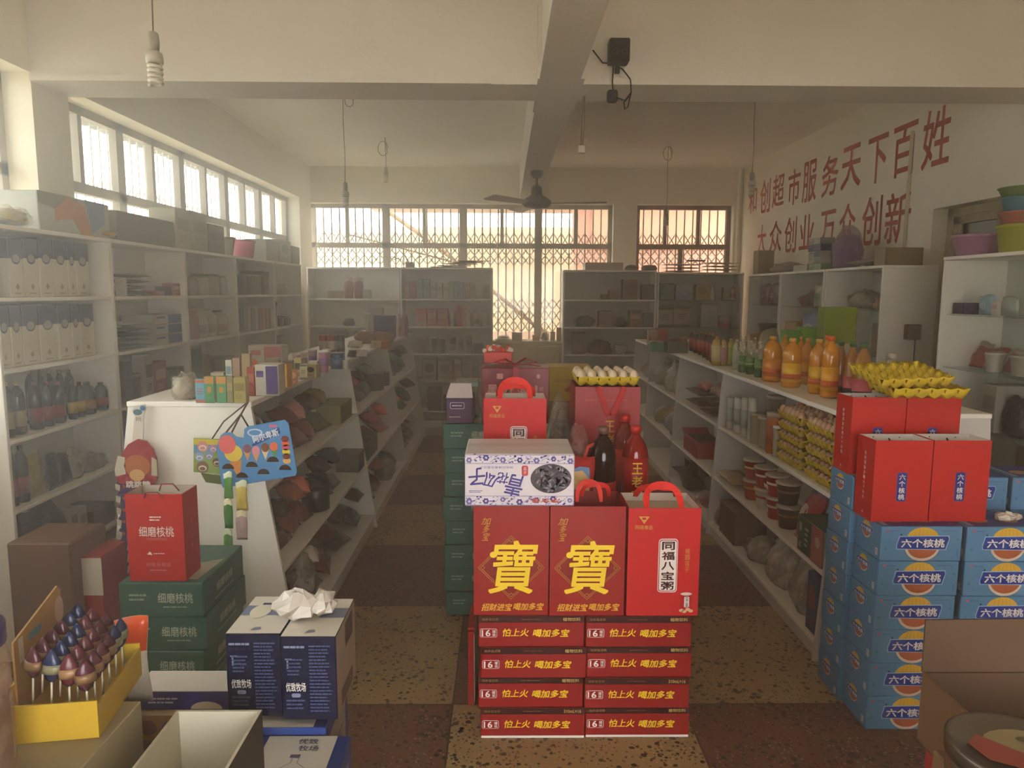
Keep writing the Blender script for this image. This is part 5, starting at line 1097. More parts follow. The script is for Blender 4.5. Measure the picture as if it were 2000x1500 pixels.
row('box', L(5), 538, 'on the top shelf of the second farthest window unit', [(476, 484, 'slim dark box', '#5e554c', {}), (485, 493, 'slim dark box', '#5e554c', {}), (495, 511, 'greenish grey box', '#8b8a74', {}), (514, 538, 'open brown carton', '#8f7350', dict(open=1, dep=.2), 540)])
row('box', L(4), 602, 'on the second shelf of the second farthest window unit', [(478 + 7 * i, 484.5 + 7 * i, '%s slim box' % n, c, {}) for i, (n, c) in enumerate((('grey', '#8a8474'), ('white', '#b9b19e'), ('grey', '#807b6c'), ('white', '#b4ac9a'), ('brick red', '#a0604a'), ('orange', '#b07a50'), ('brick red', '#a0604a'), ('brown', '#8a6a4a')))])
put('box', L(4), 534, 544, 600, 'tan carton with raised flap on the second shelf of the second farthest window unit', '#a48a5c', open=1, dep=.15); put('bottle', L(3), 482, 496, 690, 'pale bottle on the third shelf of the second farthest window unit', '#a59c88', cap='#8a8274', neck=.5)
row('bottle', L(5), 556, 'on the top shelf of the farthest window unit', [(553, 558, 'tiny white bottle', '#cfc8b8', {}), (560, 565, 'tiny white bottle', '#cfc8b8', {})]); row('bottle', L(4), 616, 'on the second shelf of the farthest window unit', [(552, 560, 'small dark bottle', '#3a3630', dict(cap='#cfc8b8')), (562, 572, 'small dark bottle', '#3a3630', dict(cap='#cfc8b8'))]); put('box', L(3), 550, 566, 656, 'white box on the third shelf of the farthest window unit', '#aaa292')
# on top of the window shelves
TP = 'on top of the window shelves'
t = thing('carton', 'large pale carton with orange and blue print %s at the near end' % TP, 'carton', (0, 0, 0)); lo, rz, w, h = frame(L(6), 78, 216, 388); t.location = lo; t.rotation_euler = (0, 0, R(90)); b = MB(); b.box(-w / 2, w / 2, 0, .2, 0, h, m('#b7b8ac', .5), c=.004); F = faces(w, .2, h)[0]
b.poly(F, [(-w * .1, h * .5), (w * .12, h * .3), (w * .22, -h * .5), (w * .05, -h * .5), (-w * .06, -h * .1), (-w * .3, -h * .2), (-w * .3, h * .2)], m('#c58a34', .5), 1); b.poly(F, [(w * .12, h * .5), (w * .42, h * .5), (w * .42, -h * .1), (w * .22, -h * .4)], m('#8fa8c0', .5), 1); b.poly(F, [(-w * .5, h * .5), (-w * .1, h * .5), (-w * .3, h * .1), (-w * .5, h * .2)], m('#8d8a64', .5), 1); b.build('carton_body', t)
put('flat', ('x', -2.08, 1.875, 90), 2, 58, 432, 'clear wrapped flat pack at the picture edge ' + TP, '#a9a48e', h=.035, dep=.2); put('bag', ('x', -2.06, 1.875, 90), 36, 76, 400, 'bulging clear bag of yellow goods beside the large carton ' + TP, '#a08c4c', dep=.18)
t = put('box', L(6), 232, 342, 424, 'long grey carton ' + TP, '#8f8e7e', dep=.2); put('flat', ('x', -2.05, 1.875, 90), 219, 231, 452, 'gold netted tray lying in front of the long grey carton ' + TP, '#c9ab62', h=.03, dep=.05)
row('box', L(6), 412, TP, [(346, 374, 'tall cream box', '#b9b49c', dict(a='#a7a38c'), 410), (376, 407, 'tall cream box', '#b4b09a', dict(a='#a7a38c'), 416), (409, 440, 'grey square box', '#8d8c7e', dict(a='#7d7c70'), 440), (522, 544, 'brownish box', '#8b8672', {}, 470), (547, 569, 'box with round print', '#a09c82', dict(a='#8a8672', st=2), 470), (572, 586, 'small far box', '#8a8876', {}, 482)])
t = put('basin', L(6), 446, 474, 464, 'white kettle body ' + TP, '#c0bba8', 'kettle', 'kettle'); put('basin', L(6), 478, 519, 470, 'translucent pink plastic basket lit by the window ' + TP, '#d86a86', 'basket', 'basket', tr=.6)
# ---- back wall units
row('pouch', BK(4), 542, 'on the top shelf of the left corner back unit', [(672, 690, 'red and white pouch', '#9a5a4c', dict(a='#b9a79a')), (691, 709, 'red and white pouch', '#8f4a40', dict(a='#b9a79a'))]); row('can', BK(4), 566, 'on the top shelf of the left corner back unit', [(708, 716, 'little pale jar', '#b3ac92', {}), (717, 725, 'little pale jar', '#b3ac92', {})])
put('box', BK(4), 640, 668, 568, 'flat dim orange box on the top shelf of the left corner back unit', '#a08a6c'); put('blob', BK(3), 668, 692, 622, 'dark bundle on the second shelf of the left corner back unit', '#6a6358'); put('blob', BK(2), 668, 686, 642, 'dark bundle on the third shelf of the left corner back unit', '#5e584e')
BU = 'shelf of the packed back unit'
row('box', BK(4), 550, 'on the top ' + BU, [(790, 800, 'pink toothpaste box', '#a98478', dict(a='#c0a294', st=2)), (802, 812, 'red toothpaste box', '#9a5a4e', {}), (815, 826, 'blue toiletry box', '#7d95a0', dict(a='#6a8494'), 545), (827, 839, 'blue toiletry box', '#8aa0a6', dict(a='#6a8494'), 545), (843, 852, 'white toiletry box', '#bdb8a6', dict(a='#8a8a7c')), (853, 864, 'white toiletry box', '#bdb8a6', dict(a='#8a8a7c'), 553), (866, 876, 'white toiletry box', '#bdb8a6', dict(a='#8a8a7c'), 553), (878, 886, 'teal toiletry box', '#7f9a90', {}), (887, 895, 'teal toiletry box', '#7f9a90', {}), (896, 906, 'pale blue toiletry box', '#8b9cb4', {}), (908, 918, 'salmon toiletry box', '#b09080', dict(a='#c0a898')), (919, 928, 'cream toiletry box', '#b9b09c', dict(a='#8a8474')), (942, 957, 'wide white toiletry box', '#bdb8a8', dict(a='#98968a', st=2), 556)])
row('box', BK(3), 604, 'on the second ' + BU, [(811, 833, 'pink and white box', '#b9988c', dict(a='#c0564a', st=1)), (834, 852, 'red box', '#b25a50', dict(a='#c0a090')), (854, 875, 'red box', '#b25a50', dict(a='#c0a090')), (892, 902, 'bright red upright box', '#b04a40', {}, 598), (903, 910, 'orange upright box', '#b88a70', {}, 600)])
row('bottle', BK(3), 606, 'on the second ' + BU, [(879, 889, 'white lotion bottle', '#b9b4a4', dict(cap='#8a8a7c', lab='#7d8a8c')), (912, 921, 'grey lotion bottle', '#a09c8c', dict(cap='#8a8a7c')), (925, 935, 'white lotion bottle', '#b9b4a4', dict(cap='#a5a092', lab='#8a8a80')), (941, 953, 'pale jar bottle', '#b0a896', dict(cap='#a09a8a', neck=.6))])
row('cup', BK(2), 660, 'on the third ' + BU, [(815, 832, 'brown tub', '#7d6a58', dict(lid='#a59c88')), (838, 852, 'dim brown tub', '#77685a', dict(lid='#a59c88')), (856, 870, 'dim brown tub', '#77685a', dict(lid='#a59c88'))])
row('box', BK(2), 650, 'on the third ' + BU, [(879, 892, 'tall white box with dark picture', '#b9b4a6', dict(a='#5a5650')), (895, 906, 'white box', '#b0aa9c', dict(a='#8a8478'), 660), (910, 922, 'white box', '#b0aa9c', dict(a='#8a8478'), 658), (924, 945, 'dull blue box', '#6f7486', {}, 672)])
row('box', BK(1), 702, 'on the fourth ' + BU, [(825, 853, 'white appliance box with dark picture', '#aaa296', dict(a='#5a544c', st=2)), (855, 883, 'white appliance box with round picture', '#aea698', dict(a='#8a847a', st=2), 704), (888, 901, 'tall white box', '#b0aa9e', dict(a='#5a5650')), (904, 917, 'white box', '#aaa294', {}, 712), (921, 934, 'white box', '#aaa294', dict(a='#8a847a'), 706)])
row('box', BK(0), 758, 'on the lowest ' + BU, [(836, 862, 'dark brown carton', '#54463a', {}), (866, 880, 'red edged small carton', '#7a4a40', dict(a='#a5988a'), 772), (884, 910, 'dim carton', '#6a5c4c', {}, 762)])
for k in range(5): put('flat', ('y', BYF + .03, 1.881 + k * .018), 838 + k * 14, 905 + k * 13, 522, 'clear wrapped flat sheet pack on top of the packed back unit, %s from below' % ORD[k], ('#a9a592', '#b4b0a0', '#9c9a86', '#b0a894', '#a8a496')[k], h=.015, dep=.26, group='flat packs on the packed back unit')
b = MB(); rnd = random.Random(9)
for i in range(7): x = -1.35 + i * .05; b.tube([(x, 8.62, 1.882), (x + rnd.uniform(-.05, .05), 8.63, 1.97), (x + rnd.uniform(-.1, .1), 8.6, 2.0 + rnd.uniform(-.03, .05))], .004, m('#6d6a4c', .7), 4)
tag(b.build('wire_bundle', None), 'tangle of thin wires sticking up from the back shelves', 'wire')
put('box', BK(5), 792, 806, 512, 'small dim box beside the wire tangle on the back shelves', '#98907c', dep=.15)
CT_ = 'on the low cream cabinet'
row('box', ('y', 8.62, 1.031), 650, CT_, [(1000, 1020, 'cream box', '#c9bd9a', dict(a='#b9ad88')), (1040, 1054, 'salmon box', '#c08a7a', {}, 655), (1075, 1084, 'white box', '#c9bfae', {}, 648), (1087, 1096, 'tan box', '#b0987a', {}, 640)])
for k in range(3): put('flat', ('y', 8.62, 1.031 + k * .018), 968 + 3 * k, 998 - 2 * k, 660, 'paper pad %s, %s from below' % (CT_, ORD[k]), ('#b9b09a', '#cfc6b2', '#a59c8a')[k], h=.016, dep=.2, group='paper pads on the cream cabinet')
put('bag', ('y', 8.62, 1.031), 1056, 1074, 645, 'clear bag ' + CT_, '#c0b9a8', dep=.15)
# right of the window gap
QA = 'in the unit right of the window gap'
put('box', ('y', 8.55, 1.861), 1143, 1217, 513, 'white flat carton on top of the unit right of the window gap', '#b9aa9c', dep=.28, side='#d4d0c4')
row('box', BK(4), 575, 'on the top shelf ' + QA, [(1174, 1188, 'brown small box', '#7d674c', {}), (1190, 1213, 'wide brown box', '#846e52', {}, 567), (1216, 1244, 'big brown box', '#80694c', dict(a='#6e5a40'), 546), (1253, 1277, 'dark brown box', '#54493a', {}, 556)])
put('box', ('y', BYF + .035, BZ_[4] + .105), 1206, 1222, 548, 'small brown box stacked on the wide brown box ' + QA, '#8a7456') if False else None
row('blob', BK(3), 616, 'on the second shelf ' + QA, [(1122, 1166, 'black plastic bundle', '#34332e', {}), (1202, 1226, 'dark round bundle', '#3b3833', {}, 620)])
row('box', BK(3), 608, 'on the second shelf ' + QA, [(1169, 1196, 'pinkish brown carton', '#8d7764', dict(a='#a08c78', st=5)), (1229, 1252, 'brown carton', '#80684c', dict(a='#b0a08a'), 606), (1256, 1274, 'narrow teal box', '#6c7d78', {}, 612)])
put('blob', BK(2), 1152, 1196, 664, 'dull red cloth bundle on the third shelf ' + QA, '#6b4a3e', 'cloth_bundle', 'cloth'); put('can', BK(2), 1116, 1144, 650, 'brown jar on the third shelf ' + QA, '#7c6a56', lid='#6a5a48'); put('basin', BK(2), 1201, 1226, 674, 'white bowl on the third shelf ' + QA, '#b5aea0', 'bowl', 'bowl'); put('blob', BK(1), 1180, 1225, 715, 'black bag on the fourth shelf ' + QA, '#2d2b27')
row('blob', ('y', 8.6, 1.861), 517, 'on top of the far right shelves', [(1222, 1250, 'dark folded bag', '#5a5148', {}), (1254, 1286, 'dark handled bag', '#4c443c', {})])
QB = 'in the back right corner unit'
row('box', BK(4), 554, 'on the top glass shelf ' + QB, [(1286, 1317, 'teal gift carton', '#3f6a62', dict(a='#5a8478', st=2)), (1319, 1351, 'pale blue gift carton', '#9aa0aa', dict(a='#8490a8', st=4), 556), (1359, 1384, 'yellow gift carton', '#a08c48', dict(a='#8a6a3a', st=2), 556), (1412, 1425, 'olive box', '#7d7c54', {}, 562)])
row('bottle', BK(4), 560, 'on the top glass shelf ' + QB, [(1387, 1396, 'white slim bottle', '#aca99c', {}), (1427, 1437, 'white bottle with pink label', '#b9b4ac', dict(lab='#a07a7a', cap='#8a8478'))])
row('box', BK(3), 600, 'on the second glass shelf ' + QB, [(1284, 1314, 'cream carton with dark numerals', '#aca290', dict(a='#5c5348', st=5)), (1316, 1347, 'plain cream carton', '#a89e8e', dict(a='#6a6474', st=5), 598), (1368, 1402, 'pale glass ware box', '#a9aca6', {}, 594)])
put('box', ('y', BYF + .02, BZ_[2]), 1366, 1422, 622, 'red and white zigzag carton on the third glass shelf ' + QB, '#b9aaa0', a='#a83a30', st=4, dep=.2) if False else put('box', ('y', BYF + .0, BZ_[3]), 1404, 1424, 618, 'red and white zigzag carton on the second glass shelf ' + QB, '#b9aaa0', a='#a83a30', st=4, dep=.2)
for k in range(6): put('flat', ('y', 8.54, 1.842 + k * .019), 1302 + (k % 2) * 74, 1374 + (k % 2) * 70, 530, 'pale flat board %s on the corner units, %s from below' % (('pack', 'bundle')[k % 2], ORD[k]), ('#a89e8c', '#b3a994')[k % 2], h=.018, dep=.3, group='flat boards on the corner units')
put('pouch', ('y', 8.5, 1.96), 1342, 1378, 508, 'black and yellow folded umbrella bag hanging on the corner unit', '#3a362e', a='#8a8040', tilt=14)
put('box', ('x', RX + .05, 1.791, -90), 1470, 1480, 490, 'tan book standing on top of the slogan wall units', '#8d8468', 'book', 'book', dep=.16)
# ---- slogan wall units
row('pouch', RR(4), 556, 'on the top shelf of the farthest slogan wall unit', [(1476, 1494, 'purple and pink tissue pack', '#6f5164', dict(dot='#b09aa0', a='#54405a')), (1496, 1514, 'purple and pink tissue pack', '#6f5164', dict(dot='#b09aa0', a='#54405a'))])
row('basin', RR(3), 632, 'on the second shelf of the farthest slogan wall unit', [(1468, 1490, 'dark bowl', '#4a423a', {}), (1493, 1514, 'dark bowl', '#54493e', {})], name='bowl', cat='bowl')
put('bag', RR(4), 1548, 1578, 566, 'net bag of orange fruit on the top shelf of the middle slogan wall unit', '#8a5a3c', film='#b9a88c'); put('pouch', RR(4), 1581, 1603, 556, 'white and teal tall pack on the top shelf of the middle slogan wall unit', '#b4b3a0', a='#c0bda8', dot='#5a8076')
put('pouch', RR(3), 1556, 1594, 610, 'blue and white detergent pack on the second shelf of the middle slogan wall unit', '#7f94b8', dot='#c9cdd0', t=.08); put('box', RR(3), 1530, 1553, 628, 'orange and white paper box on the second shelf of the middle slogan wall unit', '#b59a78', a='#b0583a', st=4)
put('bag', RR(4), 1638, 1680, 563, 'clear bag of white cups on the top shelf of the nearest slogan wall unit', '#b0aca0', film='#d0cec0'); put('blob', RR(4), 1696, 1721, 580, 'salmon wrapped bundle on the top shelf of the nearest slogan wall unit', '#b08a74')
row('box', RR(3), 632, 'on the second shelf of the nearest slogan wall unit', [(1700, 1720, 'brown carton', '#85714f', dict(dep=.2))]); put('box', RR(2), 1698, 1719, 655, 'blue box on the third shelf of the nearest slogan wall unit', '#6a86a4', dep=.2); put('bag', RR(2), 1668, 1696, 668, 'white clear bag on the third shelf of the nearest slogan wall unit', '#a8a59a')
for k, (c_, a_) in enumerate((('#7a9a6a', '#a5bda0'), ('#b9b4a4', '#8fa08a'), ('#aaa69c', '#6a7486'), ('#3f4478', '#6a6c94'), ('#8d8a88', '#b4b0a8'))): put('box', ('x', RX + .05, 1.791 + k * .052, -90), 1579 - (k % 2), 1603 - k % 3, 509 - k * 10, 'medicine box in the small stack beside the purple bag, %s from below' % ORD[k], c_, a=a_, st=3, h=.051, dep=.12, group='medicine boxes beside the purple bag')
put('bag', RR(5), 1606, 1648, 440, 'tall clear bag of purple goods standing on the slogan wall units', '#7d5f98', film='#c9b4c4', dep=.2, pinch=.25, op=.22)
put('flat', ('x', RX + .05, 1.793, -90), 1650, 1690, 512, 'white flat box lid on the slogan wall units', '#b9b3a6', h=.05, dep=.25); put('blob', RR(5), 1492, 1546, 511, 'grey wrapped bundle on top of the slogan wall units', '#7a7468', 'bundle', 'bundle', dep=.2); put('box', RR(5), 1549, 1576, 518, 'white low box on top of the slogan wall units', '#b9b6aa')
put('box', RR(5), 1706, 1727, 485, 'tan carton at the near end on top of the slogan wall units', '#8d7a58', dep=.3); 
# electric box and cable on the side of the nearest slogan wall unit
t = thing('electric_box', 'brown electric meter box with cable on the end of the slogan wall units', 'box', (0, 0, 0)); p = at(1778, 648, y=4.83); b = MB(); b.box(p.x - .045, p.x + .045, 4.775, 4.8325, p.z - .05, p.z + .05, m('#77624c', .5), c=.005); b.build('box_body', t)
MB().tube([(p.x + .02, 4.80, p.z - .05), (p.x + .018, 4.80, p.z - .3), (p.x + .01, 4.8, p.z - .55)], .0035, m('#6a5c4c', .6), 6).build('cable', t)
# nearest right unit
N1 = 'of the nearest right glass unit'
row('box', RR(4), 592, 'on the top shelf ' + N1, [(1860, 1879, 'navy small box', '#35325c', {}), (1881, 1900, 'navy small box', '#35325c', {}), (1935, 1946, 'white small box', '#c0b8b4', dict(a='#b08a8a'), 590)])
put('pouch', RR(4), 1903, 1931, 577, 'pale blue tissue pack on the top shelf ' + N1, '#8fb0bc', dot='#aac4c8'); put('pouch', RR(4), 1948, 1980, 580, 'grey tissue pack on the top shelf ' + N1, '#9aa89c')
for i, (a, c, yt) in enumerate(((1856, 1878, 672), (1881, 1908, 664), (1911, 1941, 676), (1945, 1985, 680))): put('pouch', ('x', RX + .14, RZ_[3], -90), a, c, yt, 'white and red straw pack on the second shelf %s, %s from the left' % (N1, ORD[i]), ('#b09f92', '#a4584c', '#b3a296', '#a85a50')[i], a=('#a8463c', '#b9a89c', '#b04a40', '#b9a89c')[i], t=.05, group='straw packs', tilt=25)
row('basin', RR(3), 688, 'at the front of the second shelf ' + N1, [(1912, 1935, 'white bowl', '#c0bab0', {}), (1958, 1990, 'upturned pale bowl', '#b0a898', {}, 694)], name='bowl', cat='bowl')
put('box', RR(2), 1912, 1940, 750, 'white carton on the third shelf ' + N1, '#a8a296', dep=.2, a='#8a857a'); put('blob', RR(2), 1942, 1985, 770, 'black wrapped bundle on the third shelf ' + N1, '#25272c'); put('box', RR(1), 1975, 1999, 860, 'brown carton on the fourth shelf ' + N1, '#6a5038', dep=.25)
b = g_basin('basin', .29, .12, '#b583a6', {}); b.location = (2.675, 3.99, 1.8115); tag(b, 'wide purple plastic basin on top of the nearest right unit', 'basin')
for k, (c_, hh, zz_) in enumerate((('#a3a83a', .15, 1.811), ('#c0705a', .07, 1.955), ('#5a90a4', .08, 2.018))): b = g_basin('basin', .23 - k * .006, hh, c_, {}); b.location = (2.68, 3.70, zz_); tag(b, '%s plastic basin in the nested pile on the nearest right unit' % ('lime green', 'salmon', 'light blue')[k], 'basin', 'nested plastic basins')
b = g_basin('basin', .24, .05, '#7d9a5a', {}); b.location = (2.68, 3.70, 2.099); tag(b, 'green plastic basin topmost in the nested pile on the nearest right unit', 'basin', 'nested plastic basins')
# ================================================================ left island: goods on the top board
TL = 'on the left island top'
t = put('bag', GT_(783), 326, 378, 728, 'clear bag of brown biscuits at the near end of the left island', '#a08a6c', op=.35, pinch=.2, dep=.13)
put('pouch', GT_(786), 352, 376, 756, 'small pale label pack leaning at the clear biscuit bag', '#b9ae98', a='#4a5a7a', t=.02) if False else None
row('box', GT_(788), 736, TL + ' near end', [(383, 401, 'light blue candy box', '#6fa8bc', dict(a='#b4664a', st=5, top='#c9d0c8'), 742), (401, 419, 'green toothpaste box', '#5d9a6c', dict(a='#c08a4a', st=1, top='#d6dcc8')), (424, 443, 'green toothpaste box', '#5d9a6c', dict(a='#c08a4a', st=1, top='#d6dcc8')), (444, 456, 'olive box', '#8a8560', dict(a='#a59a70')), (457, 481, 'yellow olive box', '#a59a58', dict(a='#8a7d48', top='#cfc79c'), 738)])
row('box', GT_(774), 718, TL + ' near end', [(484, 498, 'brick red upright box', '#9a4438', dict(a='#b06a5a')), (499, 545, 'toy box with purple frame', '#b5ad9e', dict(a='#54407c', st=3, dep=.1), 713)])
row('box', GT_(756), 728, TL + ' behind the green boxes', [(412, 438, 'small pale card box', '#b9b09a', dict(a='#b0604a')), (442, 454, 'white box', '#c9c4b2', dict(a='#7d9aa0'), 704), (456, 470, 'pink edged box', '#a98a7a', {}, 700), (474, 490, 'tan box', '#a8946c', {}, 692)])
put('box', GT_(722), 486, 552, 675, 'long white and pink carton on the left island top', '#b9b0a0', a='#b06a64', st=3, dep=.12, top='#d8d2c6'); put('blob', GT_(735), 487, 505, 702, 'orange wrapped sweet on the left island top', '#d8702a', 'sweet', 'sweet')
put('can', GT_(735), 517, 545, 700, 'round biscuit tin on the left island top', '#9a8a6a', 'tin', 'tin', a='#b09a72', lid='#a59a80')
for i, (a, c, yt, yb, col, ac) in enumerate(((546, 562, 712, 757, '#c08a3a', '#d8b060'), (553, 572, 705, 752, '#8a7a58', '#4a4438'), (562, 582, 722, 752, '#a8603a', '#d0a060'), (575, 590, 700, 742, '#b5a878', '#4f4a3c'), (586, 600, 712, 742, '#c0b48a', '#5a5244'), (596, 618, 712, 738, '#b0a068', '#4a4438'), (604, 620, 706, 730, '#c4ba96', '#6a5a44'))):
    put('box', GT_(yb), a, c, yt, 'small yellowish sauce box on the left island top, %s of seven counting away' % ORD[i], col, a=ac, st=(0, 5, 2)[i % 3], group='small yellowish boxes on the left island', rz=(-12, 8, 20, -6, 14, -18, 5)[i], dep=.05)
for i, (a, c, yt, yb, col) in enumerate(((570, 586, 692, 727, '#b59a94'), (584, 600, 688, 722, '#b8a09a'), (600, 618, 683, 719, '#b49098'), (620, 641, 686, 729, '#b07a90'))): put('cup', GT_(yb), a, c, yt, 'pink paper cup stack on the left island, %s from the near end' % ORD[i], col, 'paper_cup', 'cup', a='#8a6a9a', lid='#c9c0b8', taper=.8, group='pink paper cups on the left island')
put('cup', GT_(716), 629, 645, 683, 'cream paper cup behind the pink cups on the left island', '#b9ae94', 'paper_cup', 'cup', lid='#c9c0b0', taper=.8)
row('can', GT_(693), 655, TL, [(622, 638, 'red and white drink can of the pack', '#a03c34', dict(a='#b8aca4')), (639, 655, 'red and white drink can of the pack', '#8a3a34', dict(a='#c0b4ac')), (656, 672, 'dark drink can of the pack', '#4a3c3a', dict(a='#8a8480'))]); put('can', GT_(722), 643, 671, 690, 'blue powder tin on the left island top', '#33486a', 'tin', 'tin', a='#5a6f8c', lid='#4a5668')
put('can', GT_(722), 668, 680, 704, 'white small jar beside the blue powder tin', '#b9b6ac')
row('pouch', GT_(700), 682, TL + ' beside the cans', [(676, 694, 'dark pack', '#3a332c', dict(t=.06, tilt=50)), (692, 714, 'pale paper pack', '#b0a898', dict(t=.06, tilt=50))]); row('pouch', GT_(682), 662, TL + ' below the brown bags', [(676, 704, 'white crinkled pack', '#bdb6a6', dict(t=.08, tilt=55)), (722, 744, 'white and yellow pack', '#c0b08a', dict(a='#b98a3a', t=.06, tilt=45)), (742, 758, 'orange pack', '#b8682e', dict(t=.05, tilt=40))])
row('blob', GT_(672), 655, TL, [(692, 730, 'brown crumpled snack bag', '#8a5a34', dict(rough=.25), 646), (728, 768, 'long brown paper snack bag', '#966b3e', dict(rough=.25), 648)], name='snack_bag'); put('blob', GT_(664), 690, 712, 650, 'orange snack bag behind the brown bags on the left island', '#b8582a', 'snack_bag')
put('box', GT_(662), 730, 771, 617, 'purple blue carton at the far end of the left island', '#4a4a78', a='#5d5d8c', st=5, dep=.12); put('box', GT_(650), 720, 747, 601, 'pale pink carton behind the purple blue one', '#b0a298', dep=.12); put('cup', GT_(655), 712, 722, 610, 'pale bottle behind the pale pink carton', '#b3b09c', 'jar', 'jar')
row('bottle', GT_(658), 614, TL + ' far end', [(775, 783, 'white and pink tube', '#c0b0ac', dict(cap='#b86a74', lab='#b87a84', nk=.6)), (784, 790, 'pink tube', '#b8848c', dict(cap='#b86a74', nk=.6)), (791, 797, 'pink tube', '#b8848c', dict(cap='#b86a74', nk=.6))], name='tube', cat='tube')
# ---- left island: goods on the decks facing the aisle
def GL(k, back=0): return ('x', -1.285 + (.42 - .17 * GZ[k] / 1.13) - .012 - back, GZ[k], 90)
def heap(fr, lab, items, grp):
    """Loose goods lying about on a deck: (x0, x1, y top, kind, colour words, colour)."""
    for i, (a, c, yt, kd, nm, col) in enumerate(items):
        if kd in ('blob', 'pouch'):
            g = 'plastic_bag' if kd == 'blob' else 'snack_pouch'; c2 = '#%02x%02x%02x' % tuple(min(255, int(int(col[q:q + 2], 16) * (1.5, .75, 1.25)[i % 3])) for q in (1, 3, 5))
            put('pouch', fr, a, c, yt, nm + ' ' + lab, col, g, group=grp, t=.105, tilt=60, h=.18, wk=.85, roll=(4, -5, 2)[i % 3], rz=(8, -9, 4, -3)[i % 4], seed=i + 3, rough=.2)
            put('pouch', fr[:2] + (fr[2] + .135, fr[3]), a + 2, c + 1, yt, 'upper ' + nm + ' ' + lab, c2, g, group=grp + ', upper', t=.09, tilt=66, h=.14, wk=.65, roll=(-5, 3, 6)[i % 3], rz=(-8, 7, -12, 9)[i % 4], seed=i + 31, rough=.15)
        elif kd in ('can', 'box'): put(kd, fr, a, c, yt, nm + ' ' + lab, col, group=grp, dep=.15, h=(.12, .14)[i % 2])
        else: put(kd, fr, a, c, yt, nm + ' ' + lab, col, group=grp, t=.06, tilt=18, dep=.17, rz=(-9, 6, 14, -4)[i % 4] if kd == 'pouch' else 0)
heap(GL(2), 'on the top deck, near section of the left island', [(520, 545, 798, 'flat', 'thin clear wrapped tray', '#8f877a'), (548, 578, 806, 'blob', 'dark maroon bag', '#4a2a24'), (580, 604, 802, 'blob', 'maroon bag', '#5a3028'), (604, 628, 800, 'pouch', 'mauve snack bag', '#7d5048'), (630, 644, 804, 'pouch', 'brick snack bag', '#8a4a38'), (646, 664, 800, 'pouch', 'olive snack bag', '#6f6234'), (666, 688, 796, 'box', 'flat yellow green carton', '#8a8446')], 'snack bags on the near section top deck')
heap(('x', -1.08, GZ[2] + .001, 90), 'behind, on the top deck near section of the left island', [(560, 590, 790, 'pouch', 'dim red bag', '#5e2a26'), (594, 620, 788, 'pouch', 'dim brown bag', '#54382c')], 'snack bags on the near section top deck') if False else None
put('blob', GL(2), 611, 629, 822, 'dark navy bag at the deck edge of the left island', '#1f2838', dep=.12) if False else None
heap(GL(1), 'on the middle deck, near section of the left island', [(548, 572, 905, 'blob', 'dark brown round pack', '#3a2620'), (574, 596, 900, 'blob', 'brown round pack', '#5a3a2a'), (598, 616, 902, 'blob', 'orange brown bun pack', '#7d4426'), (618, 634, 904, 'blob', 'rust bun pack', '#84432a'), (636, 652, 908, 'can', 'dark brown jar', '#2e1d18'), (654, 668, 906, 'blob', 'maroon bag', '#4a2420'), (670, 688, 902, 'blob', 'navy cloth bundle', '#222a38')], 'goods on the near section middle deck')
heap(GL(0), 'on the lowest deck, near section of the left island', [(568, 590, 985, 'blob', 'black bag', '#231d1a'), (586, 610, 978, 'pouch', 'dull red bag', '#6a2622'), (612, 630, 985, 'bag', 'clear bag', '#6b5a4c'), (634, 652, 990, 'pouch', 'white paper pack', '#8d8576'), (656, 680, 985, 'blob', 'red clear bag', '#74231f'), (682, 700, 990, 'blob', 'dark brown bag', '#3a2a20')], 'goods on the near section lowest deck')
heap(GL(2), 'on the top deck, middle section of the left island', [(704, 718, 742, 'pouch', 'red snack bag', '#6a2a24'), (719, 732, 738, 'pouch', 'dark red snack bag', '#5a2420'), (733, 745, 752, 'pouch', 'green and white snack bag', '#5f7a50'), (746, 755, 705, 'can', 'dark brown jar', '#3e2418'), (757, 766, 702, 'can', 'brown jar', '#5e3a28'), (768, 775, 712, 'blob', 'dim bag', '#54443a')], 'goods on the middle section top deck')
heap(GL(1), 'on the middle deck, middle section of the left island', [(702, 718, 840, 'box', 'pale carton', '#6f6350'), (720, 738, 838, 'box', 'grey carton', '#5f5648'), (740, 756, 812, 'pouch', 'red orange snack bag', '#9a3c24'), (758, 774, 806, 'pouch', 'orange snack bag', '#b0532c')], 'goods on the middle section middle deck')
heap(GL(0), 'on the lowest deck, middle section of the left island', [(712, 728, 925, 'blob', 'dark bag', '#2c221d'), (730, 748, 912, 'blob', 'dull red bag', '#5e241e'), (750, 764, 905, 'pouch', 'orange brown bag', '#7d4024'), (766, 778, 890, 'bag', 'white clear bag', '#7a6c5a')], 'goods on the middle section lowest deck')
heap(GL(2), 'on the top deck, far section of the left island', [(780, 790, 688, 'pouch', 'green and white bag', '#5d7462'), (790, 797, 690, 'pouch', 'blue snack bag', '#4a6074'), (800, 804, 694, 'pouch', 'dim green bag', '#55604a')], 'goods on the far section top deck')
heap(GL(1), 'on the middle deck, far section of the left island', [(782, 794, 770, 'pouch', 'peach coloured bag', '#b07a5c'), (796, 808, 758, 'blob', 'bright green bag', '#3f8a48'), (809, 818, 775, 'blob', 'dim brown bag', '#4a382c')], 'goods on the far section middle deck')
heap(GL(0), 'on the lowest deck, far section of the left island', [(784, 798, 855, 'blob', 'dark bag', '#2a201b'), (800, 812, 838, 'pouch', 'green and white bag', '#4c5f44'), (813, 822, 845, 'blob', 'white bag', '#8f8676')], 'goods on the far section lowest deck')
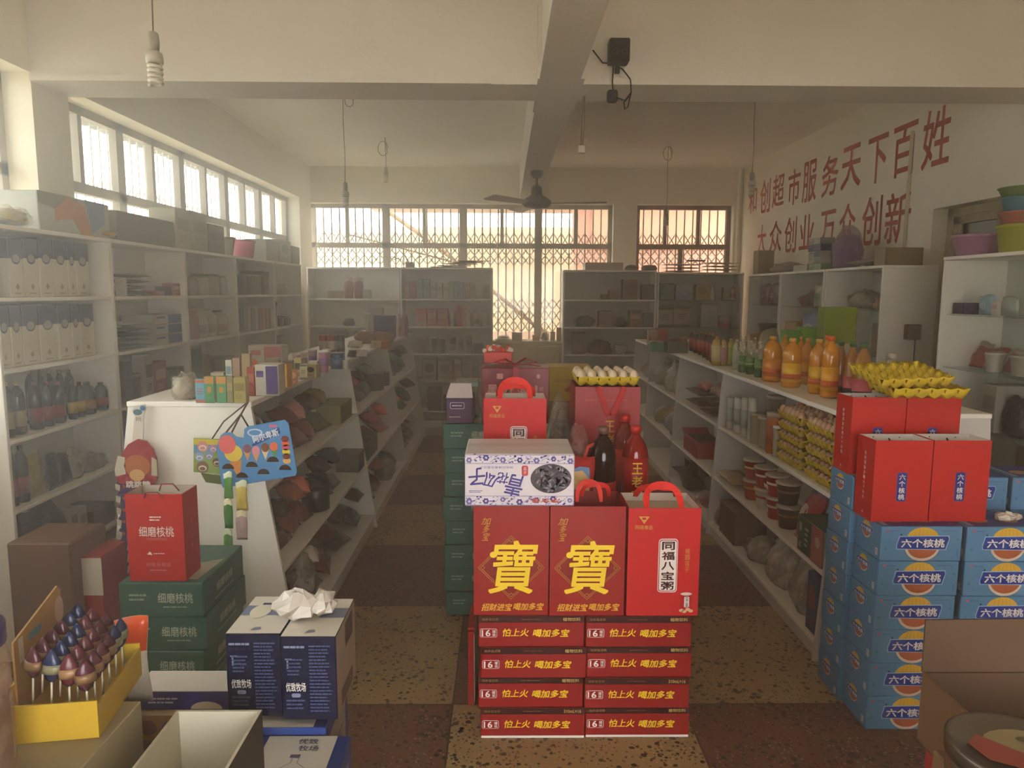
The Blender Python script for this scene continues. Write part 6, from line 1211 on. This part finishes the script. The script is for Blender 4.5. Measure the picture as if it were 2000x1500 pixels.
# ---- hanging cards on the near end of the left island
def plane_pts(y, pts): return [(at(a, c, y=y).x, at(a, c, y=y).z) for a, c in pts]
def card(name, lab, y, outline, col, th=.006, parent=None):
    P = plane_pts(y, outline); n = len(P); b = MB(); b.add([(x, y, z) for x, z in P] + [(x, y + th, z) for x, z in P], [tuple(range(n)), tuple(range(2 * n - 1, n - 1, -1))] + [(i, i + n, (i + 1) % n + n, (i + 1) % n) for i in range(n)], col); return b
yc_ = 2.80; FC = Fc((0, yc_, 0), (1, 0, 0), (0, 0, 1), 1, 1)
t = thing('hanging_display_card', 'blue ice-cream lollipop card hanging from the left island corner', 'display'); b = card('c', '', yc_, [(423, 872), (431, 850), (440, 844), (453, 846), (461, 854), (476, 856), (477, 838), (484, 833), (556, 820), (563, 827), (580, 921), (577, 929), (484, 945), (436, 953), (433, 948)], m('#5590c4', .4))
def E_(px, py, w, h, col, lay=1, a0=0, a1=360): (x, z), = plane_pts(yc_, [(px, py)]); s_ = yc_ / 1421 * 1.0; b.ell(FC, x, z, w * s_, h * s_, m(col, .4), lay, 16, a0, a1)
def Q_(pts, col, lay=1): b.poly(FC, plane_pts(yc_, pts), m(col, .4), lay)
Q_([(448, 903), (472, 898), (470, 925), (476, 928), (462, 926)], '#d08a48'); E_(456, 885, 36, 34, '#d9bf4a', 2); E_(444, 868, 34, 38, '#dd6a68', 3)
for x_, y_, c1, c2 in ((483, 876, '#8a5a6c', '#d8975a'), (500, 879, '#d88a96', '#d8975a'), (518, 874, '#8a5a3e', '#dfc9a0'), (535, 872, '#e0704a', '#5a9a5c')): Q_([(x_ - 8, y_ + 3), (x_ + 8, y_ + 3), (x_ + 1, y_ + 24)], c2, 2); E_(x_, y_, 16, 18, c1, 3)
for y_, c1 in ((857, '#8a3a34'), (866, '#e0644a'), (874, '#d05a78'), (882, '#dcc83e'), (891, '#8a4a34'), (900, '#dfae6a')): E_(557 + (y_ - 857) * .08, y_, 16, 12, c1, 2)
for x_, y_ in ((446, 916), (473, 933), (492, 912), (533, 902), (515, 926), (557, 918)): E_(x_, y_, 24, 22, '#4a3a2c', 2, 0, 180)
Q_([(492, 868), (545, 834), (548, 846), (494, 872)], '#2c4f94', 2); (x, z), = plane_pts(yc_, [(519, 851)]); b.txt(FC, '阿尔卑斯', x, z, .03, m('#e4e6ea', .4), .04, .105, .0, 4, 18); E_(498, 845, 30, 16, '#cfdcea', 2); E_(498, 845, 24, 11, '#5590c4', 3); (x, z), = plane_pts(yc_, [(533, 832)]); b.rect(FC, x, z, .03, .010, m('#d86a94', .4), 2)
b.build('card', t)
cc = m('#5a4034', .7); p0 = at(466, 788, y=yc_); b = MB()
for px, py in ((440, 846), (452, 845), (484, 833)): q = at(px, py, y=yc_); b.tube([(p0.x, 2.9, GT + .004), (p0.x, yc_ + .02, GT - .03), (q.x, yc_ + .003, q.z)], .0035, cc, 5)
b.build('hanging_cord', t)
def strip(px, pys, wpx, cols, lab):
    n = len(pys) - 1
    for i in range(n):
        a, c = at(px, pys[i], y=yc_), at(px, pys[i + 1], y=yc_); hh = a.z - c.z; b = MB(); b.pouch(wpx * yc_ / 1421, hh * .98, .018, m(cols[i % len(cols)], .35, var=.25, sc=40), i, None, m('#e0d8b0' if i % 2 else '#cfd8b8', .35), .25)
        tag(b.build('lollipop_packet', None, (a.x, yc_ - .012, c.z)), lab + ', %s from its top' % ORD[i], 'sweet', 'lollipop packets hanging from the blue card')
strip(447, [920, 972, 1030, 1088, 1145], 17, ['#5f9a4c', '#4c8a44'], 'green wrapped lollipop packet of the longer hanging strip')
strip(473, [937, 995, 1052], 22, ['#cbb85a', '#b9a0a0'], 'yellow wrapped lollipop packet of the shorter hanging strip')
y2_ = 2.88; FD = Fc((0, y2_, 0), (1, 0, 0), (0, 0, 1), 1, 1); b = card('c', '', y2_, [(378, 856), (432, 858), (432, 926), (378, 922)], m('#8fa85a', .4)); yc_s = yc_; yc_ = y2_; FC = FD
t = thing('hanging_display_card', 'small sweets card with swirled lollies, behind the blue card', 'display')
Q_([(379, 857), (431, 859), (431, 869), (379, 868)], '#cdbb3e'); Q_([(379, 869), (431, 870), (431, 884), (379, 884)], '#5f9ac0')
for x_, y_, r_, c1 in ((396, 872, 22, '#d08a80'), (417, 876, 16, '#b48aa8'), (390, 892, 18, '#8fa0c8'), (409, 890, 16, '#8a90c0'), (396, 912, 24, '#8a6a4c'), (424, 903, 18, '#7d5a4a')):
    E_(x_, y_, r_, r_, c1, 2); E_(x_, y_ + r_ * .1, r_ * .7, r_ * .5, '#e4d6cc', 3); E_(x_, y_ + r_ * .14, r_ * .5, r_ * .32, c1, 4)
b.build('card', t); q = at(414, 857, y=y2_); b = MB(); b.tube([(p0.x, 2.905, GT + .006), (q.x + .05, y2_, (q.z + GT) / 2), (q.x, y2_ + .003, q.z)], .003, cc, 5); b.build('hanging_cord', t)
t = thing('hanging_display_card', 'empty green cardboard holder hanging below the small sweets card', 'display'); b = card('c', '', 2.90, [(392, 924), (432, 930), (432, 946), (402, 942)], m('#6f7a44', .5)); b.build('card', t)
# popping-candy hanger on the end panel
y3 = 2.915; t = thing('hanging_candy_strip', 'tall purple popping candy strip on the end panel behind the red bag', 'display'); yc_ = y3; FC = Fc((0, y3, 0), (1, 0, 0), (0, 0, 1), 1, 1)
b = card('c', '', y3, [(258, 868), (262, 822), (264, 814), (258, 803), (262, 793), (272, 792), (282, 790), (285, 797), (280, 812), (279, 860), (284, 870)], m('#cfc8bc', .45)); E_(269, 805, 18, 12, '#5f7f8c', 2); E_(279, 797, 11, 10, '#4a7fb0', 3); (x, z), = plane_pts(y3, [(271, 818)]); b.txt(FC, '3元', x, z, .016, m('#4a3c34', .5), .01, .022); b.build('header_card', t)
b = card('c', '', y3 - .012, [(240, 882), (250, 868), (268, 858), (284, 862), (298, 878), (304, 896), (306, 935), (300, 945), (232, 945), (226, 930)], m('#a02f3a', .3, bump=.4), .012); FC = Fc((0, y3 - .012, 0), (1, 0, 0), (0, 0, 1), 1, 1); yc_ = y3 - .012
Q_([(230, 890), (244, 893), (246, 926), (226, 930), (224, 916)], '#c0bba6', 2); Q_([(296, 892), (306, 898), (308, 930), (296, 928)], '#b9b49a', 2); E_(268, 910, 52, 46, '#b3683a', 2); E_(268, 928, 30, 24, '#cfa46a', 3); (x, z), = plane_pts(yc_, [(266, 946)]); b.build('top_pouch', t)
for i in range(9):
    yy = 940 + i * 23; b = card('c', '', y3 - .010 - .002 * (i % 2), [(230 + i, yy), (300 - i, yy), (300 - i, yy + 25), (236 + i, yy + 25), (226 + i * .9, yy + 10)], m('#3d2f66', .35, bump=.4), .010); FC = Fc((0, y3 - .012, 0), (1, 0, 0), (0, 0, 1), 1, 1); yc_ = y3 - .013; E_(242, yy + 10, 7, 7, '#a0523a', 2); Q_([(225 + i, yy + 4), (235 + i, yy + 8), (234 + i, yy + 19), (226 + i, yy + 17)], '#b4ad9c', 2)
    if i == 0: (x, z), = plane_pts(yc_, [(270, yy + 6)]); b.txt(FC, '跳跳糖', x, z, .030, m('#d8d0c8', .4), .04, .10, 0, 3)
    else: Q_([(250, yy + 3), (254, yy + 3), (251, yy + 20), (248, yy + 20)], '#b9b2a8', 2)
    b.build('candy_packet', t)
yc_ = yc_s
# ================================================================ right island: bottles on top
TR = 'on the right island top'
HB = lambda kw: dict(neck=.34, sh=.66, **kw)
for i, (a, yb, yt) in enumerate(((1347, 686, 648), (1356, 690, 650), (1365, 694, 649), (1373, 699, 650), (1381, 704, 651), (1388, 709, 652))):
    put('bottle', HT_(yb), a, a + 11, yt, 'red iced tea bottle with gold cap, %s from the far end' % ORD[i], '#3a1a14', cap='#b98a34', lab='#a0302a', lz=(.16, .66), sq=.5, group='red iced tea bottles', sh=.74)
row('bottle', HT_(714), 657, TR, [(1392, 1409, 'cream labelled tea bottle with gold cap', '#b89a4a', dict(cap='#b98a34', lab='#cbb98a', lz=(.12, .68), sq=.5, sh=.74)), (1407, 1421, 'pink labelled tea bottle with gold cap', '#b59a5a', dict(cap='#b0853a', lab='#c48a94', lz=(.12, .64), sq=.5, sh=.74), 660), (1421, 1436, 'green labelled tea bottle with gold cap', '#b0a050', dict(cap='#b0853a', lab='#9aac52', lz=(.16, .66), sq=.5, sh=.74), 662)])
put('bottle', HT_(722), 1432, 1447, 664, 'white labelled water bottle on the right island top', '#a8ac8a', cap='#b9b08a', lab='#b9b8b4', lz=(.2, .62), sh=.74)
for i, (a, c, yt, yb) in enumerate(((1441, 1452, 658, 716), (1450, 1461, 658, 717), (1459, 1470, 659, 719), (1469, 1480, 660, 721), (1482, 1493, 662, 724), (1444, 1459, 664, 728), (1459, 1475, 666, 732), (1476, 1493, 668, 738))):
    put('bottle', HT_(yb), a, c, yt, 'clear lemonade bottle with green label and white cap, %s of eight' % ORD[i], '#3a7a4c', cap='#c4c2b4', fill=.5, tr=.3, lab='#5a8f52', lz=(.22, .5), la='#86a874', waist=1, group='green lemonade bottles', neck=.3, sh=.68)
OJ = '#e89a1c'
for i, (a, c, yt, yb, cap) in enumerate(((1495, 1531, 658, 747, '#d09a44'), (1524, 1544, 655, 735, '#d09a44'), (1533, 1570, 662, 759, '#d09a44'), (1556, 1574, 658, 744, '#d09a44'), (1567, 1592, 662, 752, '#d09a44'), (1585, 1619, 664, 771, '#d0a044'), (1604, 1629, 656, 757, '#d8602a'), (1609, 1642, 658, 779, '#d8602a'))):
    put('bottle', HT_(yb), a, c, yt, 'big orange juice bottle, %s from the far end of the orange row' % ORD[i], OJ, cap=cap, lab=('#d0801c', '#e0a01e', '#e0ac1e')[i % 3], la='#c85a1c', lz=(.12, .5), sh=.7, neck=.30, ch=.075, tr=.25, waist=1, group='big orange juice bottles')
for i, (a, c, yt, yb) in enumerate(((1630, 1657, 668, 776), (1652, 1681, 670, 781), (1672, 1709, 672, 789))):
    put('bottle', HT_(yb), a, c, yt, 'peach drink bottle with green cap and pink label, %s from the far end' % ORD[i], '#b57f3c', cap='#4a7040', lab='#c05a68', la='#2e262a', lz=(.05, .40), sh=.52, neck=.34, ch=.08, tr=.2, group='peach drink bottles')
put('bottle', HT_(778), 1727, 1764, 693, 'white jug bottle behind the empty egg trays', '#b9b2a4', cap='#c4beb2', neck=.36, sh=.5, ch=.12); put('bottle', HT_(772), 1768, 1786, 708, 'small black pump bottle behind the empty egg trays', '#1d1b1a', cap='#1d1b1a', neck=.5); put('blob', HT_(775), 1720, 1728, 716, 'blue cap beside the white jug bottle', '#3a3f94', 'cap', 'cap')
FE = 'at the far end of the right island top'
put('box', HT_(690), 1303, 1344, 655, 'dark grey low box on the right island top', '#5f5d58', h=.09); put('pouch', HT_(688), 1272, 1302, 662, 'green and white crinkled pack ' + FE, '#6f9a7c', a='#b9c4b4', t=.08, tilt=40); put('box', HT_(676), 1266, 1284, 645, 'pale carton ' + FE, '#a89a88', a='#b0523a', st=4); put('box', HT_(672), 1284, 1304, 642, 'orange topped carton ' + FE, '#a0654a', a='#b0523a'); row('pouch', HT_(675), 655, FE, [(1306, 1330, 'brown wrapped pack', '#6f5a48', dict(t=.05, tilt=40)), (1330, 1346, 'dull pink wrapped pack', '#8a685a', dict(t=.05, tilt=40))])
put('box', HT_(742), 1603, 1667, 600, 'big lime green gift box behind the orange bottles', '#7d8c2a', top='#a9b850', dep=.16, a='#8a9a34', st=2) if False else None
t = thing('gift_box', 'big olive green and cream gift box behind the orange bottles', 'box'); lo, rz, w, h = frame(HT_(742), 1604, 1667, 600); t.location = lo; b = MB(); b.box(-w / 2, w / 2, 0, .1, 0, h * .5, m('#a39a84', .5), c=.003); b.box(-w / 2, w / 2, 0, .1, h * .5, h, m('#75861f', .5), c=.003); b.build('box_body', t)
row('box', HT_(730), 660, 'behind the orange bottles', [(1532, 1560, 'pale green topped carton', '#5f9a34', dict(top='#b9b8a8', dep=.1, a='#6fae3c'), 646), (1564, 1600, 'bright green carton', '#79b545', dict(top='#a5c87c', dep=.1, a='#8cc456'), 640)]); put('blob', HT_(712), 1488, 1530, 641, 'pale green bundled cloth behind the lemonade bottles', '#9a9472', 'cloth_bundle', 'cloth', dep=.14); put('box', HT_(705), 1462, 1486, 652, 'orange and cream card box behind the lemonade bottles', '#b08a64', a='#a8402c', st=4, dep=.08)
# ---- right island decks facing the aisle
def GR(k, back=0): return ('x', 1.74 - (.38 - .07 * HZ[k] / 1.08) + .014 + back, HZ[k], -90)
D2 = 'on the upper deck of the right island'
row('bag', GR(2), 700, D2 + ' far end', [(1243, 1262, 'clear bag of pale goods', '#9a8c78', {}), (1264, 1284, 'clear bag of grey goods', '#8d8a7c', {}, 694), (1286, 1308, 'clear bag of pale goods', '#a89a84', {}, 696), (1309, 1330, 'clear bag of white goods', '#b3aa9a', dict(film='#dfe0d4'), 700)])
for i, (a, c, yt) in enumerate(((1338, 1362, 726), (1366, 1392, 724))): put('flat', GR(2), a, c, yt + 30, 'brown noodle brick %s, %s from the left' % (D2, ORD[i]), '#6a4a3a', h=.07, group='brown noodle bricks', dep=.18); put('flat', ('x', GR(2)[1], HZ[2] + .08, -90), a, c, yt, 'brown noodle brick stacked second %s, %s from the left' % (D2, ORD[i]), '#5e4034', h=.07, group='brown noodle bricks', dep=.18)
row('pouch', ('x', GR(2)[1] - .003, HZ[2] + .16, -90), 742, 'on the brown noodle bricks of the right island', [(1352, 1372, 'red and white snack pack', '#a84a40', dict(a='#b9a298', t=.05, tilt=45)), (1376, 1398, 'brown and red snack pack', '#7d4a3c', dict(t=.05, tilt=45))])
for i in range(8): put('can', GR(2, .0 if i % 2 == 0 else .066), 1412 + (i // 2) * 13.5, 1425 + (i // 2) * 13.5, 776, 'white slim drink can of the wrapped pack %s, %s' % (D2, ORD[i]), '#bdbcb2', a='#a9b0a0', w=.052, group='white slim drink cans')
for a, c, yt, lab, col, ac in ((1456, 1470, 806, 'grey paper tub, farther of the two', '#9a8e78', None), (1472, 1487, 812, 'grey paper tub, nearer of the two', '#a09480', None)): put('cup', GR(2), a, c, yt, lab + ' ' + D2, col, 'paper_tub', 'tub', lid='#b5a88e', taper=.86)
put('cup', GR(2, .16), 1484, 1506, 770, 'white noodle tub behind, ' + D2, '#a09480', 'paper_tub', 'tub', lid='#c0b8a6', a='#8a6a4c', taper=.82, w=.11); put('can', GR(2), 1488, 1502, 804, 'orange preserve jar ' + D2, '#b0622a', 'jar', 'jar', lid='#b9aa90', a='#a8582a'); put('cup', GR(2), 1504, 1511, 830, 'small white cup ' + D2, '#b0a592', taper=.8)
put('bottle', GR(2, .1), 1530, 1556, 778, 'orange juice bottle behind the egg tray stack', OJ, cap='#d8602a', lab='#d8961e', sh=.66, h=.29, w=.1); put('bottle', GR(2, .205), 1572, 1600, 782, 'orange juice bottle between the egg tray stacks', OJ, cap='#d8602a', lab='#d8961e', sh=.66, h=.29, w=.1)
# egg tray stacks on the upper deck: five filled trays each, turned with their short side to the aisle
et = tag(tray_mesh(4, 6).build('egg_tray', None, (0, 0, -3)), 'x', 'egg tray'); first = True
def egg_stack(y, n, word):
    global first
    x = GR(2)[1] + .094; p = .0475
    for k in range(n):
        z = HZ[2] + .001 + k * .0545; lab = 'yellow egg tray in the %s stack on the right island, %s from below' % (word, ORD[k])
        if first: first = False; et.location = (x, y, z); et['label'] = lab; et['group'] = 'egg trays in the %s stack' % word
        else: copy_thing(et, (x, y, z), 0, lab, 'egg trays in the %s stack' % word)
        top = k == n - 1; rows = None if top else {(0, j) for j in range(6)} | {(i, 0) for i in range(4)}
        fill(x, y, z + .001, 4, 6, 'brown egg in the %s tray layer of the %s stack on the right island' % (ORD[k] if not top else 'top', word), 'eggs in the %s stack' % word, EGG, rows=rows)
egg_stack(3.44, 5, 'farther'); egg_stack(3.09, 5, 'nearer')
D1 = 'on the middle deck of the right island'
put('box', GR(1), 1330, 1366, 852, 'red tray box with yellow packs ' + D1, '#9a2e28', dep=.2, h=.12, open=1); put('box', ('x', GR(1)[1] + .04, HZ[1] + .122, -90), 1340, 1358, 836, 'yellow pack in the red tray box ' + D1, '#b09c48', h=.07, dep=.08) if False else None
row('bag', GR(1), 790, D1 + ' far end', [(1268, 1284, 'clear bag with yellow and blue packs', '#9a8f4a', {}), (1286, 1302, 'blue clear bag', '#55657c', {}, 795)]); put('bag', GR(1), 1303, 1320, 822, 'white clear bag of brown goods ' + D1, '#7d6a58', film='#e6e4dc')
put('pouch', GR(1), 1378, 1436, 888, 'gold foil wrapped cake tray ' + D1, '#a98e62', t=.1, tilt=50) if False else put('flat', GR(1), 1398, 1430, 888, 'gold foil wrapped cake tray ' + D1, '#b09468', 'foil_pack', 'pack', h=.07, dep=.16)
NR, NW, NY = '#a8322c', '#c9beb0', '#c9a63a'
for i, (a, c, yt, up, col, ac, tx) in enumerate(((1440, 1462, 905, 0, NR, NY, ''), (1464, 1482, 910, 0, NW, NR, ''), (1484, 1506, 922, 0, NR, NW, '面'), (1508, 1524, 930, 0, '#4a3a30', '#8a5a3c', ''), (1441, 1463, 862, 1, NR, NY, ''), (1463, 1483, 866, 1, NR, NW, ''), (1483, 1507, 880, 1, NR, NW, '辣'), (1507, 1524, 890, 1, '#3f332b', '#7d5a40', ''))):
    z = HZ[1] + (.118 if up else 0); put('cup', ('x', GR(1)[1] + .01, z + (.002 if up else 0), -90), a, c, yt, 'instant noodle tub %s, %s from the far end, %s' % (D1, ORD[i % 4], ('lower row', 'upper row')[up]), col, 'noodle_tub', 'tub', a=ac, lid='#cdc2b2', h=.116, w=.125, group='instant noodle tubs', **({'text': tx} if tx else {}))
put('pouch', GR(1), 1530, 1556, 930, 'red and white candy bag leaning ' + D1, '#a83234', a='#7d5a78', dot='#c9b8b0', t=.09, tilt=20); put('blob', GR(1), 1480, 1502, 974, 'small blue wrapped packet ' + D1, '#2c3f8e', 'packet', 'packet', h=.025, dep=.06) if False else put('blob', ('x', GR(1)[1], HZ[1], -90), 1527, 1540, 985, 'small blue wrapped packet ' + D1, '#2c3f8e', 'packet', 'packet', h=.025, dep=.06) if False else None
t = thing('fruit_carton', 'green and pink carton tipped open on the middle deck, beside the blue cartons', 'carton', (1.392, 3.18, HZ[1] + .0015), -90); w, d, h = .27, .16, .17; b = MB(); b.box(-w / 2, w / 2, 0, d, 0, h, m('#2f5c3a', .5), c=.003, top=m('#a08c64', .6)); F = faces(w, d, h)
b.rect(F[0], w * .28, 0, w * .44, h, m('#b06a60', .5), 1); b.rect(F[0], -w * .38, h * .2, .03, .04, m('#b9b8a8', .5), 2); b.rect(F[0], -w * .38, -h * .3, .03, .03, m('#9aa890', .5), 2); b.vtxt(F[0], '农家果', -w * .12, 0, .04, .03, m('#c9c9b8', .5), .02, .03, 2) if False else micro(b, F[0], -w * .12, 0, .04, .10, m('#c9c9b8', .5), 4, 2); b.ell(F[0], w * .3, h * .1, .05, .05, m('#c9b8a8', .5), 2); b.build('carton_body', t)
b = MB(); b.add([(-w / 2, 0, h), (w / 2, 0, h), (w / 2 - .01, -.06, h + .045), (-w / 2 - .01, -.06, h + .045), (-w / 2, 0, h - .004), (w / 2, 0, h - .004), (w / 2 - .01, -.06, h + .041), (-w / 2 - .01, -.06, h + .041)], [(0, 1, 2, 3), (7, 6, 5, 4), (0, 3, 7, 4), (1, 5, 6, 2), (2, 6, 7, 3)], m('#8a7450', .6)); b.build('flap', t)
D0 = 'on the lowest deck of the right island'
row('bag', GR(0), 960, D0, [(1346, 1372, 'clear bag of red goods', '#8a2f2a', {}), (1374, 1402, 'clear bag of reddish goods', '#7d3a30', {}, 975)]); put('blob', GR(0), 1310, 1338, 900, 'dark dried mushroom bag ' + D0, '#3d3026', dep=.2, amp=.3); put('box', GR(0), 1404, 1432, 985, 'brown carton ' + D0, '#6a543c', dep=.2)
row('bag', GR(0), 1045, D0 + ' near end', [(1436, 1472, 'big cloudy clear bag', '#a59a86', dict(film='#d6d0c0', op=.5)), (1474, 1520, 'big cloudy clear bag', '#b0a894', dict(film='#e0dccf', op=.5), 1040), (1522, 1562, 'big cloudy clear bag', '#a39880', dict(film='#d6d0c0', op=.5), 1075)])
t = put('box', GR(0), 1572, 1606, 1122, 'blue box with red picture ' + D0, '#24406e', dep=.16, a='#8a3c30', st=2)
# ================================================================ ceiling fittings
def cfl(lab, x, y, top, zb, ln=.19):
    t = thing('hanging_bulb', lab, 'bulb', (x, y, zb)); s = ln / .19; gw = m('#bdb6a6', .4); gd = m('#a39c8c', .5)
    MB().tube([(0, 0, ln), (.004, 0, ln + (top - zb - ln) * .3), (-.003, .002, ln + (top - zb - ln) * .7), (0, 0, top - zb)], .0028, m('#7a6a58', .6), 5).build('cord', t)
    MB().lathe([(.010 * s, .19 * s), (.018 * s, .183 * s), (.02 * s, .15 * s), (.017 * s, .125 * s)], gd, 14).build('lamp_socket', t)
    MB().lathe([(.016 * s, .126 * s), (.027 * s, .118 * s), (.03 * s, .10 * s), (.029 * s, .085 * s), (.02 * s, .082 * s)], gw, 16).build('bulb_base', t)
    pts = []; n = 66
    for i in range(n + 1):
        a = i / n; pts.append((.021 * s * math.cos(a * 4.6 * 2 * math.pi), .021 * s * math.sin(a * 4.6 * 2 * math.pi), (.085 - .078 * a) * s))
    MB().tube(pts, .0062 * s, m('#d6cfbe', .3), 7).build('spiral_tube', t); return t
def hang(px, ps, pb, y, top, lab, ln): p = at(px, pb, y=y); cfl(lab, p.x, y, top, p.z, ln)
hang(305, 75, 172, 2.78, ZC, 'spiral bulb on a brown cord hanging nearest, high at the left', .195)
hang(675, 357, 405, 5.8, ZC, 'spiral bulb on a long cord before the corner of the back window', .19)
hang(754, 328, 358, 7.4, ZC, 'small spiral bulb on a looped cord in the left far bay', .155)
hang(1301, 412, 442, 7.7, ZC, 'small spiral bulb hanging before the small back window', .16)
hang(1467, 338, 384, 5.8, ZC, 'spiral bulb hanging in front of the red slogan', .185)
for px, py, y, lab in ((682, 185, 5.75, 'loose loop of wire at the ceiling above the left long cord'), (748, 290, 7.38, 'wire loop beside the looped cord in the left far bay'), (1305, 284, 7.68, 'small curl of wire at the ceiling before the small back window')):
    p = at(px, py, y=y); b = MB(); rr = .07 if py > 280 else .05; zc_ = min(p.z, ZC - rr - .01); b.tube([(p.x + rr * math.cos(a * .52) * .7, y, zc_ + rr * math.sin(a * .52)) for a in range(12)] + [(p.x + .02, y, ZC)], .003, m('#7a6a58', .6), 5); tag(b.build('wire_loop', None), lab, 'wire')
# ceiling fan under the long beam
fx, fy = .275, 6.4; t = thing('ceiling_fan', 'dark ceiling fan with pale blades under the long beam', 'fan', (fx, fy, 2.36)); dk = m('#4c4840', .4); bl = m('#8f8b80', .35)
MB().lathe([(.03, .21), (.055, .235), (.055, .27), (0, .27)], dk, 18).build('canopy_cup', t); MB().tube([(0, 0, .06), (0, 0, .24)], .012, dk, 10).build('down_rod', t)
MB().lathe([(.02, -.045), (.10, -.035), (.125, -.01), (.125, .02), (.09, .045), (.05, .07), (.045, .13), (.025, .15)], dk, 24).build('motor_housing', t)
for k in range(3):
    a = R(-12 + 120 * k); M_ = Matrix.Rotation(a, 4, 'Z') @ Matrix.Rotation(R(11), 4, 'X'); b = MB(); q = [(.10, -.02), (.17, -.05), (.55, -.075), (.60, -.06), (.60, .05), (.55, .06), (.17, .045), (.10, .02)]
    b.add([M_ @ Vector((x, y, .0)) for x, y in q] + [M_ @ Vector((x, y, -.005)) for x, y in q], [tuple(range(8)), tuple(range(15, 7, -1))] + [(i, 8 + i, 8 + (i + 1) % 8, (i + 1) % 8) for i in range(8)], bl); b.build('fan_blade', t)
# black unit on the cross beam with its dangling plug and cables
p = at(1209, 100, y=3.72); t = thing('wall_speaker', 'black box speaker fixed to the cross beam', 'speaker', (p.x, BY0 - .014, p.z)); bk = m('#24211e', .5); b = MB(); b.box(-.05, .05, -.085, 0, -.055, .055, bk, c=.006); F = Fc((0, -.085, 0), (1, 0, 0), (0, 0, 1), .1, .11)
for x in (-.022, .022): b.ell(F, x, -.012, .034, .034, m('#4a453e', .4), 1); b.ell(F, x, -.012, .018, .018, m('#1a1816', .5), 2)
b.rect(F, .0, .03, .07, .02, m('#3a362f', .4), 1); b.build('speaker_body', t); b = MB(); b.box(-.012, .012, -.02, .002, -.09, -.05, bk); b.build('bracket', t)
p = at(1196, 190, y=3.76); t = thing('hanging_plug', 'black plug adaptor with looped cables dangling from the cross beam', 'cable', (p.x, 3.74, p.z)); b = MB(); b.box(-.03, .022, -.02, .02, -.03, .028, bk, c=.008); b.build('plug_body', t); b = MB(); zt_ = BZ - p.z + .10
b.tube([(0, 0, .02), (-.004, 0, .07), (.002, .02, .13), (0, .035, zt_)], .004, bk, 5); b.tube([(-.10, .03, zt_ + .06), (-.05, .03, zt_ + .0), (.0, .035, zt_), (.05, .03, zt_ - .03), (.085, 0, .08), (.09, 0, .02), (.06, 0, -.02), (.03, 0, -.01), (.0, 0, .0)], .0035, bk, 5); b.tube([(.09, 0, .02), (.075, 0, -.05), (.06, 0, -.065), (.055, 0, -.03), (.08, 0, -.0)], .0035, bk, 5); b.build('cable', t)
p = at(1136, 292, y=4.0); t = thing('hanging_switch', 'white pull switch hanging on twin wires from the beam crossing', 'switch', (p.x, 4.0, p.z)); MB().box(-.018, .018, -.012, .012, -.02, .02, m('#b9b0a0', .4), c=.003).build('switch_body', t); b = MB(); top = BZ - p.z; b.tube([(-.004, 0, .02), (-.002, 0, top * .5), (.006, 0, top + .001)], .003, m('#8a7d6a', .6), 5); b.tube([(.004, 0, .02), (.012, 0, top * .5), (.012, 0, top + .001)], .003, m('#8a7d6a', .6), 5); b.build('twin_wire', t)
# ================================================================ haze volumes added in place of lens glare
hz = bpy.data.materials.new('glare_air'); hz.use_nodes = True; nt = hz.node_tree; nt.nodes.remove(nt.nodes['Principled BSDF'])
vn = nt.nodes.new('ShaderNodeVolumeScatter'); vn.inputs['Color'].default_value = (1, 1, .98, 1); vn.inputs['Density'].default_value = .045; vn.inputs['Anisotropy'].default_value = .6
nt.links.new(vn.outputs[0], nt.nodes['Material Output'].inputs['Volume'])
def haze(mt, x0, x1, y0, y1, lab):
    cv = bpy.data.curves.new('glare_haze', 'CURVE'); cv.dimensions = '2D'; cv.fill_mode = 'BOTH'; cv.extrude = (ZC - .01) / 2
    sp = cv.splines.new('POLY'); sp.points.add(3); sp.use_cyclic_u = True
    for q, (x, y) in zip(sp.points, ((x0, y0), (x1, y0), (x1, y1), (x0, y1))): q.co = (x, y, 0, 1)
    cv.materials.append(mt); o = bpy.data.objects.new('glare_haze', cv); C.objects.link(o); o.location = (0, 0, ZC / 2); o['kind'] = 'stuff'; o['label'] = lab
haze(hz, XL + .01, XR - .01, YF + .02, YB - .01, 'thin added haze filling the shop in place of lens glare')
h2 = hz.copy(); h2.node_tree.nodes[vn.name].inputs['Density'].default_value = .04  # second haze added to lift the window side like glare
haze(h2, XL + .015, .3, 2.3, YB - .015, 'extra added haze on the window side in place of lens glare')
